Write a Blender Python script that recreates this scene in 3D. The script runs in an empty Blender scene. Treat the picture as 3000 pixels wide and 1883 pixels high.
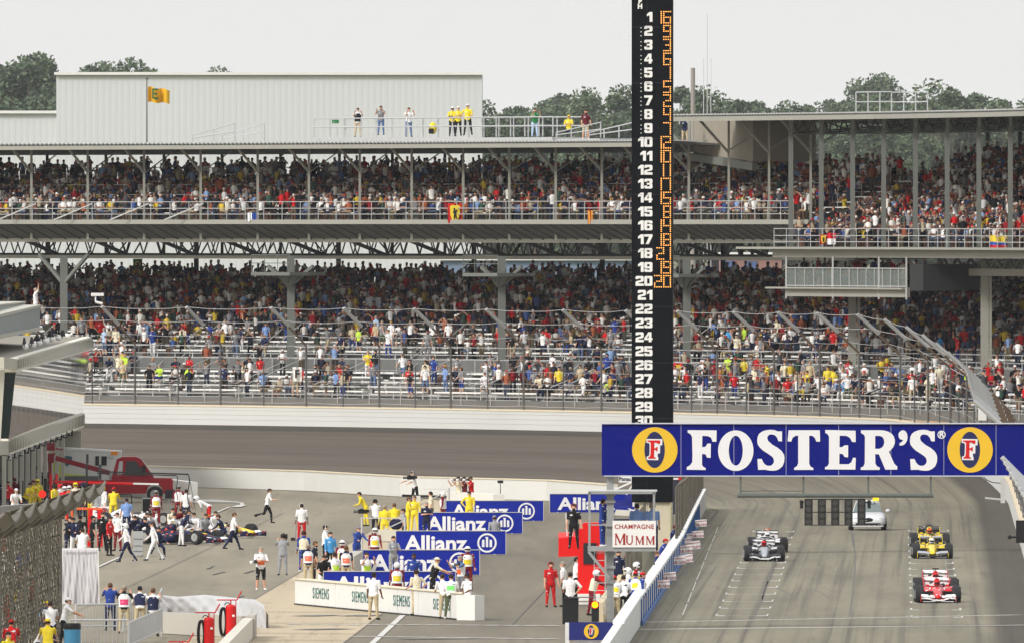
import bpy, bmesh, math, random
import numpy as np
from mathutils import Vector, Matrix, Euler
sc = bpy.context.scene
C = sc.collection
R = math.radians
# ------------------------------------------------------------------ camera, sky, sun, exposure
F, HOR, CAMZ = 64000.0, 650.0, 15.0          # focal length and horizon in photo pixels (3000 wide)
cd = bpy.data.cameras.new('camera'); cam = bpy.data.objects.new('camera', cd); C.objects.link(cam)
cd.sensor_width = 36; cd.lens = 36 * F / 3000; cd.shift_y = (HOR - 941.5) / 3000
cd.clip_start = 5; cd.clip_end = 20000
cam.location = (0, 0, CAMZ); cam.rotation_euler = (R(90), 0, 0)
sc.camera = cam
w = bpy.data.worlds.new('World'); sc.world = w; w.use_nodes = True
nt = w.node_tree; nt.nodes.clear()
N = nt.nodes.new
out = N('ShaderNodeOutputWorld'); add = N('ShaderNodeAddShader')
b1 = N('ShaderNodeBackground'); b2 = N('ShaderNodeBackground')
sky = N('ShaderNodeTexSky'); sky.sky_type = 'NISHITA'; sky.sun_disc = False
SUN_EL, SUN_AZ = 37, 228
sky.sun_elevation = R(SUN_EL); sky.sun_rotation = R(SUN_AZ); sky.dust_density = 6; sky.air_density = 1.0
b1.inputs[1].default_value = 0.05
tc = N('ShaderNodeTexCoord'); sx = N('ShaderNodeSeparateXYZ'); cr = N('ShaderNodeValToRGB')
nt.links.new(tc.outputs['Generated'], sx.inputs[0]); nt.links.new(sx.outputs[2], cr.inputs[0])
nt.links.new(cr.outputs[0], b2.inputs[0]); nt.links.new(sky.outputs[0], b1.inputs[0])
e = cr.color_ramp.elements
e[0].position = 0.0; e[0].color = (0.88, 0.88, 0.865, 1)
e[1].position = 0.75; e[1].color = (1.0, 1.0, 1.0, 1); m0 = e.new(.10); m0.color = (.50, .50, .495, 1); m1 = e.new(.3); m1.color = (.62, .62, .62, 1)
b2.inputs[1].default_value = 1.0
nt.links.new(b1.outputs[0], add.inputs[0]); nt.links.new(b2.outputs[0], add.inputs[1])
nt.links.new(add.outputs[0], out.inputs[0])
sd = bpy.data.lights.new('sun', 'SUN'); sd.energy = 2.2; sd.angle = R(11); sd.color = (1, .985, .955)
so = bpy.data.objects.new('sun', sd); C.objects.link(so)
# light comes from behind and to the left of the camera, high up
so.rotation_euler = (R(90 - SUN_EL), 0, R(-(180 - SUN_AZ) - 0) * -1 + R(0))
so.rotation_euler = Vector((math.sin(R(SUN_AZ)), math.cos(R(SUN_AZ)), math.tan(R(SUN_EL)))).to_track_quat('Z', 'Y').to_euler()
sc.view_settings.view_transform = 'Standard'; sc.view_settings.look = 'None'
sc.view_settings.exposure = 0.0; sc.view_settings.gamma = 1
sc.cycles.max_bounces = 5; sc.cycles.diffuse_bounces = 2; sc.cycles.glossy_bounces = 2
sc.cycles.volume_bounces = 0; sc.cycles.transparent_max_bounces = 8
sc.cycles.use_denoising = True
rnd = random.Random(7); HAZE = 2.3e-5
# ------------------------------------------------------------------ helpers
def P(px, py, d): return Vector(((px - 1500) * d / F, d, CAMZ - (py - HOR) * d / F))
def G(px, py, z=0.0):
    d = F * (CAMZ - z) / (py - HOR); return Vector(((px - 1500) * d / F, d, z))
def S(py): return (py - HOR) / CAMZ                    # pixels per metre for a thing standing on flat ground at row py
_mats = {}
def M(col, rough=.65, var=.12, scale=2.0, metal=0.0, emit=0.0, key=None, spec=.3, decal=None):
    k = (tuple(round(c, 3) for c in col), rough, var, scale, metal, emit, key, spec, decal)
    if k in _mats: return _mats[k]
    m = bpy.data.materials.new('mat_%d' % len(_mats)); m.use_nodes = True
    t = m.node_tree; b = t.nodes['Principled BSDF']
    b.inputs['Roughness'].default_value = rough; b.inputs['Metallic'].default_value = metal
    b.inputs['Specular IOR Level'].default_value = spec
    c4 = (*col, 1)
    if var > 0:
        tcn = t.nodes.new('ShaderNodeTexCoord'); n = t.nodes.new('ShaderNodeTexNoise')
        n.inputs['Scale'].default_value = scale; n.inputs['Detail'].default_value = 4
        mx = t.nodes.new('ShaderNodeMix'); mx.data_type = 'RGBA'
        mx.inputs['A'].default_value = tuple(c * (1 - var) for c in col) + (1,)
        mx.inputs['B'].default_value = tuple(min(1, c * (1 + var)) for c in col) + (1,)
        t.links.new(tcn.outputs['Object'], n.inputs['Vector']); t.links.new(n.outputs['Fac'], mx.inputs['Factor'])
        last = mx.outputs['Result']
        if decal:
            dc, ds, dt = decal; mp = t.nodes.new('ShaderNodeMapping'); mp.inputs['Scale'].default_value = (ds, ds, ds * 2.2); n2 = t.nodes.new('ShaderNodeTexNoise'); n2.inputs['Scale'].default_value = 1; n2.inputs['Detail'].default_value = 1
            mr = t.nodes.new('ShaderNodeMapRange'); mr.inputs[1].default_value = dt; mr.inputs[2].default_value = dt + .012; m2 = t.nodes.new('ShaderNodeMix'); m2.data_type = 'RGBA'; m2.inputs['B'].default_value = (*dc, 1)
            t.links.new(tcn.outputs['Object'], mp.inputs[0]); t.links.new(mp.outputs[0], n2.inputs['Vector']); t.links.new(n2.outputs['Fac'], mr.inputs[0]); t.links.new(mr.outputs[0], m2.inputs['Factor']); t.links.new(last, m2.inputs['A']); last = m2.outputs['Result']
        t.links.new(last, b.inputs['Base Color'])
    else: b.inputs['Base Color'].default_value = c4
    if emit:
        b.inputs['Emission Color'].default_value = c4; b.inputs['Emission Strength'].default_value = emit
    _mats[k] = m; return m
def sRGB(r, g, b): return tuple(((c / 255 + .055) / 1.055) ** 2.4 if c > 10 else c / 3294 for c in (r, g, b))
WHITE = M((.78, .78, .76)); PAINT = M((.74, .74, .70), var=.06, scale=.6)
GREY = M((.30, .31, .31), rough=.5); DGREY = M((.09, .095, .1)); BLACK = M((.012, .012, .014), rough=.5)
STEEL = M((.40, .41, .40), rough=.4, metal=.3); LSTEEL = M((.55, .56, .56), rough=.4, metal=.3)
BLUE = M(sRGB(28, 38, 130), rough=.5, var=.05); RED = M(sRGB(205, 20, 22), rough=.4, var=.06)
TYRE = M((.022, .022, .024), rough=.75, var=.2); YEL = M(sRGB(232, 200, 40), rough=.4, var=.06)
CONC = M((.46, .44, .39), rough=.9, var=.12, scale=.5)
def frame(d):
    d = d.normalized(); a = Vector((0, 0, 1)) if abs(d.z) < .95 else Vector((0, 1, 0))
    s = d.cross(a).normalized(); return s, s.cross(d).normalized()
class MB:
    def __init__(s): s.v = []; s.f = []; s.m = []; s.cur = 0
    def ad(s, vs, fs):
        o = len(s.v); s.v += [tuple(v) for v in vs]
        for f in fs: s.f.append(tuple(i + o for i in f)); s.m.append(s.cur)
        return s
    def box(s, c, size, rz=0, rx=0):
        c = Vector(c); h = Vector(size) / 2; r = Matrix.Rotation(rz, 3, 'Z') @ Matrix.Rotation(rx, 3, 'X')
        vs = [c + r @ Vector((x * h.x, y * h.y, z * h.z)) for x in (-1, 1) for y in (-1, 1) for z in (-1, 1)]
        return s.ad(vs, [(0, 1, 3, 2), (4, 6, 7, 5), (0, 4, 5, 1), (2, 3, 7, 6), (0, 2, 6, 4), (1, 5, 7, 3)])
    def beam(s, p, q, wd, ht=None):
        p, q = Vector(p), Vector(q); ht = ht or wd; a, b = frame(q - p); a = a * wd / 2; b = b * ht / 2
        vs = [x + i * a + j * b for x in (p, q) for i, j in ((-1, -1), (1, -1), (1, 1), (-1, 1))]
        return s.ad(vs, [(3, 2, 1, 0), (4, 5, 6, 7)] + [(i, (i + 1) % 4, (i + 1) % 4 + 4, i + 4) for i in range(4)])
    def tube(s, p, q, r, r2=None, n=8, cap=True):
        p, q = Vector(p), Vector(q); r2 = r if r2 is None else r2; a, b = frame(q - p)
        return s.loft([[p + r * (a * math.cos(t) + b * math.sin(t)) for t in [2 * math.pi * i / n for i in range(n)]],
                       [q + r2 * (a * math.cos(t) + b * math.sin(t)) for t in [2 * math.pi * i / n for i in range(n)]]], cap)
    def path(s, pts, r, n=6):
        for a, b in zip(pts[:-1], pts[1:]): s.tube(a, b, r, n=n)
        return s
    def loft(s, rings, cap=True, closed=True):
        n = len(rings[0]); vs = [v for g in rings for v in g]; fs = []
        for k in range(len(rings) - 1):
            for i in range(n if closed else n - 1):
                j = (i + 1) % n; fs.append((k * n + i, k * n + j, (k + 1) * n + j, (k + 1) * n + i))
        if cap: fs += [tuple(range(n - 1, -1, -1)), tuple(range((len(rings) - 1) * n, len(rings) * n))]
        return s.ad(vs, fs)
    def prism(s, poly, axis, t0, t1):       # poly in the two other axes, extruded along axis
        def mk(a, t): return {'x': (t, a[0], a[1]), 'y': (a[0], t, a[1]), 'z': (a[0], a[1], t)}[axis]
        return s.loft([[mk(a, t0) for a in poly], [mk(a, t1) for a in poly]])
    def ball(s, c, r, n=10, k=6, sc3=(1, 1, 1)):
        c = Vector(c)
        return s.loft([[c + Vector((r * sc3[0] * math.sin(p) * math.cos(t), r * sc3[1] * math.sin(p) * math.sin(t), r * sc3[2] * math.cos(p)))
                        for t in [2 * math.pi * i / n for i in range(n)]] for p in [math.pi * (j + .02) / (k + .04) for j in range(k + 1)]])
    def build(s, name, mats, parent=None, smooth=False, world=False, label=None, loc=None, rz=0, uv=None):
        me = bpy.data.meshes.new(name)
        v = s.v
        if world and parent is not None:
            l = Vector((0, 0, 0)); pp = parent
            while pp is not None: l = l + pp.location; pp = pp.parent
            v = [(a[0] - l.x, a[1] - l.y, a[2] - l.z) for a in v]
        if loc is not None and world: v = [(a[0] - loc[0], a[1] - loc[1], a[2] - loc[2]) for a in v]
        me.from_pydata(v, [], s.f)
        if not isinstance(mats, (list, tuple)): mats = [mats]
        for m in mats: me.materials.append(m)
        if any(s.m): me.polygons.foreach_set('material_index', s.m)
        if smooth: me.polygons.foreach_set('use_smooth', [True] * len(s.f))
        me.update()
        bm = bmesh.new(); bm.from_mesh(me); bmesh.ops.recalc_face_normals(bm, faces=bm.faces); bm.to_mesh(me); bm.free()
        o = bpy.data.objects.new(name, me); C.objects.link(o)
        if parent is not None: o.parent = parent
        if loc is not None: o.location = loc
        o.rotation_euler.z = rz
        if label: o['label'] = label
        return o
def tag(o, label=None, cat=None, group=None, kind=None):
    if label: o['label'] = label
    if cat: o['category'] = cat
    if group: o['group'] = group
    if kind: o['kind'] = kind
    return o
def thing(name, label, cat, loc=(0, 0, 0), rz=0, group=None):
    o = bpy.data.objects.new(name, None); C.objects.link(o); o.location = loc; o.rotation_euler.z = rz
    o.empty_display_size = .2
    return tag(o, label, cat, group)
def copy_tree(o, parent=None):
    c = o.copy(); C.objects.link(c)
    if parent is not None: c.parent = parent
    for ch in [x for x in o.children]: copy_tree(ch, c)
    return c
# flat lettering: outlines filled and given a little thickness; plane XZ facing -Y
def shape(loops, name, mat, parent, loc=(0, 0, 0), th=.01, rz=0):
    cu = bpy.data.curves.new('tmp', 'CURVE'); cu.dimensions = '2D'; cu.fill_mode = 'BOTH'; cu.extrude = th
    for lp in loops:
        sp = cu.splines.new('POLY'); sp.points.add(len(lp) - 1)
        for i, (x, y) in enumerate(lp): sp.points[i].co = (x, y, 0, 1)
        sp.use_cyclic_u = True
    return _cv(cu, name, mat, parent, loc, rz)
def _cv(cu, name, mat, parent, loc, rz, sx=1, key=None):
    t = bpy.data.objects.new('tmp', cu); C.objects.link(t)
    me = bpy.data.meshes.new_from_object(t.evaluated_get(bpy.context.evaluated_depsgraph_get()))
    bpy.data.objects.remove(t)
    me.transform(Matrix.Scale(sx, 4, (1, 0, 0))); me.transform(Matrix.Rotation(R(90), 4, 'X'))
    me.materials.clear(); me.materials.append(mat)
    return place(me, name, parent, loc, rz)
def place(me, name, parent, loc, rz=0):
    me.name = name; o = bpy.data.objects.new(name, me); C.objects.link(o)
    if parent is not None: o.parent = parent
    o.location = loc; o.rotation_euler.z = rz; return o
_txt = {}
def text(s, size, name, mat, parent, loc, bold=.0, sx=1, align='CENTER', th=.006, rz=0, spacing=1.0, shear=0):
    k = (s, size, bold, sx, align, th, mat.name, spacing, shear)
    if k in _txt: return place(_txt[k], name, parent, loc, rz)
    cu = bpy.data.curves.new('tmp', 'FONT'); cu.body = s; cu.size = size; cu.align_x = align; cu.align_y = 'CENTER'
    cu.offset = bold; cu.extrude = th; cu.space_character = spacing; cu.shear = shear
    cu.resolution_u = 3
    o = _cv(cu, name, mat, parent, loc, rz, sx); _txt[k] = o.data; return o
def ell(cx, cy, rx, ry, n=40): return [(cx + rx * math.cos(2 * math.pi * i / n), cy + ry * math.sin(2 * math.pi * i / n)) for i in range(n)]
# ------------------------------------------------------------------ the turn: everything beyond follows the outer wall
HD = .0191; RW = 256.0
CX, CY = 26.4 - RW * math.cos(HD), 1161 + RW * math.sin(HD)
def W(t, off, z=0.0):           # t metres along the wall past the end of the straight, off metres outward from its face
    if t < 0: return Vector((26.4 + HD * t + off, 1161 + t - HD * off, z))
    a = t / RW - HD; r = RW + off
    return Vector((CX + r * math.cos(a), CY + r * math.sin(a), z))
def Wn(t):
    a = (t / RW - HD) if t > 0 else -HD
    return Vector((math.cos(a), math.sin(a), 0))
def bank(t):
    k = max(0, min(1, t / 60)); return 2.85 * k * k * (3 - 2 * k)
def wpx(t, off): p = W(t, off); return 1500 + F * p.x / p.y
def tpx(px, off=0.0, lo=-350.0, hi=300.0):
    for _ in range(40):
        m = (lo + hi) / 2
        if wpx(m, off) > px: lo = m
        else: hi = m
    return m
def sweep(mb, prof, ts, closed=True, zf=None):
    zf = zf or (lambda t: 0)
    return mb.loft([[W(t, o, z + zf(t)) for o, z in prof] for t in ts], cap=closed, closed=closed)
def trange(a, b, st): n = max(1, round(abs(b - a) / st)); return [a + (b - a) * i / n for i in range(n + 1)]
# ------------------------------------------------------------------ ground, track, pit lane
def uvmat(kind):
    m = bpy.data.materials.new(kind); m.use_nodes = True; t = m.node_tree; b = t.nodes['Principled BSDF']; L = t.links.new
    b.inputs['Roughness'].default_value = .85; b.inputs['Specular IOR Level'].default_value = .15
    src = t.nodes.new('ShaderNodeUVMap') if kind == 'track' else t.nodes.new('ShaderNodeTexCoord')
    vec = src.outputs[0] if kind == 'track' else src.outputs['Object']
    def noise(sc3, det=5, rough=.6, rot=0):
        mp = t.nodes.new('ShaderNodeMapping'); mp.inputs['Scale'].default_value = sc3; mp.inputs['Rotation'].default_value = (0, 0, rot)
        n = t.nodes.new('ShaderNodeTexNoise'); n.inputs['Scale'].default_value = 1; n.inputs['Detail'].default_value = det
        n.inputs['Roughness'].default_value = rough
        L(vec, mp.inputs[0]); L(mp.outputs[0], n.inputs['Vector']); return n.outputs['Fac']
    def ramp(x, a, b2, c0, c1):
        r = t.nodes.new('ShaderNodeMapRange'); r.inputs[1].default_value = a; r.inputs[2].default_value = b2
        r.inputs[3].default_value = c0; r.inputs[4].default_value = c1; L(x, r.inputs[0]); return r.outputs[0]
    def mul(x, y):
        r = t.nodes.new('ShaderNodeMath'); r.operation = 'MULTIPLY'
        for i, q in enumerate((x, y)):
            if isinstance(q, (int, float)): r.inputs[i].default_value = q
            else: L(q, r.inputs[i])
        return r.outputs[0]
    def mix(fac, a, b3):
        r = t.nodes.new('ShaderNodeMix'); r.data_type = 'RGBA'
        if isinstance(fac, float): r.inputs['Factor'].default_value = fac
        else: L(fac, r.inputs['Factor'])
        for nm, q in (('A', a), ('B', b3)):
            if isinstance(q, tuple): r.inputs[nm].default_value = (*q, 1)
            else: L(q, r.inputs[nm])
        return r.outputs['Result']
    if kind == 'track':       # uv = (metres along the lap, metres across)
        base = mix(ramp(noise((.02, .35, 1), 4), .3, .7, 0, 1), sRGB(*TRK[0]), sRGB(*TRK[1]))
        sepn = t.nodes.new('ShaderNodeSeparateXYZ'); L(vec, sepn.inputs[0])
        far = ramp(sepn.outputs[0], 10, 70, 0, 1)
        base = mix(far, base, mix(ramp(noise((.015, .5, 1), 4), .3, .7, 0, 1), sRGB(*TRK[2]), sRGB(*TRK[3])))  # banked turn darkened, its glancing light is put into the asphalt colour
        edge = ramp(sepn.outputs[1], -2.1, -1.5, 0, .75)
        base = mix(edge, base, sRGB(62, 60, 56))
        st = ramp(noise((.006, 2.6, 1), 3, .5), .52, .70, 0, .55)
        base = mix(st, base, (.05, .047, .045))
        sk = ramp(noise((.05, 1.5, 1), 6, .75), .55, .74, 0, .5)
        base = mix(sk, base, (.06, .055, .052))
        gr = ramp(noise((.35, .05, 1), 4, .7), .56, .72, 0, .26)
        base = mix(gr, base, (.09, .085, .075))
        wv = t.nodes.new('ShaderNodeTexWave'); wv.wave_type = 'BANDS'; wv.bands_direction = 'Y'
        mp = t.nodes.new('ShaderNodeMapping'); mp.inputs['Scale'].default_value = (.01, .33, 1)
        wv.inputs['Scale'].default_value = 1; wv.inputs['Distortion'].default_value = 1.2; wv.inputs['Detail'].default_value = 3
        L(vec, mp.inputs[0]); L(mp.outputs[0], wv.inputs['Vector'])
        base = mix(ramp(wv.outputs['Fac'], .72, 1, 0, .16), base, (.07, .062, .058))
    else:
        c = {'pit': (TRK[4], TRK[5]), 'apron': (TRK[6], TRK[7]), 'strip': (TRK[8], TRK[9]), 'land': ((92, 98, 66), (120, 116, 84))}[kind]
        base = mix(ramp(noise((.3, .012, 1), 5, .6, .0174), .32, .68, 0, 1), sRGB(*c[0]), sRGB(*c[1]))
        if kind != 'land':
            st = ramp(noise((1.3, .02, 1), 5, .7, .0174), .55, .72, 0, .38)
            base = mix(st, base, (.10, .09, .08))
            pt = ramp(noise((.12, .03, 1), 6, .8), .56, .68, 0, .3)
            base = mix(pt, base, (.12, .11, .10))
    L(base, b.inputs['Base Color']); return m
TRK = [(115, 111, 97), (140, 134, 116), (87, 81, 74), (107, 99, 89), (107, 102, 90), (130, 123, 108),
       (124, 118, 103), (150, 142, 124), (172, 158, 134), (192, 178, 152)]
def sheet(name, pts, mat, z=0.0):
    me = bpy.data.meshes.new(name); me.from_pydata([(x, y, z) for x, y in pts], [], [tuple(range(len(pts)))]); me.materials.append(mat)
    o = bpy.data.objects.new(name, me); C.objects.link(o); return tag(o, kind='structure')
def A(a, d, z=0): return Vector((a + .01744 * d, d, z))      # a = metres right of the line of sight's own lane, d = distance
sheet('ground', [(-6000, -500), (6000, -500), (6000, 12000), (-6000, 12000)], uvmat('land'), -.25)
sheet('paddock_apron', [A(-90, 500)[:2], A(-9, 500)[:2], A(-9, 1150)[:2], (30, 1200), (0, 1330), (-90, 1400)], uvmat('apron'), -.03)
sheet('concrete_strip', [A(-25.4, 560)[:2], A(-19.6, 560)[:2], A(-19.6, 1185)[:2], A(-25.4, 1185)[:2]], uvmat('strip'), -.015)
sheet('pit_lane', [A(-19.6, 560)[:2], A(-8.8, 560)[:2], A(-8.8, 1240)[:2], A(-19.6, 1240)[:2]], uvmat('pit'), -.012)
mb = MB(); offs = [-30, -24, -18.3, -14, -10, -5, 0.05]; ts = trange(-600, 0, 40) + trange(4, 260, 4)
rows = []
for t in ts:
    row = []
    for o in offs:
        oo = o if t > -5 else max(o, -15.9)
        k = max(0, min(1, (oo + 18.3) / 18.3)); row.append(W(t, oo, .005 + bank(t) * k if t > 0 else .005))
    rows.append(row)
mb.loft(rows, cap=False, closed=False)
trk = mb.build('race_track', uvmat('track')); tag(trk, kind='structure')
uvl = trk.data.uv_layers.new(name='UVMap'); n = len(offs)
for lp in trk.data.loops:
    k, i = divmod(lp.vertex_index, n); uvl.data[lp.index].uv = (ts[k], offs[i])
# painted markings
mk = MB()
def stripe(p, q, wd, z=.012):
    p, q = Vector(p), Vector(q); s = (q - p).normalized().cross(Vector((0, 0, 1))) * wd / 2
    mk.ad([(v.x, v.y, z) for v in (p - s, p + s, q + s, q - s)], [(0, 1, 2, 3)])
def dotted(p, q, wd, n, fill=.6):
    for i in range(n):
        a = i / n; stripe(p.lerp(q, a), p.lerp(q, a + fill / n), wd)
for (xl, yy, xr) in [(2096, 1803, 2246), (2106, 1781, 2254), (2116, 1761, 2261), (2125, 1740, 2268), (2134, 1720, 2274), (2143, 1701, 2281),
                     (2151, 1683, 2287), (2159, 1664, 2293), (2167, 1648, 2299), (2175, 1632, 2305), (2190, 1596, 2312), (2200, 1575, 2318), (2205, 1557, 2323)]:
    p, q = G(xl, yy), G(xr, yy)
    for a, s in ((p, 1), (q, -1)):
        stripe(a, a + Vector((.36 * s, 0, 0)), 1.3); stripe(a + Vector((0, -.6, 0)), a + Vector((.1, 4.0, 0)), .06)
    if yy > 1650: dotted(p, q, .22, 1, 1)
for (xl, yy, xr) in [(2669, 1808, 2817), (2668, 1786, 2812), (2668, 1766, 2808), (2667, 1746, 2806), (2666, 1724, 2803), (2666, 1705, 2800),
                     (2665, 1686, 2797), (2664, 1667, 2793), (2664, 1650, 2790), (2663, 1633, 2787), (2662, 1615, 2784), (2661, 1597, 2781), (2661, 1575, 2779), (2661, 1555, 2777)]:
    p, q = G(xl, yy), G(xr, yy)
    for a, s in ((p, 1), (q, -1)):
        stripe(a, a + Vector((.3 * s, 0, 0)), 1.1); stripe(a + Vector((0, -.6, 0)), a + Vector((.1, 4.0, 0)), .08)
    dotted(p, q, .16, 1, 1)
stripe(G(1868, 1843), G(3010, 1830), .75)
dotted(G(1880, 1822), G(2990, 1800), .7, 36, .7)
stripe(G(1090, 1884), G(1180, 1801), .22)
dotted(G(840, 1827), G(1650, 1832), .8, 14, .8); dotted(G(1030, 1863), G(1640, 1871), .8, 10, .8)
stripe(G(287, 1660), G(348, 1632), .13); stripe(G(612, 1510), G(672, 1484), .13); dotted(G(576, 1463), G(665, 1471), 2.2, 5, .7)
stripe(G(690, 1472), G(708, 1472), 1.5); stripe(G(708, 1472), G(710, 1478), .2); stripe(G(710, 1478), G(692, 1484), .5)
dotted(G(2000, 1800), G(2105, 1540), .035, 9, .85)
tag(mk.build('painted_marking', M((.58, .57, .53), rough=.7, var=.35, scale=2)), kind='structure')
jt = MB(); jt2 = []
def joint(pts, wd):
    for p, q in zip(pts[:-1], pts[1:]):
        p, q = Vector(p), Vector(q); s = (q - p).normalized().cross(Vector((0, 0, 1))) * wd / 2
        jt.ad([(v.x, v.y, .009) for v in (p - s, p + s, q + s, q - s)], [(0, 1, 2, 3)])
for a, y0, y1 in ((-38.5, 1500, 1884), (-31.5, 1500, 1884), (-25.42, 1470, 1884), (-19.6, 1690, 1884), (-14.2, 1500, 1830), (-46, 1500, 1700)):
    d0, d1 = F * 15 / (y1 - 650), F * 15 / (y0 - 650); joint([A(a, d0), A(a, d1)], .035)
for y in (1790, 1822, 1852, 1872): joint([G(2616 - 1.693 * (y - 650), y), G(2616 - 1.31 * (y - 650), y + 3)], .3)
for pts in ([(2262, 1452), (2300, 1480), (2330, 1520)], [(2080, 1470), (2215, 1500), (2240, 1512)], [(2300, 1400), (2420, 1430), (2480, 1500), (2500, 1600)],
            [(2560, 1400), (2660, 1440), (2720, 1530)], [(2620, 1395), (2800, 1440), (2880, 1560)], [(2250, 1700), (2236, 1738), (2235, 1766)], [(2290, 1560), (2262, 1660), (2230, 1760), (2180, 1850)], [(2500, 1560), (2505, 1660), (2490, 1800)]):
    jt2.append([G(*q) for q in pts])
tag(jt.build('pavement_joint', M((.14, .13, .12), rough=.9, var=.3, scale=1)), kind='structure')
jt = MB()
for x, y, l_ in ((640, 1672, 36), (730, 1668, 28), (615, 1655, 14), (700, 1742, 20), (560, 1560, 25)): joint([G(x - l_ / 2, y + 9), G(x + l_ / 2, y)], .16)
for x, y, l_ in ((1300, 1868, 240), (950, 1840, 130), (930, 1800, 90), (1060, 1800, 60)): joint([G(x - l_ / 2, y + 3), G(x + l_ / 2, y)], 1.2)
tag(jt.build('ground_stain', M((.215, .203, .182), rough=.9, var=.2, scale=.5)), kind='structure')
jt = MB()
def smooth_path(pts, n=10):
    o = []
    for i in range(len(pts) - 1):
        p0, p1, p2, p3 = pts[max(0, i - 1)], pts[i], pts[i + 1], pts[min(len(pts) - 1, i + 2)]
        for k in range(n): u = k / n; o.append(.5 * ((2 * p1) + (p2 - p0) * u + (2 * p0 - 5 * p1 + 4 * p2 - p3) * u * u + (3 * p1 - p0 - 3 * p2 + p3) * u ** 3))
    return o + [pts[-1]]
for pts in jt2: joint(smooth_path(pts), .06)
for x, y in ((2275, 1722), (2375, 1722)):
    q = smooth_path([G(x, y), G(x + 12, y + 5), G(x + 32, y + 14), G(x + 55, y + 29)]); joint(q[:8], .12); joint(q[7:], .05)
tag(jt.build('skid_mark', M((.135, .128, .118), rough=.9, var=.3, scale=.15)), kind='structure')
# ------------------------------------------------------------------ walls
wl = MB(); tW = trange(-560, 0, 40) + trange(4, 240, 4)
sweep(wl, [(0.0, -.2), (0.0, 1.12), (.35, 1.15), (.35, -.2)], tW, zf=bank)
owall = tag(wl.build('track_wall', M((.585, .59, .57), rough=.7, var=.1, scale=.12)), 'long white concrete outer wall curving round the banked turn below the fence', 'wall')
s_ = MB(); sweep(s_, [(-.03, 1.10), (-.03, 1.17), (.4, 1.2), (.4, 1.1)], tW, zf=bank); s_.build('coping', M(sRGB(222, 208, 180), var=.1, scale=.5), owall)
for k, dz in enumerate((.33, .62, .9)):
    s_ = MB(); sweep(s_, [(-.012, dz), (-.012, dz + .012), (.0, dz + .012), (.0, dz)], [t for t in tW if t > 20], zf=bank)
    s_.build('panel_seam', M((.45, .45, .43), var=.25, scale=.05), owall)
s_ = MB(); sweep(s_, [(.35, 1.0), (.35, 1.02), (3.0, 1.05), (3.0, 1.0)], tW, zf=bank)
tag(s_.build('wall_path', M(sRGB(196, 160, 112), rough=.9, var=.2, scale=.3)), kind='structure')
def wall(pts, h, th, name, mat, label, top=None):
    m_ = MB(); c = Vector(pts[0])
    for p, q in zip(pts[:-1], pts[1:]):
        p, q = Vector(p), Vector(q); d = (q - p).normalized(); n_ = Vector((-d.y, d.x, 0)) * th / 2; hz = Vector((0, 0, h))
        m_.ad([p - n_, p + n_, q + n_, q - n_, p - n_ + hz, p + n_ + hz, q + n_ + hz, q - n_ + hz],
              [(0, 1, 2, 3), (4, 5, 6, 7), (0, 1, 5, 4), (1, 2, 6, 5), (2, 3, 7, 6), (3, 0, 4, 7)])
    return tag(m_.build(name, mat, world=True, loc=c), label, 'wall')
iw = [G(px, py) for px, py in ((180, 1412), (570, 1425), (900, 1436), (1180, 1453), (1470, 1461), (1610, 1465), (1800, 1480))]
w1 = wall(iw, 1.08, .35, 'pit_exit_wall', PAINT, 'white wall between the pits and the banked turn behind the running man')
cp = MB()
for p, q in zip(iw[:-1], iw[1:]): cp.beam(p + Vector((0, 0, 1.1)), q + Vector((0, 0, 1.1)), .42, .06)
cp.build('coping', M(sRGB(226, 214, 186), var=.06), w1, world=True)
dk = MB()
for p, q in zip(iw[3:-1], iw[4:]): dk.beam(p + Vector((0, -.3, .06)), q + Vector((0, -.3, .06)), .1, .12)
dk.build('base_gap', BLACK, w1, world=True)
wall([G(330, 1448), G(500, 1462), G(568, 1471)], 1.1, .4, 'barrier_wall', PAINT, 'short white barrier wall standing just behind the red truck')
# wall between pit lane and the straight
PWA = [(-9.55, 700), (-9.55, 800), (-9.5, 900), (-9.5, 970), (-9.75, 1060), (-9.95, 1143)]
def pwa(d): return float(np.interp(d, [q[1] for q in PWA], [q[0] for q in PWA]))
pw = [A(a, d) for a, d in PWA]
pitw = wall(pw, 1.05, .3, 'pit_wall', PAINT, 'white pit wall running along the left edge of the straight')
m_ = MB()
for d in np.arange(812, 1090, 7.0): m_.beam(A(pwa(d) + .2, d, .1), A(pwa(d) + .2, d, 1.0), .05, .3)
for d in np.arange(812, 1080, 20.0): m_.beam(A(pwa(d) + .22, d, .08), A(pwa(d + 20) + .22, d + 20, .08), .08, .2)
m_.build('blue_railing', M(sRGB(62, 104, 168), rough=.5), pitw, world=True)
m_ = MB(); [m_.beam(A(pwa(d), d, 1.08), A(pwa(d + 21), d + 21, 1.08), .40, .1) for d in range(760, 1122, 21)]; m_.build('coping', M((.86, .86, .84), var=.05), pitw, world=True)
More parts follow.
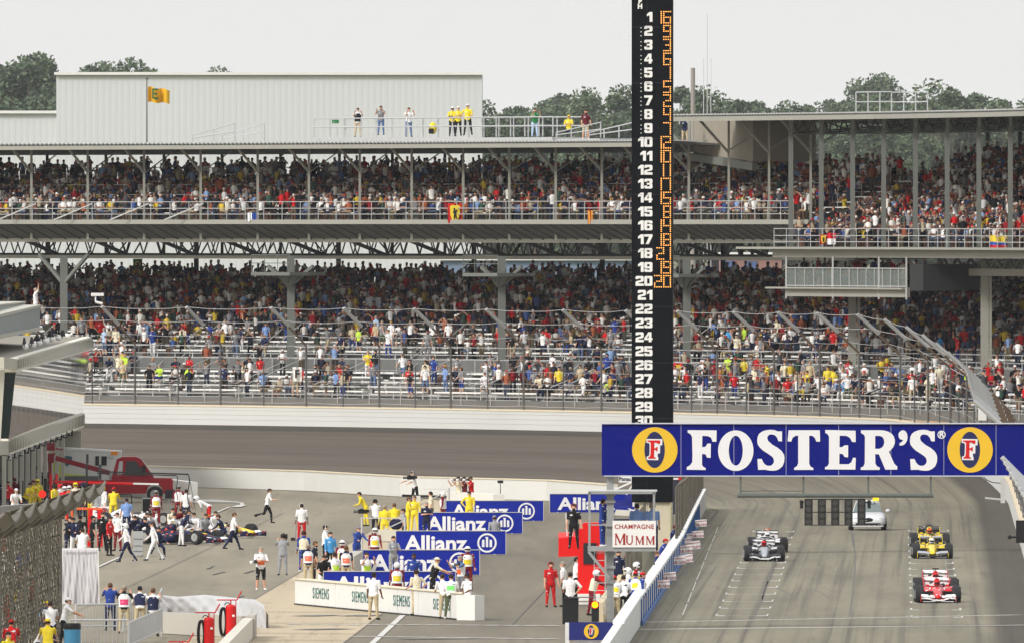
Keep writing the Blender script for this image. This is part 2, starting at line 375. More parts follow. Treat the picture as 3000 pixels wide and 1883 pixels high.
# ------------------------------------------------------------------ outer catch fence
tips = [50, 300, 548, 796, 1008, 1215, 1426, 1651, 1835, 1986, 2150, 2282, 2396, 2514, 2594, 2658, 2705, 2745, 2779, 2807]
ft = [tpx(px, -2.2) for px in tips]
ft += [ft[-1] - 10 - 24 * k for k in range(0, 9)]
fence = thing('catch_fence', 'tall debris fence with leaning steel posts on top of the outer wall', 'fence', W(ft[5], .2, bank(ft[5]) + 1.1))
rust = M(sRGB(104, 88, 72), rough=.8, var=.2); DK2 = M(sRGB(96, 94, 92), rough=.8, var=.2)
for i, t in enumerate(ft):
    b_ = bank(t); z0 = b_ + 1.1; m_ = MB(); m_.cur = 0
    m_.tube(W(t, .2, z0 - .3), W(t, .2, z0 + 3.7), .065, n=8)
    m_.cur = 2; m_.tube(W(t, .2, z0 + 3.7), W(t, -1.35, z0 + 5.1), .065, n=8)
    m_.cur = 1; m_.tube(W(t, -1.0, z0 + 4.85), W(t, -2.25, z0 + 5.95), .115, .105, n=10)
    m_.build('fence_post', [DK2, M((.44, .45, .45), rough=.4, metal=.3), rust], fence, smooth=False, world=True)
for i in range(len(ft) - 1):
    if i > 22: break
    t = (ft[i] + ft[i + 1]) / 2; m_ = MB(); m_.tube(W(t, .2, bank(t) + .8), W(t, .2, bank(t) + 3.7), .04, n=6)
    m_.build('fence_post', DGREY, fence, world=True)
m_ = MB()
for (o, dz, r) in ((-2.2, 5.95, .02), (-1.3, 5.15, .02), (-.4, 4.3, .016), (.2, 3.7, .022), (.2, 3.0, .014), (.2, 2.3, .014), (.2, 1.6, .014), (.2, .9, .014), (.2, .3, .018)):
    for i in range(len(ft) - 1):
        a, b_ = ft[i], ft[i + 1]; sg = (.12 if dz > 4 else .05) * min(1, abs(a - b_) / 7)
        pts = [W(a + (b_ - a) * k / 4, o, bank(a + (b_ - a) * k / 4) + 1.1 + dz - sg * 4 * (k / 4) * (1 - k / 4) + rnd.uniform(-.02, .02) * (k in (1, 2, 3))) for k in range(5)]
        m_.path(pts, r, n=4)
m_.build('cable', M((.42, .42, .42), metal=.4), fence, world=True)
m_ = MB()          # woven wire: thin diagonals
for i in range(len(ft) - 1):
    a, b_ = ft[i], ft[i + 1]; nn = max(3, int(abs(a - b_) / .55))
    for k in range(nn):
        t = a + (b_ - a) * k / nn
        m_.tube(W(t, .2, bank(t) + 1.15), W(t, .2, bank(t) + 4.8), .003, n=3, cap=False)
m_.build('wire_mesh', DGREY, fence, world=True)
# ------------------------------------------------------------------ grandstands
T = lambda px, off=7.0: tpx(px, off)
TL, TR_ = 235.0, -150.0
tS = T(2317)                         # where the low upper deck ends and the tall one begins
ALU = M((.15, .155, .15), rough=.7, var=.25, scale=.4); BENCH = M((.80, .80, .77), rough=.5, var=.12, scale=.3)
SG = M(sRGB(110, 114, 109), rough=.6, var=.12, scale=.5); SGL = M(sRGB(154, 154, 145), rough=.6, var=.1, scale=.5)
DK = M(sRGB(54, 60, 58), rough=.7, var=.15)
gs = thing('grandstand', 'long two deck grandstand with metal roof curving round the turn behind the outer wall', 'grandstand', W(T(1200), 8, 0))
LOW = [(3.6 + .8 * i, 4.5 + .27 * i) for i in range(5)] + [(10.2 + .8 * j, 6.8 + .27 * j) for j in range(16)]
prof = [(3.0, -.3), (3.0, 4.45)]
for o, z in LOW[:5]: prof += [(o - .35, z), (o + .45, z)]
prof += [(7.25, 5.9), (9.7, 5.9), (9.7, 6.8)]
for o, z in LOW[5:]: prof += [(o - .35, z), (o + .45, z)]
prof += [(LOW[-1][0] + 1.0, LOW[-1][1]), (LOW[-1][0] + 1.0, LOW[-1][1] - .4), (8, -.3)]
tl = trange(TR_, 0, 30) + trange(5, TL, 5)
m_ = MB(); sweep(m_, prof, tl); m_.build('tread', ALU, gs, world=True)
m_ = MB(); k = 0
for ri, (o, z) in enumerate(LOW):
    t = TR_ + rnd.uniform(0, 3)
    while t < TL:
        t2 = t + (5.6 if ri < 5 else 8.2)
        sweep(m_, [(o + .02, z + .36), (o + .02, z + .46), (o + .34, z + .46), (o + .34, z + .36)], trange(t, t2, 2.8)); sweep(m_, [(o - .37, z - .05), (o - .37, z + .015), (o - .2, z + .015), (o - .2, z - .05)], trange(t, t2, 2.8))
        for q in np.arange(t + .3, t2, 1.7): m_.beam(W(q, o + .18, z), W(q, o + .18, z + .4), .06)
        t = t2 + (1.3 if ri < 5 else 1.2)
m_.build('bench', BENCH, gs, world=True)
def rail(mb, off, z, ts, hs=(.5, 1.0), r=.028, post=2):
    for h in hs: mb.path([W(t, off, z + h) for t in ts], r, n=5)
    for t in ts[::post]: mb.tube(W(t, off, z), W(t, off, z + max(hs)), r, n=5)
m_ = MB(); rail(m_, 2.9, 4.2, trange(TR_, TL, 1.8)); rail(m_, 9.75, 6.6, trange(TR_, TL, 1.8), (.45, .9)); rail(m_, 7.4, 5.9, trange(TR_, TL, 2.2), (.9,))
for px in range(20, 2900, 235):
    t = T(px, 9)
    for s_ in (0, 1.3): m_.tube(W(t + s_, 9.2, 6.2), W(t + s_, 13, 8.8), .035, n=5)
    for s_ in (0, 1.3): m_.tube(W(t + s_, 3.2, 5.3), W(t + s_, 7.2, 6.8), .03, n=5)
m_.build('handrail', LSTEEL, gs, world=True)
# columns under the upper deck
for i, px in enumerate((-640, 187, 852, 1470, 2012, 2497, 2885)):
    t = T(px, 8.7); m_ = MB(); zt = 12.9 if px < 2300 else 12.8
    m_.cur = 0; m_.beam(W(t, 8.7, 5.9), W(t, 8.7, zt), .46, .42)
    if px > 2400: m_.beam(W(t - .42, 8.9, 5.9), W(t - .42, 8.9, zt), .1, .1); m_.beam(W(t - .55, 8.9, 5.9), W(t - .55, 8.9, zt), .1, .1)
    if px < 2300:
        for s_ in (-2.3, 2.3): m_.beam(W(t, 8.7, 11.2), W(t + s_, 8.7, 12.3 if i > 1 else 13), .18, .2)
        if i > 1:
            m_.ad([W(t - .2, 8.5, 11.1), W(t - 1.2, 8.5, 11.75), W(t + 1.2, 8.5, 11.75), W(t + .2, 8.5, 11.1)], [(0, 1, 2, 3)])
            sweep(m_, [(7.2, 11.75), (7.2, 11.95), (9.8, 11.95), (9.8, 11.75)], trange(t - 2.0, t + 2.0, 1))
            rail(m_, 7.25, 11.95, trange(t - 2.0, t + 2.0, 1.3), (.55, 1.05), .025, 1)
    m_.build('column', SGL if px > 2300 else SG, gs, world=True)
# ---- low upper deck (left part)
DA = [(8.3 + .8 * k, 15.1 + .3 * k) for k in range(8)]
ta = trange(tS - 3, TL, 4)
prof = [(7.0, 15.05)]
for o, z in DA: prof += [(o - .3, z + .02), (o + .5, z + .02)]
prof += [(14.9, 17.25), (14.9, 17.0), (8.6, 14.85), (7.0, 14.9)]
m_ = MB(); sweep(m_, prof, ta); m_.build('upper_deck', M(sRGB(110, 112, 108), var=.15, scale=.3), gs, world=True)
m_ = MB(); sweep(m_, [(6.85, 14.85), (6.85, 15.12), (7.0, 15.12), (7.0, 14.85)], ta)
sweep(m_, [(8.35, 13.75), (8.35, 13.98), (8.6, 13.98), (8.6, 13.75)], ta); sweep(m_, [(10.4, 12.75), (10.4, 12.95), (10.6, 12.95), (10.6, 12.75)], ta)
m_.build('fascia', SGL, gs, world=True)
m_ = MB(); sweep(m_, [(7.0, 14.82), (8.4, 13.95), (8.45, 13.98), (7.05, 14.88)], ta)
m_.build('sloping_panel', M(sRGB(84, 86, 82), rough=.7, var=.4, scale=1.2), gs, world=True)
m_ = MB()
for t in np.arange(tS, TL, 1.35): m_.beam(W(t, 6.96, 14.84), W(t - .9, 8.36, 13.93), .07, .07)
m_.build('panel_rib', DK, gs, world=True)
m_ = MB(); q = list(np.arange(tS, TL, 6.4))
for i, t in enumerate(q):
    m_.beam(W(t, 8.5, 13.9), W(t, 11.6, 12.85), .18, .2); m_.beam(W(t, 11.6, 12.85), W(t, 20, 13.0), .1, .1)
    m_.beam(W(t, 11.6, 12.85), W(t, 13.5, 15.5), .07); m_.beam(W(t, 16, 13.1), W(t, 13.5, 15.5), .07); m_.beam(W(t, 16, 13.1), W(t, 18.5, 15.6), .07)
    if i:
        for o, z0, z1 in ((12.5, 13, 14.6), (19.5, 13, 14.9)):
            a = q[i - 1]; n_ = 4
            for k in range(n_):
                u, v = a + (t - a) * k / n_, a + (t - a) * (k + 1) / n_
                m_.beam(W(u, o, z0), W((u + v) / 2, o, z1), .06); m_.beam(W((u + v) / 2, o, z1), W(v, o, z0), .06)
for o, z in ((12.5, 13), (12.5, 14.6), (19.5, 13)): m_.path([W(t, o, z) for t in ta], .06, n=4)
m_.build('deck_truss', M(sRGB(62, 68, 66), rough=.7), gs, world=True)
for t in q[::2]:
    m_ = MB(); m_.beam(W(t, 22.3, 5), W(t, 22.3, 14.4), .3, .3); m_.build('back_column', DK, gs, world=True)
m_ = MB()
for (o, z, hs) in ((7.15, 15.1, (.35, .7, 1.1)), (9.9, 15.7, (.95,)), (11.4, 16.3, (.95,)), (13.2, 16.9, (1.0,)), (14.8, 17.3, (.5, 1.0))): rail(m_, o, z, trange(tS, TL, 1.9), hs, .026, 1)
for px in (100, 265, 430, 590): m_.tube(W(T(px), 7.15, 16.1), W(T(px - 66), 5.9, 15.1), .05, n=5)
m_.build('deck_railing', LSTEEL, gs, world=True)
m_ = MB(); k = 0
for ri, (o, z) in enumerate(DA): sweep(m_, [(o + .1, z + .40), (o + .1, z + .45), (o + .4, z + .45), (o + .4, z + .40)], ta)
m_.build('bench', BENCH, gs, world=True)
m_ = MB(); sweep(m_, [(14.8, 14.95), (14.8, 15.15), (26, 15.15), (26, 14.95)], ta); m_.build('added_shade_slab', DK, gs, world=True)  # unseen slab added to keep sky light off the lower back rows
postA = [-240, -75, 92, 257, 422, 588, 755, 905, 1054, 1206, 1357, 1492, 1628, 1763, 1893, 2018]
ZR = 19.6
for px in postA:
    t = T(px, 7.9); m_ = MB(); m_.beam(W(t, 7.9, 13.9), W(t, 7.9, ZR), .15, .15)
    m_.beam(W(t, 7.9, 18.0), W(t, 6.3, ZR - .05), .12, .12); m_.beam(W(t, 8.0, 18.0), W(t, 10.2, ZR - .3), .06, .06)
    m_.build('roof_post', SGL, gs, world=True)
    m_ = MB(); m_.beam(W(t + 1, 14.7, 12.9), W(t + 1, 14.7, 19.1), .18, .18); m_.build('roof_post', DK, gs, world=True)
tr = trange(T(2018), TL, 2.2); m_ = MB()
sweep(m_, [(5.9, ZR), (5.9, ZR + .12), (15.6, 19.22), (15.6, 19.1)], tr); rf = m_.build('roof', M(sRGB(96, 100, 98), rough=.6, var=.15, scale=.5), gs, world=True)
m_ = MB(); sweep(m_, [(5.8, ZR - .22), (5.8, ZR + .02), (5.88, ZR + .02), (5.88, ZR - .22)], tr); m_.build('roof_fascia', SGL, rf, world=True)
m_ = MB()
for t in np.arange(T(2018), TL, .42): m_.beam(W(t, 5.7, ZR + .15), W(t, 7.5, ZR + .1), .2, .07)
m_.build('corrugation', M((.5, .5, .49)), rf, world=True)
# ---- tall upper deck (right part)
g2 = thing('grandstand', 'taller right hand grandstand section on thick steel columns with high flat roof', 'grandstand', W(T(2600), 8, 0))
DB = [(6.7 + .8 * k, 13.55 + .31 * k) for k in range(15)]
tb = trange(TR_, 0, 20) + trange(3, T(2322), 3); tb0 = trange(TR_, 0, 20) + trange(3, T(2240), 3)
prof = [(5.8, 13.5)]
for o, z in DB: prof += [(o - .3, z + .02), (o + .5, z + .02)]
prof += [(18.6, 17.9), (18.6, 17.6), (8.6, 13.2), (5.8, 13.3)]
m_ = MB(); sweep(m_, prof, tb); m_.build('upper_deck', M(sRGB(104, 106, 102), var=.15, scale=.3), g2, world=True)
m_ = MB(); sweep(m_, [(5.2, 13.42), (5.2, 13.55), (6.0, 13.55), (6.0, 13.42)], tb0)
sweep(m_, [(5.75, 12.95), (5.75, 13.42), (6.0, 13.42), (6.0, 12.95)], tb); sweep(m_, [(8.4, 11.95), (8.4, 12.35), (8.8, 12.35), (8.8, 11.95)], trange(TR_, T(2700), 8))
m_.build('fascia', SGL, g2, world=True)
m_ = MB(); q = list(np.arange(TR_, T(2700), 2.6))
for i, t in enumerate(q):
    m_.beam(W(t, 8.6, 12.3), W(t + 1.3, 8.6, 12.95), .12); m_.beam(W(t + 1.3, 8.6, 12.95), W(t + 2.6, 8.6, 12.3), .12); m_.beam(W(t, 8.6, 12.2), W(t, 19, 15), .16)
m_.build('deck_truss', SG, g2, world=True)
m_ = MB()
for (o, z, hs) in ((5.9, 13.55, (.3, .65, 1.05)), (8.9, 14.4, (.95,)), (11.3, 15.3, (.95,)), (13.7, 16.3, (.95,))): rail(m_, o, z, trange(-100, T(2320), 1.9), hs, .026, 1)
m_.build('deck_railing', LSTEEL, g2, world=True)
m_ = MB()
for ri, (o, z) in enumerate(DB): sweep(m_, [(o + .1, z + .40), (o + .1, z + .45), (o + .4, z + .45), (o + .4, z + .40)], tb)
m_.build('bench', BENCH, g2, world=True)
ZB = 21.05
m_ = MB(); sweep(m_, [(18.3, 14.3), (18.3, 14.5), (27, 14.5), (27, 14.3)], tb); m_.build('added_shade_slab', DK, g2, world=True)  # unseen slab added behind the tall deck to shade the rows below
colB = [2317, 2406, 2498, 2589, 2682, 2775, 2868, 2960, 3050]
for i, px in enumerate(colB):
    t = T(px, 6.2); m_ = MB(); m_.beam(W(t, 6.2, 13.1), W(t, 6.2, 20.3), .27, .27)
    m_.loft([[W(t - .17, 6.2, 20.2), W(t + .17, 6.2, 20.2), W(t + .17, 6.5, 20.2), W(t - .17, 6.5, 20.2)], [W(t - .45, 6.2, ZB - .1), W(t + .45, 6.2, ZB - .1), W(t + .45, 6.5, ZB - .1), W(t - .45, 6.5, ZB - .1)]])
    m_.build('column', SG, g2, world=True)
    m_ = MB(); m_.beam(W(t, 18.4, 12.9), W(t, 18.4, ZB - .6), .22, .22); m_.build('back_column', DK, g2, world=True)
for px in (2018, 2135, 2253, 2375):
    t = T(px, 7.9); m_ = MB(); m_.beam(W(t, 7.9, 15.1), W(t, 7.9, ZB - .1), .14, .14)
    m_.beam(W(t, 7.9, 19.0), W(t, 6.0, ZB - .1), .13, .13); m_.beam(W(t, 8, 19.2), W(t, 10.6, ZB - .3), .07); m_.build('roof_post', SGL, g2, world=True)
m_ = MB(); te = [T(px, 6.2) for px in colB]
for a, b_ in zip(te[:-1], te[1:]):
    m_.path([W(a, 6.3, 20.05), W(b_, 6.3, 20.05)], .05, n=5)
    for k in range(3):
        u, v = a + (b_ - a) * k / 3, a + (b_ - a) * (k + 1) / 3
        m_.beam(W(u, 6.3, ZB - .1), W((u + v) / 2, 6.3, 20.1), .07); m_.beam(W((u + v) / 2, 6.3, 20.1), W(v, 6.3, ZB - .1), .07)
    m_.beam(W(a, 6.4, 20.1), W(a, 14, ZB - .4), .09); m_.beam(W(b_, 6.4, ZB - .3), W(a, 10, 20.2), .07)
m_.build('roof_truss', DK, g2, world=True)
trb = trange(TR_, 0, 10) + trange(2.2, T(2018, 6), 2.2); m_ = MB()
sweep(m_, [(4.9, ZB), (4.9, ZB + .12), (19.5, ZB - .25), (19.5, ZB - .4)], trb)
rf2 = m_.build('roof', M(sRGB(90, 94, 92), rough=.6, var=.15, scale=.5), g2, world=True)
m_ = MB(); sweep(m_, [(4.8, ZB - .22), (4.8, ZB + .04), (4.89, ZB + .04), (4.89, ZB - .22)], trb); m_.build('roof_fascia', SGL, g2, world=True)
m_ = MB()
for t in np.arange(-90, T(2018, 6), .45): m_.beam(W(t, 4.75, ZB + .17), W(t, 6.3, ZB + .12), .2, .07)
m_.build('corrugation', M((.5, .5, .49)), g2, world=True)
# shed hanging under the high roof and the glass fronted gallery under the tall deck
sh = thing('roof_shed', 'weathered metal clad shed hanging below the left end of the high roof', 'shed', W(T(2120), 9, 18.8))
m_ = MB(); ribs = [T(2032, 9) + (T(2206, 9) - T(2032, 9)) * k / 40 for k in range(41)]
m_.loft([[W(t, 9 + .08 * (k % 2), 19.0 - .5 * k / 40), W(t, 9 + .08 * (k % 2), 20.9), W(t, 13, 20.9), W(t, 13, 19.0 - .5 * k / 40)] for k, t in enumerate(ribs)])
m_.build('wall_panel', M(sRGB(142, 136, 124), var=.2, scale=.7), sh, world=True)
m_ = MB(); m_.beam(W(T(2032, 9), 8.9, 18.8), W(T(2215, 9), 8.9, 18.2), .3, .45); m_.build('floor_beam', SG, sh, world=True)
ga = thing('viewing_gallery', 'long steel viewing gallery with glass front slung under the tall deck', 'gallery', W(T(2497), 6, 10.9))
m_ = MB(); a, b_ = T(2322, 6), T(2675, 6)
sweep(m_, [(5.3, 11.15), (5.3, 11.25), (9, 11.25), (9, 11.15)], trange(b_, T(2275, 6), 2)); sweep(m_, [(5.6, 10.72), (5.6, 11.15), (5.8, 11.15), (5.8, 10.72)], trange(b_, a, 2))
m_.build('floor', SGL, ga, world=True)
m_ = MB()
for px in (2322, 2459, 2594, 2675): m_.beam(W(T(px, 6), 5.6, 10.6), W(T(px, 6), 5.6, 13.0), .1)
for h in (.08, 1.1): m_.path([W(t, 5.6, 11.25 + h) for t in trange(b_, a, 2)], .035, n=5)
for t in trange(b_, a, 1.45): m_.tube(W(t, 5.6, 11.2), W(t, 5.6, 12.35), .025, n=5)
m_.build('railing', LSTEEL, ga, world=True)
gl = bpy.data.materials.new('gallery_glass'); gl.use_nodes = True; gb = gl.node_tree.nodes['Principled BSDF']
gb.inputs['Base Color'].default_value = (.25, .3, .28, 1); gb.inputs['Alpha'].default_value = .35; gb.inputs['Roughness'].default_value = .1
m_ = MB(); sweep(m_, [(5.65, 11.35), (5.65, 12.3), (5.68, 12.3), (5.68, 11.35)], trange(b_, a, 2)); m_.build('glass_panel', gl, ga, world=True)
m_ = MB(); m_.loft([[W(t, 5.7, 11.1), W(t, 5.7, 12.6), W(t, 9, 12.6), W(t, 9, 11.1)] for t in (T(2680, 6), T(2720, 6))]); m_.build('equipment_cabin', M((.025, .027, .028)), ga, world=True)
# ------------------------------------------------------------------ on the roof
def platform(name, label, px0, px1, off, z, h, ends=True, slope=0):
    a, b_ = T(px0, off), T(px1, off); o = thing(name, label, 'platform', W((a + b_) / 2, off, z))
    m_ = MB(); n_ = max(2, int(abs(a - b_) / 1.6))
    for oo in (off, off + 2.2):
        for k in range(n_ + 1):
            t = a + (b_ - a) * k / n_; hh = h * (1 if not slope else (.35 + .65 * k / n_)); m_.tube(W(t, oo, z), W(t, oo, z + hh), .04, n=5)
        for fr in (.55, 1):
            m_.tube(W(a, oo, z + h * fr * (1 if not slope else .35)), W(b_, oo, z + h * fr), .035, n=5)
    m_.build('railing', LSTEEL, o, world=True)
    m_ = MB(); m_.loft([[W(t, off - .05, z - .3), W(t, off - .05, z - .05), W(t, off + 2.3, z - .05), W(t, off + 2.3, z - .3)] for t in (a, b_)])
    m_.build('deck', LSTEEL, o, world=True); return o
platform('photo_platform', 'long railed photographers platform standing on the lower grandstand roof', 920, 1620, 8, 20.05, 1.15)
platform('photo_platform', 'short sloping rail frame on the roof edge left of the long platform', 565, 688, 8, 19.85, 1.1, slope=1)
platform('photo_platform', 'small rusty rail frame where the man in plaid shirt stands', 1630, 1760, 8, 19.95, .9, slope=1)
platform('photo_platform', 'tall faint wire cage standing on the high right hand roof', 2508, 2612, 10, 21.2, 1.25)
fl = thing('flag', 'yellow flag with green letter E flying from the grandstand roof', 'flag', P(430, 408, 1330))
fx = fl.location; k = 1330 / F
m_ = MB(); m_.tube((0, 0, -.2), (0, 0, 178 * k), .05, .035); m_.ball((0, 0, 179 * k), .1); m_.build('pole', SG, fl)
m_ = MB(); n_ = 14
g = [[(.06 + 64 * k * i / n_, .25 * math.sin(i * .9), (153 - j * 45 - 9 * i / n_ * (1 if j == 0 else .35) + 2 * math.sin(i * .8)) * k) for i in range(n_ + 1)] for j in (0, 1)]
m_.loft(g, cap=False, closed=False)
o = m_.build('cloth', M(sRGB(225, 175, 40), var=.08), fl); 
m_ = MB()
for (x0, z0, x1, z1) in ((16, 118, 21, 148), (21, 143, 34, 148), (21, 130, 31, 135), (21, 117, 35, 122)): m_.box(((x0 + x1) / 2 * k, -.3, (z0 + z1) / 2 * k), ((x1 - x0) * k, .04, (z1 - z0) * k))
m_.build('letter', M(sRGB(40, 95, 55)), o)
# ------------------------------------------------------------------ cloth flags and boards hung on the stands
def cloth(name, label, px, py, wp, hp, off, cols, horiz=True, emblem=None, z=None):
    t = tpx(px, off); p = W(t, off); d = p.y; kk = d / F; zt = CAMZ - (py - HOR) * kk
    o = thing(name, label, 'flag', (p.x, p.y, zt - hp * kk)); n_ = len(cols); ww, hh = wp * kk, hp * kk
    for i, c in enumerate(cols):
        m_ = MB()
        if horiz: z1 = hh * (1 - i / n_); z0 = hh * (1 - (i + 1) / n_); xs = (0, ww)
        else: z1, z0 = hh, 0; xs = (ww * i / n_, ww * (i + 1) / n_)
        g = [[(xs[0] + (xs[1] - xs[0]) * q / 6, .05 * math.sin(q * 1.7 + z_), z_) for q in range(7)] for z_ in (z1, z0)]
        m_.loft(g, cap=False, closed=False); m_.build('cloth', M(sRGB(*c), var=.06), o)
    if emblem:
        kind_, c = emblem; m_ = MB()
        if kind_ == 'shield': shape([[(ww * .5 + ww * .36 * x, hh * .5 + hh * .42 * y) for x, y in ((-1, .8), (-.5, 1), (0, .9), (.5, 1), (1, .8), (.9, -.2), (.55, -.8), (0, -1), (-.55, -.8), (-.9, -.2))]], 'shield', M(sRGB(*c)), o, (0, -.1, 0))
        if kind_ == 'shield':
            shape([[(ww * .5 + ww * .3 * x, hh * .5 + hh * .3 * y) for x, y in ((-.3, -1), (-.1, -1), (0, -.5), (.3, -1), (.5, -1), (.25, -.3), (.35, .2), (.6, .6), (.4, .6), (.1, .3), (0, .8), (-.3, .9), (-.4, .6), (-.2, .5), (-.5, .2), (-.4, 0), (-.2, 0), (-.3, -.5))]], 'emblem', BLACK, o, (0, -.14, 0))
        if kind_ == 'diamond':
            shape([[(ww * .5 + ww * .38 * x, hh * .5 + hh * .36 * y) for x, y in ((-1, 0), (0, 1), (1, 0), (0, -1))]], 'diamond', M(sRGB(*c)), o, (0, -.09, 0)); shape([ell(ww * .5, hh * .5, hh * .13, hh * .13, 14)], 'disc', BLUE, o, (0, -.12, 0))
        if kind_ == 'text': text(c, hh * .75, 'letter', BLACK, o, (ww / 2, -.12, hh / 2), bold=.02)
    return o
cloth('flag', 'red banner with yellow shield and black emblem on the upper deck rail', 1312, 596, 42, 58, 6.7, [(200, 25, 25)], emblem=('shield', (235, 210, 60)))
cloth('flag', 'small blue and white flag hung on the upper deck rail', 725, 624, 26, 26, 6.7, [(235, 240, 245), (50, 90, 180)], False)
cloth('flag', 'orange pennant hung on the upper deck rail', 1722, 618, 14, 38, 6.7, [(225, 150, 60)])
cloth('flag', 'narrow red flag with yellow badge on the tall deck rail', 2402, 688, 20, 28, 5.6, [(190, 25, 35)], emblem=('shield', (230, 200, 60)))
cloth('flag', 'red over white flag on the tall deck rail', 2423, 683, 25, 34, 5.6, [(205, 25, 45), (240, 240, 240)])
cloth('flag', 'yellow blue and red striped flag at the right end of the tall deck rail', 2900, 690, 50, 38, 5.6, [(235, 205, 60), (235, 205, 60), (50, 90, 180), (205, 40, 50)])
cloth('flag', 'green flag with yellow diamond behind the lower stand crowd', 390, 759, 27, 30, 21.5, [(60, 130, 70)], emblem=('diamond', (235, 205, 60)))
cloth('flag', 'large pale grey flag waving in the shaded lower stand crowd', 1072, 872, 44, 46, 15, [(170, 175, 185)])
cloth('flag', 'large red flag with yellow patch right of the scoring pylon', 1973, 1062, 26, 60, 6.5, [(205, 30, 35)], emblem=('shield', (230, 200, 50)))
cloth('section_sign', 'white sign with black letter F in the lower stand', 857, 1074, 27, 43, 2.8, [(235, 235, 230)], emblem=('text', 'F'))['category'] = 'sign'
# ------------------------------------------------------------------ buildings behind
def ribbed(name, label, pxs, ytop, d, mat, dep=40, pitch=.45, trim=True):
    k = d / F; x0, x1 = [(p - 1500) * k for p in pxs]; zt = CAMZ - (ytop - HOR) * k
    o = thing(name, label, 'building', (x0, d, 0)); n_ = int((x1 - x0) / pitch); poly = []
    for i in range(n_): a = i * pitch; poly += [(a, 0), (a + pitch * .5, 0), (a + pitch * .6, .008), (a + pitch * .9, .008)]
    poly += [(x1 - x0, 0), (x1 - x0, dep), (0, dep)]
    m_ = MB(); m_.loft([[(x, y, z) for x, y in poly] for z in (-.2, zt)]); m_.build('wall', mat, o)
    if trim: m_ = MB(); m_.box(((x1 - x0) / 2, -.1, zt - .1), (x1 - x0 + .3, .4, .2)); m_.build('roof_trim', M((.74, .74, .72)), o)
    return o
WB = M(sRGB(202, 206, 206), rough=.6, var=.05, scale=.08)
ribbed('warehouse', 'tall windowless white metal clad building behind the grandstand', (165, 1412), 212, 1560, WB)
ribbed('warehouse', 'lower white metal clad wing left of the tall white building', (-260, 166), 325, 1561, WB)
ribbed('low_building', 'low blue grey shed glimpsed under the upper deck left of the pylon', (1290, 1950), 755, 1500, M(sRGB(120, 138, 160)), 8)
bb = ribbed('brick_building', 'pinkish brick house glimpsed under the upper deck right of the pylon', (2110, 2290), 740, 1440, M(sRGB(150, 118, 112)), 8)
m_ = MB()
for x in (.6, 2.0): m_.box((x, -.05, 11.6), (.8, .1, 1.6))
m_.build('window', M(sRGB(90, 110, 150), rough=.2), bb)
# ------------------------------------------------------------------ trees
def tree_mesh(seed, H, rw, cols, nl=13000, lf=.30):
    r = random.Random(seed); root = thing('broadleaf_tree', '', 'tree')
    m_ = MB(); m_.tube((0, 0, -.5), (0, 0, H * .45), .45, .3, n=8)
    cl = []
    for i in range(34):
        h = r.uniform(.22, .97); a = r.uniform(0, 6.28); rr = rw * math.sqrt(max(.05, 1 - ((h - .55) / .5) ** 2)) * r.uniform(.3, .95)
        c = Vector((rr * math.cos(a), rr * math.sin(a), H * h)); cl.append((c, r.choice([.1, .14, .2, .3]) * rw + .45))
        m_.tube((0, 0, H * min(.45, h * .6)), c, .14, .05, n=5)
    m_.build('trunk', M(sRGB(90, 80, 68)), root)
    rs = np.random.RandomState(seed); n = nl; ci = rs.randint(0, len(cl), n)
    cc = np.array([cl[i][0] for i in ci]); cr_ = np.array([cl[i][1] for i in ci])
    dv = rs.normal(size=(n, 3)); dv /= np.linalg.norm(dv, axis=1)[:, None]; rad = cr_ * rs.uniform(.45, 1.08, n)
    c = cc + dv * rad[:, None] * np.array([1, 1, .85])
    u = rs.normal(size=(n, 3)); u /= np.linalg.norm(u, axis=1)[:, None]; v = np.cross(u, rs.normal(size=(n, 3))); v /= np.linalg.norm(v, axis=1)[:, None]
    sz = lf * rs.uniform(.5, 1.2, n)[:, None]
    vs = np.stack([c - u * sz, c - v * sz * .6, c + u * sz, c + v * sz * .6], 1).reshape(-1, 3)
    me = quads('crown', vs, np.arange(4 * n).reshape(-1, 4)); mi = (rs.rand(n) * len(cols)).astype(int); me.polygons.foreach_set('material_index', mi)
    for q in cols: me.materials.append(q)
    o = bpy.data.objects.new('crown', me); C.objects.link(o); o.parent = root; return root
def quads(name, vs, fs, col=None):
    me = bpy.data.meshes.new(name); me.vertices.add(len(vs)); me.vertices.foreach_set('co', np.ascontiguousarray(vs, dtype=np.float32).ravel())
    me.loops.add(len(fs) * 4); me.loops.foreach_set('vertex_index', np.ascontiguousarray(fs, dtype=np.int32).ravel())
    me.polygons.add(len(fs)); me.polygons.foreach_set('loop_start', np.arange(0, 4 * len(fs), 4, dtype=np.int32))
    if col is not None:
        a = me.color_attributes.new('Col', 'FLOAT_COLOR', 'POINT'); a.data.foreach_set('color', np.ascontiguousarray(col, dtype=np.float32).ravel())
    me.update(calc_edges=True); me.validate(); return me
leafA = [M(c, rough=.7, var=.3, scale=.3) for c in ((.065, .10, .05), (.095, .14, .07), (.14, .185, .10))]  # both leaf sets paled, some distance haze is put into their colour
leafB = [M(c, rough=.7, var=.3, scale=.3) for c in ((.06, .092, .052), (.085, .125, .07), (.12, .165, .095))]
protos = [tree_mesh(11, 25, 6.5, leafA), tree_mesh(12, 25, 5, leafB), tree_mesh(13, 25, 7.5, leafA), tree_mesh(14, 25, 4.2, leafA), tree_mesh(15, 25, 6, leafB)]
trees = []
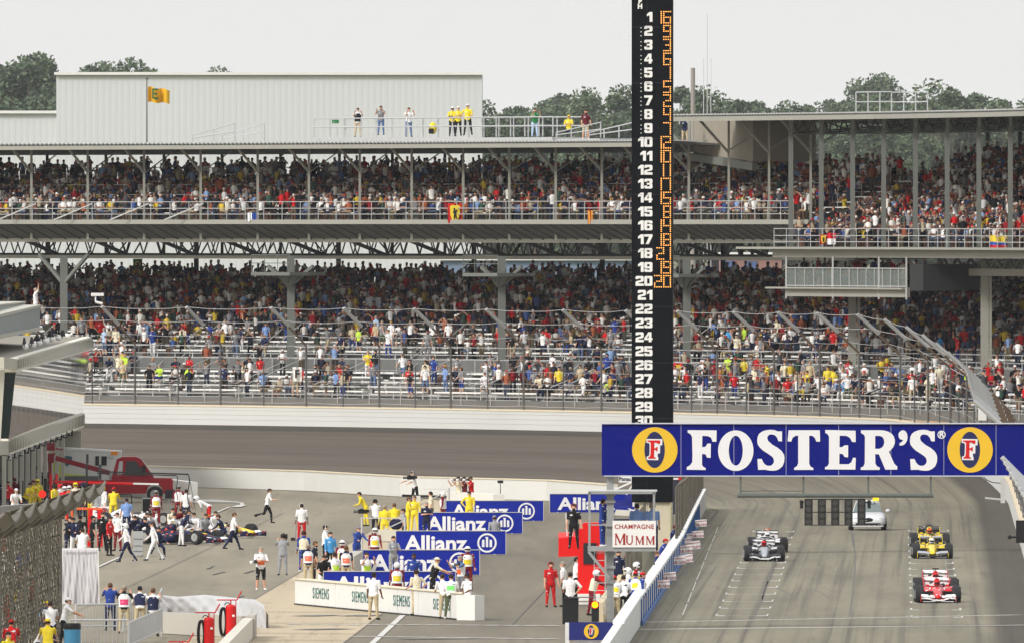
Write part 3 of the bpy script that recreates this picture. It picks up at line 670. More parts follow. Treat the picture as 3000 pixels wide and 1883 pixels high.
for px, ytop, d in [(a_, b_, 3950) for a_, b_ in ((-70, 215), (-15, 205), (50, 190), (105, 176), (150, 185), (128, 215), (20, 240), (75, 225), (225, 195), (345, 200))] + [(q_[0], q_[1] + ((20 if q_[0] > 300 else 10) if q_[2] < 2000 else 14), q_[2] * 2.3) for q_ in [(-40, 215, 1720), (25, 190, 1700), (85, 172, 1690), (140, 178, 1700), (190, 196, 1720), (262, 196, 2100), (310, 200, 2150), (380, 196, 2100), (650, 208, 2300),
                    (1440, 330, 1800), (1500, 325, 1820), (1560, 290, 1900), (1612, 262, 2500), (1650, 285, 1850), (1700, 275, 1800), (1742, 268, 1760), (1790, 290, 1780), (1840, 255, 1790),
                    (1900, 270, 1800), (1995, 235, 1760), (2040, 262, 1800), (2085, 285, 1900), (2130, 275, 1850), (2180, 280, 1820), (2225, 272, 1800), (2275, 290, 1900), (2330, 300, 1800),
                    (2360, 270, 2500), (2410, 258, 2450), (2470, 275, 2500), (2510, 240, 2300), (2560, 232, 2250), (2615, 228, 2250), (2650, 262, 2400), (2690, 262, 1950), (2730, 248, 1800), (2780, 245, 1780),
                    (2830, 262, 1850), (2870, 255, 1800), (2925, 262, 1900), (2970, 270, 1850), (3030, 265, 1800), (2350, 330, 1700), (2440, 330, 1720), (2530, 330, 1700), (2250, 340, 1700), (2620, 330, 1710)] + [(1425 + 47 * k + (k * 29) % 17, 296 + (k * 37) % 26 - (14 if 2480 < 1425 + 47 * k < 2660 or 1425 + 47 * k > 2700 else 0), 1760 + (k * 53) % 140) for k in range(35) if not 1860 < 1425 + 47 * k < 1960]]:
    i = len(trees); pr = protos[rnd.randrange(5)]; c = copy_tree(pr); H = CAMZ - (ytop - HOR) * d / F
    c.location = ((px - 1500) * d / F, d, 0); c.rotation_euler.z = rnd.uniform(0, 6.28); c.scale = (H / 25 * rnd.uniform(.9, 1.2),) * 2 + (H / 25 / .99,)
    trees.append((px, c, d, ytop))
for pr in protos:
    for ch in list(pr.children): bpy.data.objects.remove(ch)
    bpy.data.objects.remove(pr)
trees.sort(key=lambda q: q[0])
for i, (px, c, d, yt) in enumerate(trees):
    sz = 'pale hazy' if d > 5000 else ('dark green' if d < 4100 else 'mid green')
    zone = ('left of the tall white building' if px < 165 else 'behind the tall white building roof' if px < 700 else 'between the white building and the pylon' if px < 1850 else
            'just right of the pylon' if px < 2100 else 'above the left half of high roof' if px < 2500 else 'above the right half of high roof')
    c['_z'] = (sz, zone)
from collections import defaultdict
zz = defaultdict(list)
for q in trees: zz[tuple(q[1]['_z'])].append(q)
ORD = [w_ for w_ in 'first'.split()] if False else ['first', 'second', 'third', 'fourth', 'fifth', 'sixth', 'seventh', 'eighth', 'ninth', 'tenth', 'eleventh', 'twelfth', 'thirteenth', 'fourteenth', 'fifteenth', 'sixteenth', 'seventeenth', 'eighteenth', 'nineteenth', 'twentieth'] + ['twenty-' + w_ for w_ in 'first second third fourth fifth sixth seventh eighth ninth'.split()] + ['thirtieth'] + ['thirty-' + w_ for w_ in 'first second third fourth fifth sixth'.split()]
for (sz, zone), l in zz.items():
    for i, q in enumerate(l):
        c = q[1]; del c['_z']; pre = '' if len(l) == 1 else ORD[i] + ' from the left of the '
        tag(c, ('%s tree %s' % (sz, zone)) if not pre else '%s %s tree from the left %s' % (ORD[i], sz, zone), 'tree', 'trees beyond the grandstands')
up = thing('utility_pole', 'weathered wooden utility pole rising behind the high roof right of the pylon', 'pole', P(2030, 640, 1700))
m_ = MB(); m_.tube((0, 0, -8), (0, 0, 11.7), .22, .17); m_.build('pole', M(sRGB(150, 145, 140)), up)
m_ = MB(); m_.tube((0, 0, 4.2), (-4, 1, 3.4), .05); m_.tube((0, 0, 4.4), (6, 1, 4.0), .05); m_.build('wire', GREY, up)
up = thing('radio_mast', 'faint thin lattice radio mast against the white sky', 'mast', P(2072, 640, 3000))
m_ = MB()
for x, y in ((-.5, 0), (.5, 0), (0, .8)): m_.tube((x, y, -14), (x, y, 22), .05, n=4)
m_.tube((0, .3, 22), (0, .3, 28), .05, n=4); m_.build('lattice', M((.6, .6, .62)), up)
# ------------------------------------------------------------------ scoring pylon
def fitw(o, w_, h_=None):
    if o.get('fit'): return
    xs = [v.co.x for v in o.data.vertices]; zs = [v.co.z for v in o.data.vertices]
    sx = w_ / (max(xs) - min(xs)); sz = (h_ / (max(zs) - min(zs))) if h_ else sx
    o.scale = (sx, 1, sz); return o
DP = 985.0; kp = DP / F
py_ = thing('scoring_pylon', 'tall black scoring pylon with white numbers and orange lamps beside the straight', 'pylon', (411.5 * kp, DP, 0))
zp = lambda y: CAMZ - (y - HOR) * kp
m_ = MB(); m_.box((0, .95, (zp(1470) + 30) / 2), (1.86, 1.86, 30 - zp(1470))); m_.build('tower', M((.006, .007, .009), rough=.9, var=.2, scale=3, spec=.05), py_)
m_ = MB(); m_.box((0, .95, zp(1470) / 2), (1.6, 1.6, zp(1470))); m_.build('base', M(sRGB(196, 188, 165), var=.08), py_)
m_ = MB()
for y in (80 + 40.7 * 3 * k * 1.34 for k in range(0, 9)): m_.box((0, -.003, zp(y)), (1.88, .03, .02))
m_.box((-.24, -.003, 15), (.012, .03, 26)); m_.box((.93, -.01, 15), (.03, .06, 30 - 2.6)); m_.build('panel_frame', M((.03, .033, .04)), py_)
NUMW = M((.82, .82, .80), var=0)
RC = lambda a, b, c, d: [(a, b), (c, b), (c, d), (a, d)]
OC = [(3, 29), (21, 29), (24, 26), (24, 3), (21, 0), (3, 0), (0, 3), (0, 26)]
D6 = [[(3, 29), (21, 29), (24, 26), (24, 20), (15.5, 20), (15.5, 22.5), (8.5, 22.5), (8.5, 18.5), (21, 18.5), (24, 15.5), (24, 3), (21, 0), (3, 0), (0, 3), (0, 26)], RC(8.5, 6.2, 15.5, 12.5)]
DIG = {'0': [OC, RC(8.5, 7, 15.5, 22)], '1': [[(9, 29), (17.5, 29), (17.5, 0), (9, 0), (9, 19), (1, 16), (1, 22.5)]],
 '2': [[(0, 20), (0, 26), (3, 29), (21, 29), (24, 26), (24, 15), (21, 12), (9, 9.5), (9, 7), (24, 7), (24, 0), (0, 0), (0, 11), (3, 14), (15.5, 17), (15.5, 22), (8.5, 22), (8.5, 20)]],
 '3': [[(0, 20), (0, 26), (3, 29), (21, 29), (24, 26), (24, 17), (21.5, 14.5), (24, 12), (24, 3), (21, 0), (3, 0), (0, 3), (0, 9), (8.5, 9), (8.5, 6.5), (15.5, 6.5), (15.5, 11.5), (7, 11.5), (7, 17), (15.5, 17), (15.5, 22), (8.5, 22), (8.5, 20)]],
 '4': [[(12, 29), (21, 29), (21, 12), (24, 12), (24, 6), (21, 6), (21, 0), (13, 0), (13, 6), (0, 6), (0, 12)], [(13, 12), (13, 21), (8, 12)]],
 '5': [[(0, 29), (23, 29), (23, 22.5), (8, 22.5), (8, 19), (21, 19), (24, 16), (24, 3), (21, 0), (3, 0), (0, 3), (0, 9), (8.5, 9), (8.5, 6.5), (15.5, 6.5), (15.5, 12.5), (0, 12.5)]],
 '6': D6, '7': [[(0, 29), (24, 29), (24, 23), (13, 0), (4, 0), (14, 22), (0, 22)]],
 '8': [[(3, 29), (21, 29), (24, 26), (24, 17), (22, 14.7), (24, 12.5), (24, 3), (21, 0), (3, 0), (0, 3), (0, 12.5), (2, 14.7), (0, 17), (0, 26)], RC(8.5, 18, 15.5, 23), RC(8.5, 6, 15.5, 11.5)],
 '9': [[(24 - x, 29 - y) for x, y in l] for l in D6]}
for k in range(30):
    y = 36 + 40.7 * k + 14.5
    x1 = 24 * 0
    for c in reversed(str(k + 1)):
        wd = 17.5 if c == '1' else 24; x1 -= wd
        shape([[((x1 + px) * kp, (29 - (29 - pz)) * kp) for px, pz in lp] for lp in DIG[c]], 'number', NUMW, py_, (0, -.012, zp(y) - 14.5 * kp), .006); x1 -= 1.6
text('P', .3, 'number', NUMW, py_, ((1875 - 1911.5) * kp, -.02, zp(6)), bold=.015); text('H', .3, 'number', NUMW, py_, ((1875 - 1911.5) * kp, -.02, zp(20)), bold=.015)
text('M', .3, 'number', NUMW, py_, ((1875 - 1911.5) * kp, -.02, zp(-8)), bold=.015)
m_ = MB()
for k in range(1, 9):
    for j in range(3): m_.box(((1878 - 1911.5) * kp, -.01, zp(42 + 40.7 * k + 11.5 * j)), (.05, .02, .04))
m_.build('colon_dot', NUMW, py_)
SEG = {'0': ('1111', '1001', '1001', '1001', '1001', '1001', '1111'), '1': ('1', '1', '1', '1', '1', '1', '1'), '2': ('1111', '0001', '0001', '0111', '1000', '1000', '1111'),
       '3': ('1111', '0001', '0001', '0111', '0001', '0001', '1111'), '4': ('1001', '1001', '1001', '1111', '0001', '0001', '0001'), '5': ('1111', '1000', '1000', '1111', '0001', '0001', '1111'),
       '6': ('1111', '1000', '1000', '1111', '1001', '1001', '1111'), '7': ('1111', '0001', '0001', '0001', '0001', '0001', '0001'), '8': ('1111', '1001', '1001', '1111', '1001', '1001', '1111'),
       '9': ('1111', '1001', '1001', '1111', '0001', '0001', '1111')}
LED = M((1.0, .43, .1), var=0, emit=1.25)
for k, s_ in enumerate(['16', '9', '3', '6', '1', '5', '2', '4', '7', '12', '10', '11', '17', '15', '8', '14', '18', '21', '19', '20']):
    m_ = MB(); x1 = 1964.0
    for ch in reversed(s_):
        g = SEG[ch]; wd = len(g[0]) if ch != '1' else 1
        for r_, row in enumerate(g):
            for c_, v in enumerate(row):
                if v == '1': m_.box(((x1 - (wd - 1 - c_) * 6.4 - 1911.5) * kp, -.02, zp(35 + 40.7 * k + r_ * 5.5)), (.05, .02, .046))
        x1 -= (wd - 1) * 6.4 + (7.5 if ch != '1' else 20 if k in (11, 17) else 8)
    m_.build('lamp_digits', LED, py_)
# ------------------------------------------------------------------ start gantry
DG = 807.0; kg = DG / F
ga = thing('start_gantry', 'steel gantry over the straight carrying a long blue banner', 'gantry', P(1788, 1840, DG)); gl0 = ga.location
def gx(px): return (px - 1500) * kg - gl0.x
def gz(y): return CAMZ - (y - HOR) * kg - gl0.z
m_ = MB(); m_.box(((gx(1763) + gx(3120)) / 2, 0, (gz(1241) + gz(1391)) / 2), (gx(3120) - gx(1763), .12, gz(1241) - gz(1391)))
bn = m_.build('banner', M(sRGB(17, 25, 118), rough=.85, var=.08, scale=.5, spec=.05), ga)
m_ = MB(); m_.box(((gx(1757) + gx(3120)) / 2, -.03, gz(1239)), (gx(3120) - gx(1757), .25, .04)); m_.box(((gx(1770) + gx(3120)) / 2, -.03, gz(1393)), (gx(3120) - gx(1770), .25, .035))
for px in (1995, 2150, 2303, 2457, 2610, 2765, 2918): m_.box((gx(px), -.061, (gz(1241) + gz(1391)) / 2), (.012, .004, 1.85))
m_.build('trim', M((.55, .57, .66)), ga)
LW = M((.78, .78, .80), rough=.5, var=.04)
def z3(p): return (gx(1750 + p[0] / 3.706), gz(1220 + p[1] / 3.706))
def z4(p): return (gx(2300 + p[0] / 3.441), gz(1220 + p[1] / 3.441))
FL = [(980, 142), (1295, 145), (1293, 268), (1250, 268), (1235, 225), (1200, 207), (1140, 205), (1137, 328), (1175, 322), (1195, 288), (1232, 288), (1230, 443), (1190, 440), (1175, 405), (1137, 400), (1135, 515), (1150, 540), (1177, 555), (1177, 575), (970, 572), (972, 543), (1005, 525), (1030, 490), (1033, 410), (1028, 215), (1010, 185), (980, 168)]
SL = [(2005, 155), (2005, 265), (1965, 262), (1952, 225), (1930, 200), (1905, 190), (1870, 190), (1848, 210), (1845, 235), (1855, 260), (1900, 300), (1960, 335), (2000, 368), (2025, 405), (2032, 440), (2028, 490), (2010, 535), (1975, 565), (1940, 580), (1900, 583), (1860, 580), (1820, 572), (1745, 574), (1738, 455), (1785, 455), (1800, 490), (1820, 515), (1850, 530), (1885, 527), (1908, 508), (1918, 485), (1915, 455), (1895, 428), (1850, 397), (1800, 365), (1765, 332), (1742, 300), (1735, 265), (1740, 215), (1758, 180), (1790, 157), (1830, 143), (1880, 138), (1925, 142), (1960, 156)]
TLt = [(35, 133), (350, 133), (353, 248), (315, 248), (300, 210), (275, 190), (243, 188), (243, 470), (255, 498), (285, 515), (285, 533), (90, 533), (92, 512), (120, 495), (132, 465), (132, 188), (105, 190), (75, 210), (62, 248), (25, 245)]
EL = [(405, 130), (710, 138), (712, 253), (675, 250), (655, 212), (620, 190), (550, 188), (548, 303), (575, 303), (600, 285), (636, 285), (635, 407), (600, 403), (580, 372), (548, 370), (546, 475), (640, 475), (668, 455), (685, 410), (713, 412), (708, 530), (402, 528), (402, 507), (430, 492), (442, 465), (443, 200), (430, 175), (405, 160)]
RL = [(765, 133), (960, 133), (1005, 137), (1040, 148), (1075, 168), (1095, 195), (1106, 230), (1106, 265), (1090, 305), (1047, 350), (1100, 470), (1132, 500), (1130, 530), (1010, 530), (945, 375), (908, 375), (910, 470), (925, 495), (955, 510), (953, 533), (762, 533), (762, 510), (790, 498), (803, 465), (805, 200), (795, 180), (765, 160)]
RH = [(908, 190), (955, 190), (980, 200), (996, 225), (1000, 255), (993, 285), (975, 308), (950, 320), (908, 320)]
AP = [(1190, 133), (1213, 143), (1228, 165), (1235, 205), (1228, 240), (1210, 270), (1190, 285), (1155, 288), (1152, 265), (1175, 252), (1190, 232), (1160, 225), (1146, 205), (1142, 175), (1150, 155), (1168, 138)]
Y = -.075
shape([[z3(p) for p in FL]], 'letter', LW, bn, (0, Y, 0)); shape([[z3(p) for p in ell(1503, 365, 192, 220)], [z3(p) for p in ell(1503, 365, 76, 162)]], 'letter', LW, bn, (0, Y, 0))
shape([[z3(p) for p in SL]], 'letter', LW, bn, (0, Y, 0)); shape([[(z3(p)[0] + 447.4 * kg, z3(p)[1]) for p in SL]], 'letter', LW, bn, (0, Y, 0))
shape([[z4(p) for p in TLt]], 'letter', LW, bn, (0, Y, 0)); shape([[z4(p) for p in EL]], 'letter', LW, bn, (0, Y, 0))
shape([[z4(p) for p in RL], [z4(p) for p in RH]], 'letter', LW, bn, (0, Y, 0)); shape([[z4(p) for p in AP]], 'letter', LW, bn, (0, Y, 0))
shape([[z4(p) for p in ell(1577, 178, 41, 41)], [z4(p) for p in ell(1577, 178, 32, 32)]], 'registered_mark', LW, bn, (0, Y, 0))
text('R', 17 * kg * 1.35, 'registered_mark', LW, bn, (*z4((1577, 178))[:1], Y, z4((1577, 178))[1]), bold=.01)
NAVY = M(sRGB(32, 38, 84), var=.05); GOLD = M(sRGB(228, 185, 45), rough=.5, var=.05)
FI = [(545, 253), (683, 253), (680, 292), (655, 290), (640, 278), (618, 278), (618, 340), (632, 338), (645, 325), (655, 325), (652, 372), (642, 372), (632, 358), (617, 358), (615, 425), (622, 438), (635, 440), (635, 452), (550, 452), (550, 440), (570, 430), (577, 400), (580, 290), (570, 270), (545, 268)]
FO = [(533, 238), (707, 240), (704, 308), (682, 306), (680, 396), (655, 396), (655, 430), (662, 440), (662, 468), (536, 466), (536, 430), (558, 424), (566, 400), (568, 300), (558, 282), (533, 280)]
def oval(cx, cy, sc_, par, conv, y):
    q = lambda pts: [conv((cx + (a - 622) * sc_, cy + (b_ - 357) * sc_)) for a, b_ in pts]
    shape([q(ell(624, 357, 247, 246, 60)), q(ell(622, 357, 112, 198))], 'logo_ring', GOLD, par, (0, y, 0))
    shape([q(ell(622, 357, 124, 211))], 'logo_white', LW, par, (0, y + .012, 0), .004); shape([q(ell(622, 357, 110, 196))], 'logo_oval', NAVY, par, (0, y - .004, 0), .004)
    shape([q(FO)], 'logo_letter', LW, par, (0, y - .013, 0), .004); shape([q(FI)], 'logo_letter', RED, par, (0, y - .022, 0), .004)
oval(622, 357, 1, bn, z3, Y); oval(622 + 923.5 * 3.706, 357, 1, bn, z3, Y)
m_ = MB(); m_.box((gx(1788), .25, (gz(1392) + 0) / 2), (.26, .26, gz(1392)))
for y in (1447, 1468, 1537, 1619, 1660, 1704): m_.box((gx(1788), .1, gz(y)), (.38, .14, .1))
m_.build('column', GREY, ga)
m_ = MB(); m_.cur = 0; m_.tube((gx(2160), 0, gz(1450)), (gx(2735), 0, gz(1450)), .085, n=10)
for px in (2170, 2354, 2544, 2727): m_.box((gx(px), 0, (gz(1392) + gz(1450)) / 2), (.07, .07, gz(1392) - gz(1450)))
m_.path([(gx(2172), .02, gz(1438)), (gx(2230), .02, gz(1436)), (gx(2352), .02, gz(1437))], .02); m_.build('light_bar', M(sRGB(96, 102, 98), rough=.5, var=.15, scale=4), ga)
sl = thing('start_light', 'black start light panel with five unlit lamp columns hanging over the straight', 'traffic light', P(2446, 1538, DG - .3)); s0 = sl.location
for k, px in enumerate((2369, 2408, 2447, 2486, 2524)):
    m_ = MB(); m_.box(((px - 2446) * kg, 0, 38 * kg), (24 * kg, .2, 76 * kg)); cl_ = m_.build('lamp_column', M((.02, .02, .022), var=.1), sl)
    m_ = MB()
    for y in (10, 29, 48, 66): m_.tube(((px - 2446) * kg, -.1, (y) * kg), ((px - 2446) * kg, -.115, (y) * kg), 8.2 * kg, n=16)
    m_.build('lens', M((.055, .055, .05), rough=.25), cl_)
m_ = MB(); m_.box((0, .02, 39 * kg), (176 * kg, .05, 2.5 * kg)); m_.box((0, .02, 1 * kg), (178 * kg, .12, 2 * kg)); m_.box((0, 0, 77 * kg), (178 * kg, .1, 3 * kg))
for px in (2348, 2546):
    m_.tube(((px - 2446) * kg, -.05, 66 * kg), ((px - 2446) * kg, -.05, 50 * kg), .06); m_.ball(((px - 2446) * kg, -.05, 69 * kg), .08); m_.box(((px - 2446 + (8 if px < 2400 else -8)) * kg, -.05, 69 * kg), (16 * kg, .03, .03))
m_.build('bracket', BLACK, sl)
# steward platform on the gantry post
sp = thing('steward_platform', 'grey steel steward platform with flat roof clamped to the gantry column', 'platform', P(1820, 1612, DG)); p0 = sp.location
X = lambda px: (px - 1820) * kg; Z = lambda y: -(y - 1612) * kg
m_ = MB(); m_.box(((X(1722) + X(1925)) / 2, .6, Z(1436)), (X(1925) - X(1722), 1.7, .05)); m_.build('roof', M((.6, .61, .60)), sp)
m_ = MB(); m_.box(((X(1724) + X(1921)) / 2, -.2, Z(1441)), (X(1921) - X(1724), .08, .11)); m_.box(((X(1722) + X(1920)) / 2, -.25, Z(1607)), (X(1920) - X(1722), .1, .16))
for px in (1727, 1916):
    for y in (-.2, 1.4): m_.box((X(px), y, (Z(1441) + Z(1600)) / 2), (.08, .08, Z(1441) - Z(1600)))
m_.box(((X(1722) + X(1920)) / 2, .6, Z(1602)), (X(1920) - X(1722), 1.6, .05)); m_.beam((X(1724), -.25, Z(1614)), (X(1784), -.25, Z(1690)), .1); m_.box(((X(1722) + X(1795)) / 2, -.2, Z(1536)), (X(1795) - X(1722), .05, .05))
m_.build('frame', GREY, sp)
m_ = MB()
for y in range(1618, 1800, 22): m_.box((X(1757), -.1, Z(y)), (.38, .025, .025))
for px in (1741, 1773): m_.box((X(px), -.1, (Z(1612) + Z(1800)) / 2), (.025, .025, Z(1612) - Z(1800)))
m_.build('ladder', LSTEEL, sp)
def mumm(par, w_, h_, y, small=False):
    RD = M(sRGB(160, 38, 38), var=0)
    a = text('CHAMPAGNE', 1, 'lettering', RD, par, (0, y, h_ * .27), th=.004, bold=.012, spacing=1.08); fitw(a, w_ * .93, h_ * .17)
    def serifM(x, cap):
        h = cap; q = h * .95; t = h * .12
        return [[(x, 0), (x + t * 1.6, 0), (x + t * 1.6, t * .4), (x + t * 1.1, t * .4), (x + t * 1.1, h * .75), (x + q * .5, 0), (x + q - t * 1.6, h * .75), (x + q - t * 1.6, t * .4), (x + q - t * 2.1, t * .4), (x + q - t * 2.1, 0), (x + q + t * .4, 0), (x + q + t * .4, t * .4), (x + q, t * .4), (x + q, h - t * .4), (x + q + t * .4, h - t * .4), (x + q + t * .4, h), (x + q - t * 1.4, h), (x + q * .5 + t * .2, h * .28), (x + t * 1.5, h), (x - t * .3, h), (x - t * .3, h - t * .4), (x + t * .4, h - t * .4), (x + t * .4, t * .4), (x, t * .4)]]
    def serifU(x, cap):
        h = cap; q = h * .75; t = h * .12
        return [[(x, h), (x + t * 2, h), (x + t * 2, h * .94), (x + t * 1.7, h * .94), (x + t * 1.7, h * .3), (x + q * .4, h * .12), (x + q * .7, h * .12), (x + q - t * .9, h * .3), (x + q - t * .9, h * .94), (x + q - t * 1.4, h * .94), (x + q - t * 1.4, h), (x + q + t * .4, h), (x + q + t * .4, h * .94), (x + q, h * .94), (x + q, h * .25), (x + q * .75, 0), (x + q * .35, 0), (x + t * .4, h * .25), (x + t * .4, h * .94), (x, h * .94)]]
    k_ = w_ / 1.30; u = h_
    for fn, x, cap in ((serifM, -.46, .42), (serifU, -.20, .35), (serifM, .03, .33), (serifM, .28, .33)): shape([[(px * w_ * 1.0, pz * u) for px, pz in [(a_ * 1.0, b_ - .40) for a_, b_ in [(x + (p[0] - x) * .62, p[1]) for p in fn(x, cap)[0]]]]], 'lettering', RD, par, (0, y, 0), .004)
sg = thing('sign_board', 'large white board with red CHAMPAGNE MUMM lettering on the steward platform', 'sign', P(1858, 1563, DG - .35))
m_ = MB(); m_.box((0, .02, 0), (127 * kg, .04, 78 * kg)); m_.build('board', M((.80, .79, .76), var=.03), sg); mumm(sg, 124 * kg, 78 * kg, -.006)
sg2 = thing('sign_board', 'blue board with gold oval logo at the near end of the pit wall', 'sign', P(1732, 1848, 762)); kk = 762 / F
m_ = MB(); m_.loft([[(x * kk, y, z * kk) for x, z in ((-65, -26), (-65, 27), (66, 27), (66, -4), (48, -26))] for y in (0, .05)]); m_.build('board', M(sRGB(30, 38, 110), var=.05), sg2)
oval(0, 0, 1, sg2, lambda p: (p[0] * .31 / 3.7 * kk * 1.04, -p[1] * .33 / 3.7 * kk), -.02)
m_ = MB(); m_.box((-70 * kk, .3, -5 * kk), (12 * kk, .2, 60 * kk)); m_.box((0, .3, -32 * kk), (100 * kk, .3, 8 * kk)); m_.build('stand', WHITE, sg2)
kk = 803 / F
tl_ = thing('signal_light', 'black pit signal with lit amber lamp left of the gantry column', 'traffic light', P(1744, 1818, 803))
m_ = MB(); m_.box((0, 0, 27 * kk), (22 * kk, .2, 58 * kk)); m_.build('housing', BLACK, tl_)
m_ = MB(); m_.tube((-1 * kk, -.14, 48 * kk), (-1 * kk, -.1, 48 * kk), 11 * kk, n=20); m_.build('halo', M((.9, .02, .01), var=0, emit=.6), tl_)
m_ = MB(); m_.tube((-1 * kk, -.16, 48 * kk), (-1 * kk, -.14, 48 * kk), 8.7 * kk, n=20); m_.build('lamp', M((1, .85, 0), var=0, emit=1.2), tl_)
bx = thing('black_cabinet', 'plain black cabinet under a thin flat shelf left of the amber pit signal', 'cabinet', P(1671, 1826, 806)); kk = 806 / F
m_ = MB(); m_.box((0, 0, 36 * kk), (47 * kk, .5, 73 * kk)); m_.box((0, -.01, 74 * kk), (50 * kk, .54, 3 * kk)); m_.build('box', BLACK, bx)
m_ = MB(); m_.box((37 * kk, -.1, 78 * kk), (75 * kk, .5, 2.5 * kk)); m_.build('shelf', DGREY, bx)
# ------------------------------------------------------------------ advertising boards and painted wall in the pit lane
ABL = M(sRGB(24, 42, 148), rough=.8, var=.06, spec=.08)
for i, (px, yb, wv, hv, lab) in enumerate([(948, 1752, 5.25, 1.04, 'nearest blue Allianz board just behind the long white barrier'), (1060, 1684, 5.0, 1.04, 'second blue Allianz board from the front with camouflage man before it'),
        (1160, 1624, 4.95, 1.04, 'third blue Allianz board from the front below the camera platform'), (1226, 1563, 5.0, 1.0, 'fourth blue Allianz board from the front beside the man in grey overalls'),
        (1300, 1526, 5.0, 1.0, 'farthest blue Allianz board left with a man in yellow before it'), (1611, 1501, 5.2, .94, 'blue Allianz board partly hidden behind the steward platform roof')]):
    s_ = S(yb); d = F / s_; o = thing('advertising_board', lab, 'advertising board', ((px - 1500) / s_, d, 0), group='blue advertising boards across the pit lane')
    m_ = MB(); m_.box((wv / 2, .04, hv / 2 + .03), (wv, .08, hv)); m_.build('panel', ABL, o)
    m_ = MB(); m_.box((wv / 2, .03, hv + .045), (wv + .04, .12, .03)); m_.box((wv + .01, .03, hv / 2), (.03, .12, hv)); m_.box((-.01, .03, hv / 2), (.03, .12, hv))
    for x in (.4, wv - .5): m_.box((x, .2, .02), (.08, .5, .04))
    m_.build('frame', LSTEEL, o)
    tx = text('Allianz', 1, 'lettering', LW, o, (0, -.012, hv * .47), bold=.03, align='LEFT'); fitw(tx, wv * .575, hv * .70); tx.location.x = wv * .085
    shape([ell(wv * .83, hv * .52, hv * .42, hv * .42, 36), ell(wv * .83, hv * .52, hv * .34, hv * .34, 36)], 'logo', LW, o, (0, -.012, 0))
    c = wv * .83; h = hv
    shape([[(c - .16 * h - .06 * h, h * .34), (c - .16 * h - .06 * h, h * .62), (c - .16 * h - .03 * h, h * .66), (c - .16 * h + .05 * h, h * .66), (c - .16 * h + .05 * h, h * .34)],
           [(c - .05 * h, h * .34), (c - .05 * h, h * .74), (c - .08 * h, h * .74), (c - .08 * h, h * .78), (c + .05 * h, h * .78), (c + .05 * h, h * .34)],
           [(c + .11 * h, h * .34), (c + .11 * h, h * .66), (c + .2 * h, h * .66), (c + .22 * h, h * .62), (c + .22 * h, h * .34)]], 'logo', LW, o, (0, -.012, 0))
a, b_ = G(864, 1769), G(1352, 1815); dv = (b_ - a); L_ = dv.length; ang = math.atan2(dv.y, dv.x)
sw = thing('painted_barrier', 'long white concrete barrier lettered SIEMENS in dark green in the pit lane', 'barrier', a, rz=ang)
m_ = MB(); hb = .99; n_ = 8
for k in range(n_):
    m_.loft([[(L_ * k / n_ + .03, 0, 0), (L_ * k / n_ + .03, 0, hb), (L_ * k / n_ + .03, .45, hb), (L_ * k / n_ + .03, .45, 0)], [(L_ * (k + 1) / n_ - .03, 0, 0), (L_ * (k + 1) / n_ - .03, 0, hb), (L_ * (k + 1) / n_ - .03, .45, hb), (L_ * (k + 1) / n_ - .03, .45, 0)]])
m_.box((L_ / 2, .22, hb / 2), (L_ - .1, .35, hb - .04)); m_.build('block', M((.72, .72, .70), var=.08, scale=1.5), sw)
m_ = MB(); m_.box((L_ / 2, .24, hb + .012), (L_, .62, .03)); m_.build('coping', M(sRGB(222, 212, 186), var=.05), sw)
m_ = MB(); m_.box((L_ / 2, .02, .02), (L_, .12, .05)); m_.build('base_gap', BLACK, sw)
def along(px):     # distance along the barrier whose foot shows at column px
    lo, hi = 0, L_
    for _ in range(30):
        m = (lo + hi) / 2; p = a + dv * (m / L_)
        if 1500 + F * p.x / p.y < px: lo = m
        else: hi = m
    return lo
GRN = M(sRGB(38, 104, 96), var=.05)
for p0_, p1_ in ((917, 964), (1032, 1080), (1153, 1201), (1270, 1318)):
    u, v = along(p0_), along(p1_); tx = text('SIEMENS', 1, 'lettering', GRN, sw, ((u + v) / 2, -.012, hb * .5), bold=.0, spacing=1.25); fitw(tx, v - u, .42)
wall([G(1352, 1815), G(1405, 1816)], .95, .5, 'barrier_end', PAINT, 'pale concrete end block at the right end of the lettered white barrier')
wall([A(-22.75, 912), A(-22.75, 928)], 1.05, .5, 'barrier_block', CONC, 'grey concrete barrier block left of the second Allianz board')
wall([G(1325, 1492), G(1462, 1500)], .95, .6, 'white_counter', PAINT, 'long low white counter in front of the three crouching photographers')
wall([A(-10.95, d) for d in (816, 850, 905)], .8, .25, 'low_wall', M(sRGB(206, 190, 156), var=.08), 'low tan concrete wall running between the red stand and the gantry column')
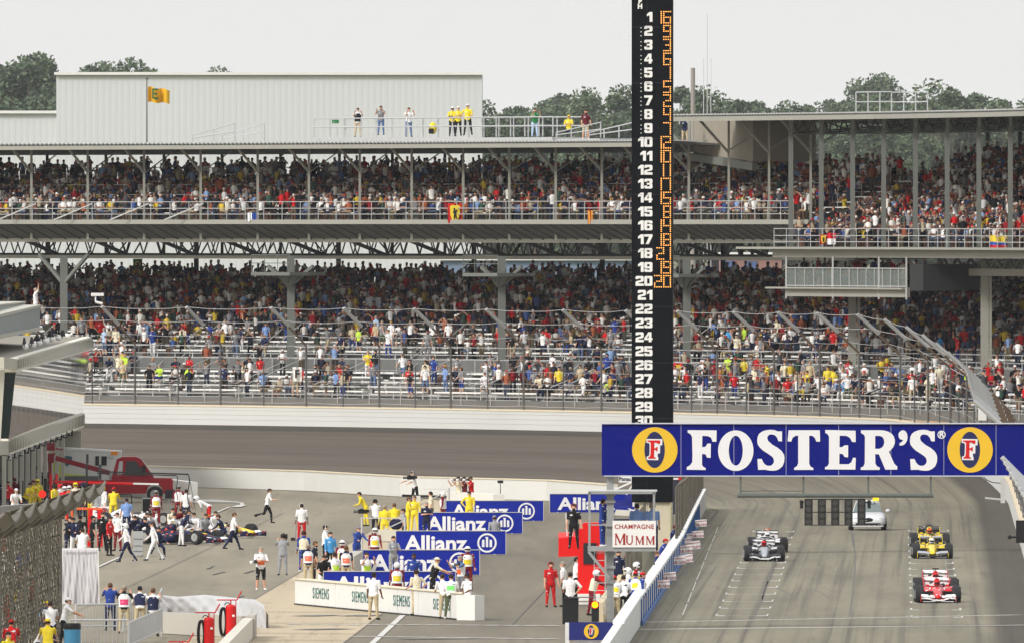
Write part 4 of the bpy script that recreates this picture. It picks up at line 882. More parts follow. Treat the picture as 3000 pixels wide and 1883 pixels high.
# ------------------------------------------------------------------ people: one continuous body per pose, dressed by region
V3 = Vector
def limb(mb, p, q, r1, r2, n=10, flat=1.0):
    p, q = V3(p), V3(q); a, b_ = frame(q - p); d = (q - p).normalized(); rings = []
    for off, fr in ((-1, .25), (-.8, .62), (-.4, .92), (0, 1)): rings.append((p + d * off * r1, r1 * fr))
    rings.append((p.lerp(q, .35), r1 * .62 + r2 * .38 + r1 * .04))
    for off, fr in ((0, 1), (.4, .92), (.8, .62), (1, .25)): rings.append((q + d * off * r2, r2 * fr))
    mb.loft([[c + r * (a * math.cos(t) + b_ * math.sin(t) * flat) for t in [2 * math.pi * i / n for i in range(n)]] for c, r in rings])
def rotx(v, a, o=V3((0, 0, 0))): return Matrix.Rotation(a, 3, 'X') @ (v - o) + o
def make_pose(name, lean=4, arms=((8, 8, 12), (8, 8, 12)), legs=((0, 0, 4), (0, 0, 4)), head=(0, 0), sit=False, handin=(0, 0), female=False, scale=1.0):
    # facing -Y.  arms: (forward pitch, sideways, elbow bend) left/right ; legs: (forward pitch, knee bend, sideways)
    J = {}; hips = V3((0, 0, .93)); up = Matrix.Rotation(R(lean), 3, 'X')
    def tor(x, y, z): return hips + up @ V3((x, y, z))
    J['chest'] = tor(0, 0, .36); J['neck'] = tor(0, .0, .55); hd = up @ V3((0, -.02, .70)); J['head'] = hips + hd
    hp = -lean * .6 + head[0]
    J['head'] = J['neck'] + (Matrix.Rotation(R(lean + hp), 3, 'X') @ V3((0, -.012, .155)))
    sw_ = .185 if not female else .165
    for s, k in ((-1, 0), (1, 1)):
        fp, sd_, el = arms[k]; sh = tor(s * sw_, 0, .49); J['sh%d' % k] = sh
        ud = up @ (Matrix.Rotation(R(-fp), 3, 'X') @ Matrix.Rotation(R(-s * sd_), 3, 'Y') @ V3((0, 0, -1)))
        e_ = sh + ud * .28
        fd = up @ (Matrix.Rotation(R(-fp - el), 3, 'X') @ Matrix.Rotation(R(-s * (sd_ - handin[k] * 1.0)), 3, 'Y') @ V3((0, 0, -1)))
        wr = e_ + fd * .245; J['el%d' % k] = e_; J['wr%d' % k] = wr; J['hd%d' % k] = fd
        lp, kb, ls = legs[k]; h = hips + V3((s * .088, 0, -.02)); J['hip%d' % k] = h
        td = Matrix.Rotation(R(-lp), 3, 'X') @ Matrix.Rotation(R(-s * ls), 3, 'Y') @ V3((0, 0, -1)); kn = h + td * .43
        sdn = Matrix.Rotation(R(-lp + kb), 3, 'X') @ Matrix.Rotation(R(-s * ls), 3, 'Y') @ V3((0, 0, -1)); an = kn + sdn * .41
        J['kn%d' % k] = kn; J['an%d' % k] = an; J['ft%d' % k] = an + V3((s * .02, -.13, -.045)) if kb < 60 else an + V3((0, -.06, -.06))
    zmin = min(J['an0'].z, J['an1'].z) - .075; sh_ = V3((0, 0, -zmin))
    for k in J:
        if not k.startswith('hd'): J[k] = J[k] + sh_
    hips = hips + sh_
    mb = MB(); f = .93 if female else 1.0
    def tr(x, y, z): return hips + up @ V3((x, y, z))
    secs = [(-.12, .10, .09), (-.09, .155, .115), (0, .165, .12), (.1, .148 * f, .108), (.22, .152 * f, .112), (.36, .178 * f, .122), (.45, .183 * f, .112), (.51, .15, .09), (.545, .085, .07), (.60, .056, .058), (.66, .05, .055)]
    J['_secs'] = (secs, tr)
    mb.loft([[tr(rx * math.cos(t), ry * math.sin(t), z) for t in [2 * math.pi * i / 16 for i in range(16)]] for z, rx, ry in secs])
    hm = Matrix.Rotation(R(lean + hp), 3, 'X'); J['_hm'] = hm; hc = J['head']
    hs = [(-.13, .03, .035, -.03), (-.115, .052, .058, -.025), (-.07, .066, .078, -.012), (-.01, .074, .092, 0), (.04, .076, .096, .004), (.085, .064, .082, .008), (.112, .038, .05, .01), (.12, .012, .02, .01)]
    mb.loft([[hc + hm @ V3((rx * math.cos(t), yo + ry * math.sin(t), z)) for t in [2 * math.pi * i / 14 for i in range(14)]] for z, rx, ry, yo in hs])
    mb.loft([[hc + hm @ V3(p) for p in g] for g in ([(-.008, -.085, .02), (.008, -.085, .02), (.008, -.08, .02), (-.008, -.08, .02)], [(-.016, -.118, -.035), (.016, -.118, -.035), (.018, -.08, -.035), (-.018, -.08, -.035)])])
    for s in (-1, 1): limb(mb, hc + hm @ V3((s * .074, .01, -.02)), hc + hm @ V3((s * .08, .014, .015)), .014, .016, 6)
    segs = [('torso', hips + up @ V3((0, 0, .05)), tr(0, 0, .5), .16, 0), ('torso', hips, hips, .13, 3), ('neck', tr(0, 0, .56), hc, .07, 1), ('head', hc, hc, .1, 1)]
    for k in (0, 1):
        s = -1 if k == 0 else 1
        limb(mb, J['sh%d' % k], J['el%d' % k], .056, .043); limb(mb, J['el%d' % k], J['wr%d' % k], .042, .028)
        limb(mb, J['hip%d' % k] + V3((0, 0, .02)), J['kn%d' % k], .095 * (1.02 if female else 1), .06, 12); limb(mb, J['kn%d' % k], J['an%d' % k], .062, .04, 10)
        limb(mb, J['an%d' % k] + V3((0, .02, -.03)), J['ft%d' % k], .042, .034, 8)
        fd = J['hd%d' % k]; wr = J['wr%d' % k]; a, b_ = frame(fd); limb(mb, wr, wr + fd * .07, .03, .034, 8, .6)
        segs += [('up', J['sh%d' % k], J['el%d' % k].lerp(J['sh%d' % k], .1), .05, 0), ('fore', J['el%d' % k], J['wr%d' % k], .04, 2), ('hand', wr + fd * .03, wr + fd * .1, .035, 1),
                 ('th', J['hip%d' % k], J['kn%d' % k], .09, 3), ('shin', J['kn%d' % k] + (J['an%d' % k] - J['kn%d' % k]) * .12, J['an%d' % k].lerp(J['kn%d' % k], .08), .055, 4), ('foot', J['an%d' % k] + V3((0, .02, -.03)), J['ft%d' % k], .045, 5)]
    me = bpy.data.meshes.new('t'); me.from_pydata(mb.v, [], mb.f); t = bpy.data.objects.new('t', me); C.objects.link(t)
    md = t.modifiers.new('r', 'REMESH'); md.mode = 'VOXEL'; md.voxel_size = .017; md.use_smooth_shade = True
    body = bpy.data.meshes.new_from_object(t.evaluated_get(bpy.context.evaluated_depsgraph_get())); bpy.data.objects.remove(t)
    nv = len(body.vertices); co = np.empty(nv * 3); body.vertices.foreach_get('co', co); co = co.reshape(-1, 3)
    nf = len(body.polygons); ce = np.empty(nf * 3); body.polygons.foreach_get('center', ce); ce = ce.reshape(-1, 3)
    best = np.full(nf, 9.0); reg = np.zeros(nf, dtype=np.int32)
    for nm, p, q, r_, rg in segs:
        p, q = np.array(p), np.array(q); dd = q - p; L2 = max(1e-9, dd @ dd); tt = np.clip(((ce - p) @ dd) / L2, 0, 1)
        ds = np.linalg.norm(ce - p - tt[:, None] * dd, axis=1) / r_
        m = ds < best; best[m] = ds[m]; reg[m] = rg
    loc = (ce - np.array(hc)) @ np.array(hm)       # head frame
    for s in (-1, 1): reg[(abs(loc[:, 0] - s * .031) < .014) & (abs(loc[:, 2] - .012) < .01) & (loc[:, 1] < -.05)] = 6
    reg[(abs(loc[:, 0]) < .024) & (abs(loc[:, 2] + .068) < .007) & (loc[:, 1] < -.05)] = 6
    # five bent fingers a side
    fm = MB()
    for k in (0, 1):
        fd = J['hd%d' % k].normalized(); wr = J['wr%d' % k]; a, b_ = frame(fd); s = -1 if k == 0 else 1
        for q, ln in ((-1.5, .062), (-.5, .075), (.5, .08), (1.5, .07)):
            p = wr + fd * .085 + a * q * .0165; c_ = (b_ * (.5 if k else .5)); m1 = p + (fd + c_ * .25).normalized() * ln * .55; m2 = m1 + (fd + c_).normalized() * ln * .5
            fm.tube(p, m1, .0095, .0088, 5); fm.tube(m1, m2, .0088, .007, 5)
        p = wr + fd * .03 - a * .026 * 1; m1 = p - a * .022 + fd * .03; fm.tube(p, m1, .012, .01, 5); fm.tube(m1, m1 + fd * .03 - a * .004, .01, .008, 5)
    vs = [tuple(v) for v in co] + fm.v; fs = [tuple(p.vertices) for p in body.polygons] + [tuple(i + nv for i in f_) for f_ in fm.f]
    me2 = bpy.data.meshes.new('person'); me2.from_pydata(vs, [], fs)
    for i in range(7): me2.materials.append(None)
    me2.polygons.foreach_set('material_index', np.concatenate([reg, np.ones(len(fm.f), dtype=np.int32)])); me2.polygons.foreach_set('use_smooth', [True] * len(fs)); me2.update()
    bpy.data.meshes.remove(body)
    return dict(mesh=me2, head=hc, pitch=lean + hp, J=J, up=up, hips=hips, wr=[J['wr0'], J['wr1']], top=max(v[2] for v in vs))
POSES = {
 'stand': make_pose('stand', 3, ((6, 7, 14), (4, 8, 18))), 'folded': make_pose('folded', 2, ((22, 10, 78), (26, 10, 74)), handin=(60, 60)),
 'hip': make_pose('hip', 2, ((-8, 38, 20), (8, 8, 60)), ((4, 4, 6), (-4, 0, 8)), handin=(75, 10)),
 'camera': make_pose('camera', 4, ((62, 14, 82), (66, 10, 80)), handin=(28, 28)), 'walk': make_pose('walk', 6, ((28, 8, 22), (-22, 8, 18)), ((-20, 14, 2), (24, 6, 2))),
 'run': make_pose('run', 10, ((40, 8, 70), (-30, 8, 70)), ((-18, 62, 2), (22, 18, 2))), 'bend': make_pose('bend', 62, ((40, 8, 14), (46, 8, 10)), ((4, 10, 8), (-2, 6, 8))),
 'crouch': make_pose('crouch', 24, ((50, 12, 30), (56, 12, 24)), ((88, 118, 14), (70, 112, 12))), 'sit': make_pose('sit', 8, ((38, 10, 50), (34, 12, 55)), ((84, 80, 6), (84, 82, 9)), handin=(20, 20)),
 'lean': make_pose('lean', 28, ((40, 10, 60), (42, 10, 58)), ((6, 4, 5), (-6, 2, 6)), handin=(20, 20)), 'raise': make_pose('raise', 0, ((148, 12, 30), (10, 8, 20))),
 'reach': make_pose('reach', 14, ((70, 8, 12), (58, 8, 20)), ((8, 6, 5), (-8, 2, 5))), 'woman': make_pose('woman', 2, ((10, 7, 40), (6, 8, 16)), female=True)}
CL = {n: M(sRGB(*c), rough=.85, var=.3, scale=5, decal=((tuple(sRGB(60, 62, 74)) if sum(c) > 560 else tuple(sRGB(215, 215, 215))), 5.5, .69)) for n, c in {
 'white': (232, 232, 232), 'black': (22, 22, 25), 'grey': (128, 128, 130), 'red': (196, 26, 30), 'dark red': (120, 22, 34), 'yellow': (232, 206, 48), 'light blue': (120, 152, 205), 'sky blue': (70, 150, 210),
 'navy': (28, 34, 66), 'blue': (36, 62, 140), 'khaki': (188, 172, 138), 'olive': (84, 92, 66), 'cream': (222, 214, 188), 'orange': (226, 104, 52), 'green': (48, 120, 70), 'pink': (226, 66, 120), 'lime': (190, 226, 70),
 'silver grey': (150, 152, 156), 'maroon': (96, 24, 36), 'denim': (86, 110, 150), 'pale blue': (176, 200, 226), 'brown': (110, 78, 56), 'salmon': (235, 120, 92), 'teal': (70, 168, 150), 'bright green': (120, 215, 110)}.items()}
SKINS = [M(sRGB(*c), rough=.6, var=.05) for c in ((206, 156, 128), (190, 138, 110), (214, 168, 142), (110, 72, 54))]
EYE = M((.05, .03, .025), var=0); HAIRC = [M(sRGB(*c), rough=.7, var=.2, scale=20) for c in ((46, 34, 28), (96, 68, 44), (150, 140, 128), (28, 24, 22), (170, 130, 80))]
def head_shell(kind):
    mb = MB()
    def dome(rx, ry, rz, z0, cz, yo=.012, n=14, ks=6, front=0.0):
        rings = []
        for k in range(ks + 1):
            a = (math.pi / 2) * k / ks; rings.append([(rx * math.cos(a) * math.cos(t), yo + ry * math.cos(a) * math.sin(t), cz + rz * math.sin(a) + (z0 if k == 0 else 0) * (1 if math.sin(t) > -.35 else front)) for t in [2 * math.pi * i / n for i in range(n)]])
        mb.loft(rings)
    if kind == 'hair': dome(.083, .104, .098, -.075, .036)
    if kind == 'long_hair': dome(.092, .11, .1, -.17, .034)
    if kind in ('cap', 'hat'): dome(.086, .104, .088, -.02, .052)
    if kind == 'cap': mb.loft([[(x, y, .062) for x, y in ((-.06, -.075), (.06, -.075), (.045, -.165), (-.045, -.165))], [(x, y, .074) for x, y in ((-.06, -.075), (.06, -.075), (.045, -.165), (-.045, -.165))]])
    if kind == 'hat': mb.loft([[(rr * math.cos(t), .01 + rr * 1.1 * math.sin(t), .05 + dz) for t in [2 * math.pi * i / 16 for i in range(16)]] for rr, dz in ((.15, -.006), (.15, .006))])
    if kind == 'helmet':
        mb.ball((0, .008, .012), .13, 16, 9, (.92, 1.08, 1.04)); 
    if kind == 'headset':
        for s in (-1, 1): mb.tube((s * .072, .008, -.005), (s * .105, .008, -.005), .036, .03, 10)
        mb.path([(.095 * math.cos(a), .008, .03 + .108 * math.sin(a)) for a in [math.pi * i / 8 for i in range(9)]], .011, 5)
    if kind == 'visor': mb.loft([[(.118 * math.sin(a), -.132 * math.cos(a) * 1.02, z) for a in [R(-62 + 124 * i / 8) for i in range(9)]] for z in (-.02, .045)], cap=False, closed=False)
    return mb
HS = {}
for k_ in ('hair', 'long_hair', 'cap', 'hat', 'helmet', 'headset', 'visor'):
    o = head_shell(k_).build(k_, BLACK, smooth=True); o.data.materials[0] = None if False else BLACK; HS[k_] = o.data; bpy.data.objects.remove(o)
VS = {}
def vest_mesh(pose, panel):
    key = (pose, panel)
    if key in VS: return VS[key]
    ps = POSES[pose]; secs, tr0 = ps['J']['_secs']; hips, up = ps['hips'], ps['up']
    tr = lambda x, y, z: hips + up @ V3((x, y, z))
    mb = MB()
    if not panel:
        rings = [[tr(rx * 1.13 * math.cos(t), ry * 1.2 * math.sin(t), z) for t in [2 * math.pi * i / 20 for i in range(20)]] for z, rx, ry in ((.02, .165, .12), (.1, .155, .115), (.22, .158, .118), (.36, .178, .126), (.44, .15, .12), (.50, .115, .1))]
        mb.loft(rings, cap=False)
    else:
        for c0 in (90, 270):
            rows = [(.10, .155, .115), (.2, .157, .117), (.3, .172, .123)] if panel == 'panel' else [(.27, .168, .122), (.31, .172, .123)]
            mb.loft([[tr(rx * 1.15 * math.cos(t), ry * 1.27 * math.sin(t), z) for t in [R(c0 - 46 + 92 * i / 8) for i in range(9)]] for z, rx, ry in rows], cap=False, closed=False)
    o = mb.build('vest', BLACK, smooth=True); VS[key] = o.data; bpy.data.objects.remove(o); return VS[key]
USED = {}
def part(me, name, mat, parent, loc=(0, 0, 0), rot=(0, 0, 0)):
    o = bpy.data.objects.new(name, me); C.objects.link(o); o.parent = parent; o.location = loc; o.rotation_euler = rot
    o.material_slots[0].link = 'OBJECT'; o.material_slots[0].material = mat; return o
def person(loc, rz, pose, shirt, trousers, label, hat=None, hatc='white', hair=0, skin=0, sleeve=None, shin=None, shoe='black', vest=None, panel=None, group=None, h=1.0, headset=None, cat='person'):
    ps = POSES[pose]; o = bpy.data.objects.new('person', ps['mesh']); C.objects.link(o); o.location = loc; o.rotation_euler.z = rz; o.scale = (h * 1.12, h * 1.1, h)
    sk = SKINS[skin]; ms = [CL[shirt], sk, (sk if sleeve is None else CL[sleeve]), CL[trousers], (CL[trousers] if shin is None else (sk if shin == 'skin' else CL[shin])), CL[shoe], EYE]
    for i, m in enumerate(ms): o.material_slots[i].link = 'OBJECT'; o.material_slots[i].material = m
    rot = (R(ps['pitch']), 0, 0)
    if hat != 'helmet' and hat != 'hat' or hat is None: part(HS['hair' if pose != 'woman' else 'long_hair'], 'hair', HAIRC[hair], o, ps['head'], rot)
    if hat: part(HS[hat], hat, CL[hatc], o, ps['head'], rot)
    if hat == 'helmet': part(HS['visor'], 'visor', BLACK, o, ps['head'], rot)
    if headset: part(HS['headset'], 'headset', CL[headset], o, ps['head'], rot)
    if vest:
        v = part(vest_mesh(pose, None), 'vest', CL[vest], o)
        if panel: part(vest_mesh(pose, 'panel'), 'vest_panel', CL[panel], v)
    tag(o, label, cat, group); return o
def vidcam(loc, rz, label, big=False, name='video_camera'):
    o = thing(name, label, 'camera', loc, rz); m_ = MB(); m_.box((0, 0, 0), (.13, .42, .2)); m_.box((0, .26, .02), (.1, .14, .14)); m_.build('body', BLACK, o)
    m_ = MB(); m_.tube((0, -.2, 0), (0, -.42, 0), .06, .075, 10); m_.build('lens', DGREY, o); m_ = MB(); m_.box((.1, -.05, .1), (.08, .16, .07)); m_.build('viewfinder', BLACK, o)
    return o
def stillcam(loc, rz, label):
    o = thing('photo_camera', label, 'camera', loc, rz); m_ = MB(); m_.box((0, 0, 0), (.15, .08, .11)); m_.box((0, 0, .07), (.06, .07, .04)); m_.build('body', BLACK, o)
    m_ = MB(); m_.tube((0, -.04, 0), (0, -.2, 0), .045, .05, 10); m_.build('lens', DGREY, o); m_ = MB(); m_.tube((0, -.2, 0), (0, -.32, 0), .055, .06, 10); m_.build('hood', WHITE, o); return o
def gp(px, feet): return G(px, feet)
def hf(y): return (y - 77.13) / .88133          # foot row of someone on flat ground whose head top is at row y
BK, FR, LF, RT = math.pi, 0.0, -math.pi / 2, math.pi / 2      # seen from the back / front, facing picture left / right
def Q(px, y, rz, pose, shirt, trousers, label, **k):
    hm_ = POSES[pose]['top'] / 1.79; f_ = y if k.pop('feet', False) else None
    if f_ is None:        # solve for the foot row given head row and pose height
        hh = POSES[pose]['top'] * k.get('h', 1); f_ = (y - HOR * hh / 15) / (1 - hh / 15)
    return person(gp(px, f_), rz + rnd.uniform(-.12, .12), pose, shirt, trousers, label, **k)
# ---- pit lane people, left group
Q(110, 1365, .6, 'stand', 'grey', 'black', 'man in grey shirt and blue cap by the last garage door', hat='cap', hatc='blue')
Q(131, 1366, -.4, 'stand', 'black', 'black', 'dark clothed man beside the tow boom mast', hair=3)
Q(8, 1402, .5, 'stand', 'navy', 'navy', 'man in navy at the far left by the garages')
Q(23, 1409, .5, 'stand', 'red', 'navy', 'man in dark red shirt by the garage columns', hair=3)
Q(43, 1399, BK, 'stand', 'maroon', 'black', 'man in maroon hood near the garage columns', hat='cap', hatc='maroon')
Q(44, 1430, .3, 'lean', 'white', 'white', 'crewman with white cap leaning over the white car', hat='cap', hatc='white')
Q(74, 1413, .8, 'lean', 'yellow', 'black', 'man in yellow shirt and dark cap bending between two black poles', hat='cap', hatc='black')
Q(91, 1406, .8, 'reach', 'yellow', 'yellow', 'man in yellow with maroon cap beside the yellow helmet man', hat='cap', hatc='maroon', sleeve='yellow')
Q(110, 1403, -.3, 'stand', 'yellow', 'yellow', 'fireman in yellow suit and yellow helmet', hat='helmet', hatc='yellow', sleeve='yellow')
for px, y, sh_, hc_, lab in ((158, 1418, 'yellow', 'black', 'crewman in yellow with dark helmet behind the two red posts'), (175, 1417, 'white', 'red', 'crewman in white with red helmet behind the red posts'), (189, 1424, 'red', 'white', 'crewman in red with white helmet under the red boom'),
                        (203, 1422, 'orange', 'white', 'crewman in orange red suit under the red boom'), (221, 1413, 'cream', 'yellow', 'crewman in cream suit with yellow and black helmet'), (242, 1412, 'navy', 'navy', 'crewman in navy with dark helmet under the red boom'),
                        (265, 1424, 'yellow', 'olive', 'crewman in yellow with olive helmet near the scalloped fence tip'), (285, 1430, 'silver grey', 'red', 'crewman in grey with red helmet behind the fence tip'), (303, 1422, 'white', 'yellow', 'crewman in white with yellow helmet left of the yellow suited man')):
    Q(px, y, rnd.choice([FR, .9, -.8]), 'stand', sh_, sh_ if sh_ != 'cream' else 'black', lab, hat='helmet', hatc=hc_, sleeve=sh_)
Q(332, 1427, BK, 'reach', 'yellow', 'yellow', 'fireman in full yellow suit reaching out beside the pit frame', sleeve='yellow', hat='cap', hatc='red')
Q(371, 1458, BK, 'stand', 'light blue', 'navy', 'man in light blue shirt standing with his back turned by the white race car')
Q(458, 1436, BK, 'stand', 'dark red', 'dark red', 'marshal in dark red overalls with white and yellow tabard by the monitors', vest='white', panel='yellow', sleeve='dark red', headset='grey', hat='cap', hatc='grey')
Q(523, 1421, BK, 'stand', 'dark red', 'dark red', 'crewman in red overalls and white vest beside the hose frame', vest='white', sleeve='dark red', headset='grey', hat='cap', hatc='grey')
Q(612, 1537, -RT + .2, 'bend', 'white', 'red', 'crewman in white helmet and red trousers bending over a hose', feet=True, hat='helmet', hatc='white', sleeve='grey')
Q(545, 1432, BK, 'stand', 'white', 'navy', 'man in white shirt behind the red overalls crewman')
Q(657, 1506, LF, 'crouch', 'navy', 'navy', 'crewman in navy crouching beside the dark blue race car', sleeve='navy')
Q(682, 1609, RT, 'walk', 'white', 'navy', 'man in white shirt and navy trousers walking past the dark blue race car', feet=True, hair=1)
Q(783, 1531, RT, 'run', 'white', 'black', 'man in white shirt and black trousers running across the empty pit lane', feet=True, hair=0)
Q(884, 1474, BK, 'stand', 'white', 'red', 'crewman in white shirt and bright red trousers with white ear defenders', headset='white', sleeve='grey')
Q(828, 1684, BK, 'camera', 'silver grey', 'silver grey', 'cameraman in grey overalls with black boots seen from behind', feet=True, sleeve='silver grey', hair=3)
Q(764, 1727, FR + .2, 'folded', 'white', 'black', 'photographer in black shorts and orange bib standing alone', feet=True, shin='skin', shoe='white', vest='white', panel='orange', hair=2)
for px, y, a, c1, c2, lab in ((200, 1512, .6, 'black', 'navy', 'leftmost crewman in black and white beside the fence tip'), (219, 1515, -.5, 'navy', 'white', 'crewman in navy with white trim second from the fence'), (233, 1509, BK, 'black', 'black', 'crewman in black cap behind the white shirted man')):
    Q(px, y, a, 'reach', c1, c2, lab, sleeve=c1, vest=None, hat='cap', hatc='black')
Q(270, 1510, RT, 'stand', 'black', 'black', 'crewman in black cap and black shirt in side view', hat='cap', hatc='black')
Q(320, 1627, RT - .4, 'stand', 'red', 'black', 'man in red shirt and black trousers standing left of the grey cabinet', feet=True, sleeve='red')
Q(241, 1546, BK, 'reach', 'white', 'white', 'man in white shirt working at the draped box with his back turned')
Q(372, 1645, LF, 'walk', 'white', 'navy', 'crewman in white helmet and white and navy suit walking left', feet=True, hat='helmet', hatc='white', sleeve='white', shoe='navy')
Q(452, 1641, LF, 'walk', 'white', 'white', 'bareheaded crewman in white overalls with navy stripe walking left', feet=True, sleeve='white', vest=None, shoe='navy')
Q(403, 1514, .7, 'bend', 'navy', 'black', 'crewman in navy bending over the grey tool cabinet', sleeve='navy')
for px, y, a, ps_, c1, c2, lab in ((462, 1542, .3, 'crouch', 'navy', 'navy', 'crewman in navy kneeling at the rear of the dark blue race car'), (505, 1503, .5, 'crouch', 'white', 'dark red', 'crewman in white crouching over the dark blue race car engine'), (543, 1500, 0, 'crouch', 'grey', 'white', 'crewman in grey kneeling behind the dark blue race car'),
                              (575, 1500, -.4, 'crouch', 'white', 'white', 'crewman in white leaning over the cockpit of the dark blue race car'), (598, 1503, .2, 'crouch', 'silver grey', 'navy', 'crewman in silver suit behind the dark blue race car nose'), (532, 1492, RT, 'lean', 'navy', 'white', 'crewman in navy leaning at the side of the dark blue race car'),
                              (500, 1487, .4, 'crouch', 'cream', 'dark red', 'crewman in cream kneeling near the monitors')):
    Q(px, y, a, ps_, c1, c2, lab, sleeve=c1)
# ---- middle group
Q(951, 1538, RT, 'folded', 'white', 'black', 'tall man in white shirt and black trousers with white headset and folded arms', headset='white', hat='cap', hatc='black')
Q(967, 1557, FR + .4, 'stand', 'sky blue', 'black', 'man in sky blue shirt behind the white headset man', sleeve='sky blue')
Q(890, 1554, BK, 'stand', 'blue', 'blue', 'man in cream vest over blue overalls with red headset', vest='cream', sleeve='blue', headset='red', shoe='white')
Q(903, 1591, BK, 'stand', 'navy', 'khaki', 'photographer in khaki trousers with white bib and orange panel left of the black tank', vest='white', panel='salmon', hair=2)
Q(921, 1584, RT, 'stand', 'black', 'black', 'man in black carrying a tank beside the khaki photographer', hair=1)
Q(1003, 1582, FR, 'stand', 'dark red', 'dark red', 'marshal in white helmet and yellow tabard behind the orange bib photographer', hat='helmet', vest='white', panel='yellow', sleeve='dark red')
Q(1014, 1597, BK, 'stand', 'navy', 'khaki', 'photographer with white bib and orange panel just left of the concrete block', vest='white', panel='salmon', hair=1)
Q(981, 1617, BK + .5, 'stand', 'white', 'navy', 'man in white shirt with lime tabard in front of the tall headset man', vest='white', panel='lime')
Q(947, 1748, FR, 'lean', 'black', 'white', 'man in black and white leaning at the left end of the nearest board', feet=True)
Q(1073, 1617, FR + .3, 'camera', 'white', 'white', 'man in white shirt with lime bib holding his chin before the second board', vest='white', panel='lime', hair=0)
Q(1045, 1541, FR + .6, 'reach', 'blue', 'blue', 'marshal in blue overalls and grey cap left of the camera platform', vest=None, sleeve='blue', hat='cap', hatc='grey')
Q(1098, 1546, FR, 'stand', 'dark red', 'dark red', 'marshal in red overalls with white helmet under the platform handrail', hat='helmet', vest='white', panel='yellow', sleeve='dark red')
Q(1072, 1440, LF, 'lean', 'yellow', 'yellow', 'crewman in yellow shirt crouching behind a camera left of the platform', sleeve='yellow')
Q(1101, 1462, BK + .3, 'reach', 'white', 'black', 'cameraman in white shirt and black trousers with dark helmet on the platform', hat='cap', hatc='black', headset='black')
Q(1127, 1478, BK, 'stand', 'yellow', 'yellow', 'small figure in yellow behind the platform handrail with grey hair', sleeve='yellow', hair=2)
Q(1156, 1473, BK, 'reach', 'yellow', 'yellow', 'crewman in yellow shirt reaching beside the blue monitor cover', sleeve='yellow', hair=1)
Q(1184, 1489, LF, 'stand', 'silver grey', 'black', 'man in grey shirt at the right post of the platform')
Q(1196, 1455, RT, 'folded', 'yellow', 'yellow', 'crewman in yellow overalls turned sideways next to another in yellow', sleeve='yellow', hair=1)
Q(1215, 1451, FR, 'stand', 'yellow', 'yellow', 'crewman in yellow overalls with white zip facing the camera', sleeve='yellow', hair=1)
Q(1249, 1469, FR + .2, 'folded', 'navy', 'navy', 'bald man in navy shirt and trousers with arms folded', hair=2)
Q(1216, 1380, LF + .4, 'reach', 'white', 'black', 'television cameraman in white shirt high behind the yellow crewmen', headset='white')
Q(1264, 1439, LF, 'stand', 'cream', 'olive', 'man with black headset behind the sloping handrail', headset='black')
Q(1299, 1441, LF, 'stand', 'dark red', 'dark red', 'marshal in white helmet and white tabard right of the sloping handrail', hat='helmet', vest='white', sleeve='dark red')
Q(1375, 1438, FR, 'hip', 'yellow', 'yellow', 'crewman in yellow overalls and dark cap before the farthest board', sleeve='yellow', hat='cap', hatc='black')
Q(1152, 1569, FR + .5, 'folded', 'silver grey', 'silver grey', 'man in grey camouflage overalls with folded arms before the second board', sleeve='silver grey', hair=3)
Q(1213, 1620, FR, 'stand', 'blue', 'navy', 'bald man in blue shirt with red badge before the second board', sleeve='blue', skin=3, hair=3)
Q(1268, 1632, RT, 'reach', 'cream', 'black', 'man in cream sun hat and dark vest before the second board', hat='hat', hatc='cream', vest='black')
Q(1163, 1647, BK, 'stand', 'dark red', 'dark red', 'marshal in white helmet with yellow tabard behind the lettered barrier', hat='helmet', vest='white', panel='yellow', sleeve='dark red')
Q(1221, 1667, BK + .5, 'hip', 'cream', 'khaki', 'man in cream shirt with dark headset leaning on the lettered barrier', headset='black')
Q(1449, 1509, BK, 'walk', 'silver grey', 'silver grey', 'man in grey overalls walking away with a black bag beside the boards', sleeve='silver grey', hat='cap', hatc='grey', vest=None)
Q(1370, 1600, FR, 'stand', 'dark red', 'dark red', 'marshal in white helmet behind the bib photographer at the board end', hat='helmet', vest='white', panel='yellow', sleeve='dark red')
Q(1352, 1627, LF + .5, 'camera', 'denim', 'grey', 'photographer in orange bib raising a camera at the right end of the second board', vest='white', panel='orange', hair=2)
Q(1302, 1811, BK + .2, 'lean', 'white', 'khaki', 'man in white shirt and khaki trousers leaning beside the green tabard man', feet=True)
Q(1320, 1812, BK, 'lean', 'white', 'olive', 'man with bright green tabard and olive trousers leaning on the barrier', feet=True, vest='white', panel='bright green', shoe='white')
Q(1370, 1815, LF + .6, 'hip', 'white', 'black', 'man in white shirt and black trousers at the right end of the lettered barrier', feet=True, skin=3, hair=3)
Q(1094, 1814, BK - .4, 'stand', 'white', 'khaki', 'man in white polo shirt and beige trousers standing in front of the lettered barrier', feet=True, skin=3, hair=3, h=1.02)
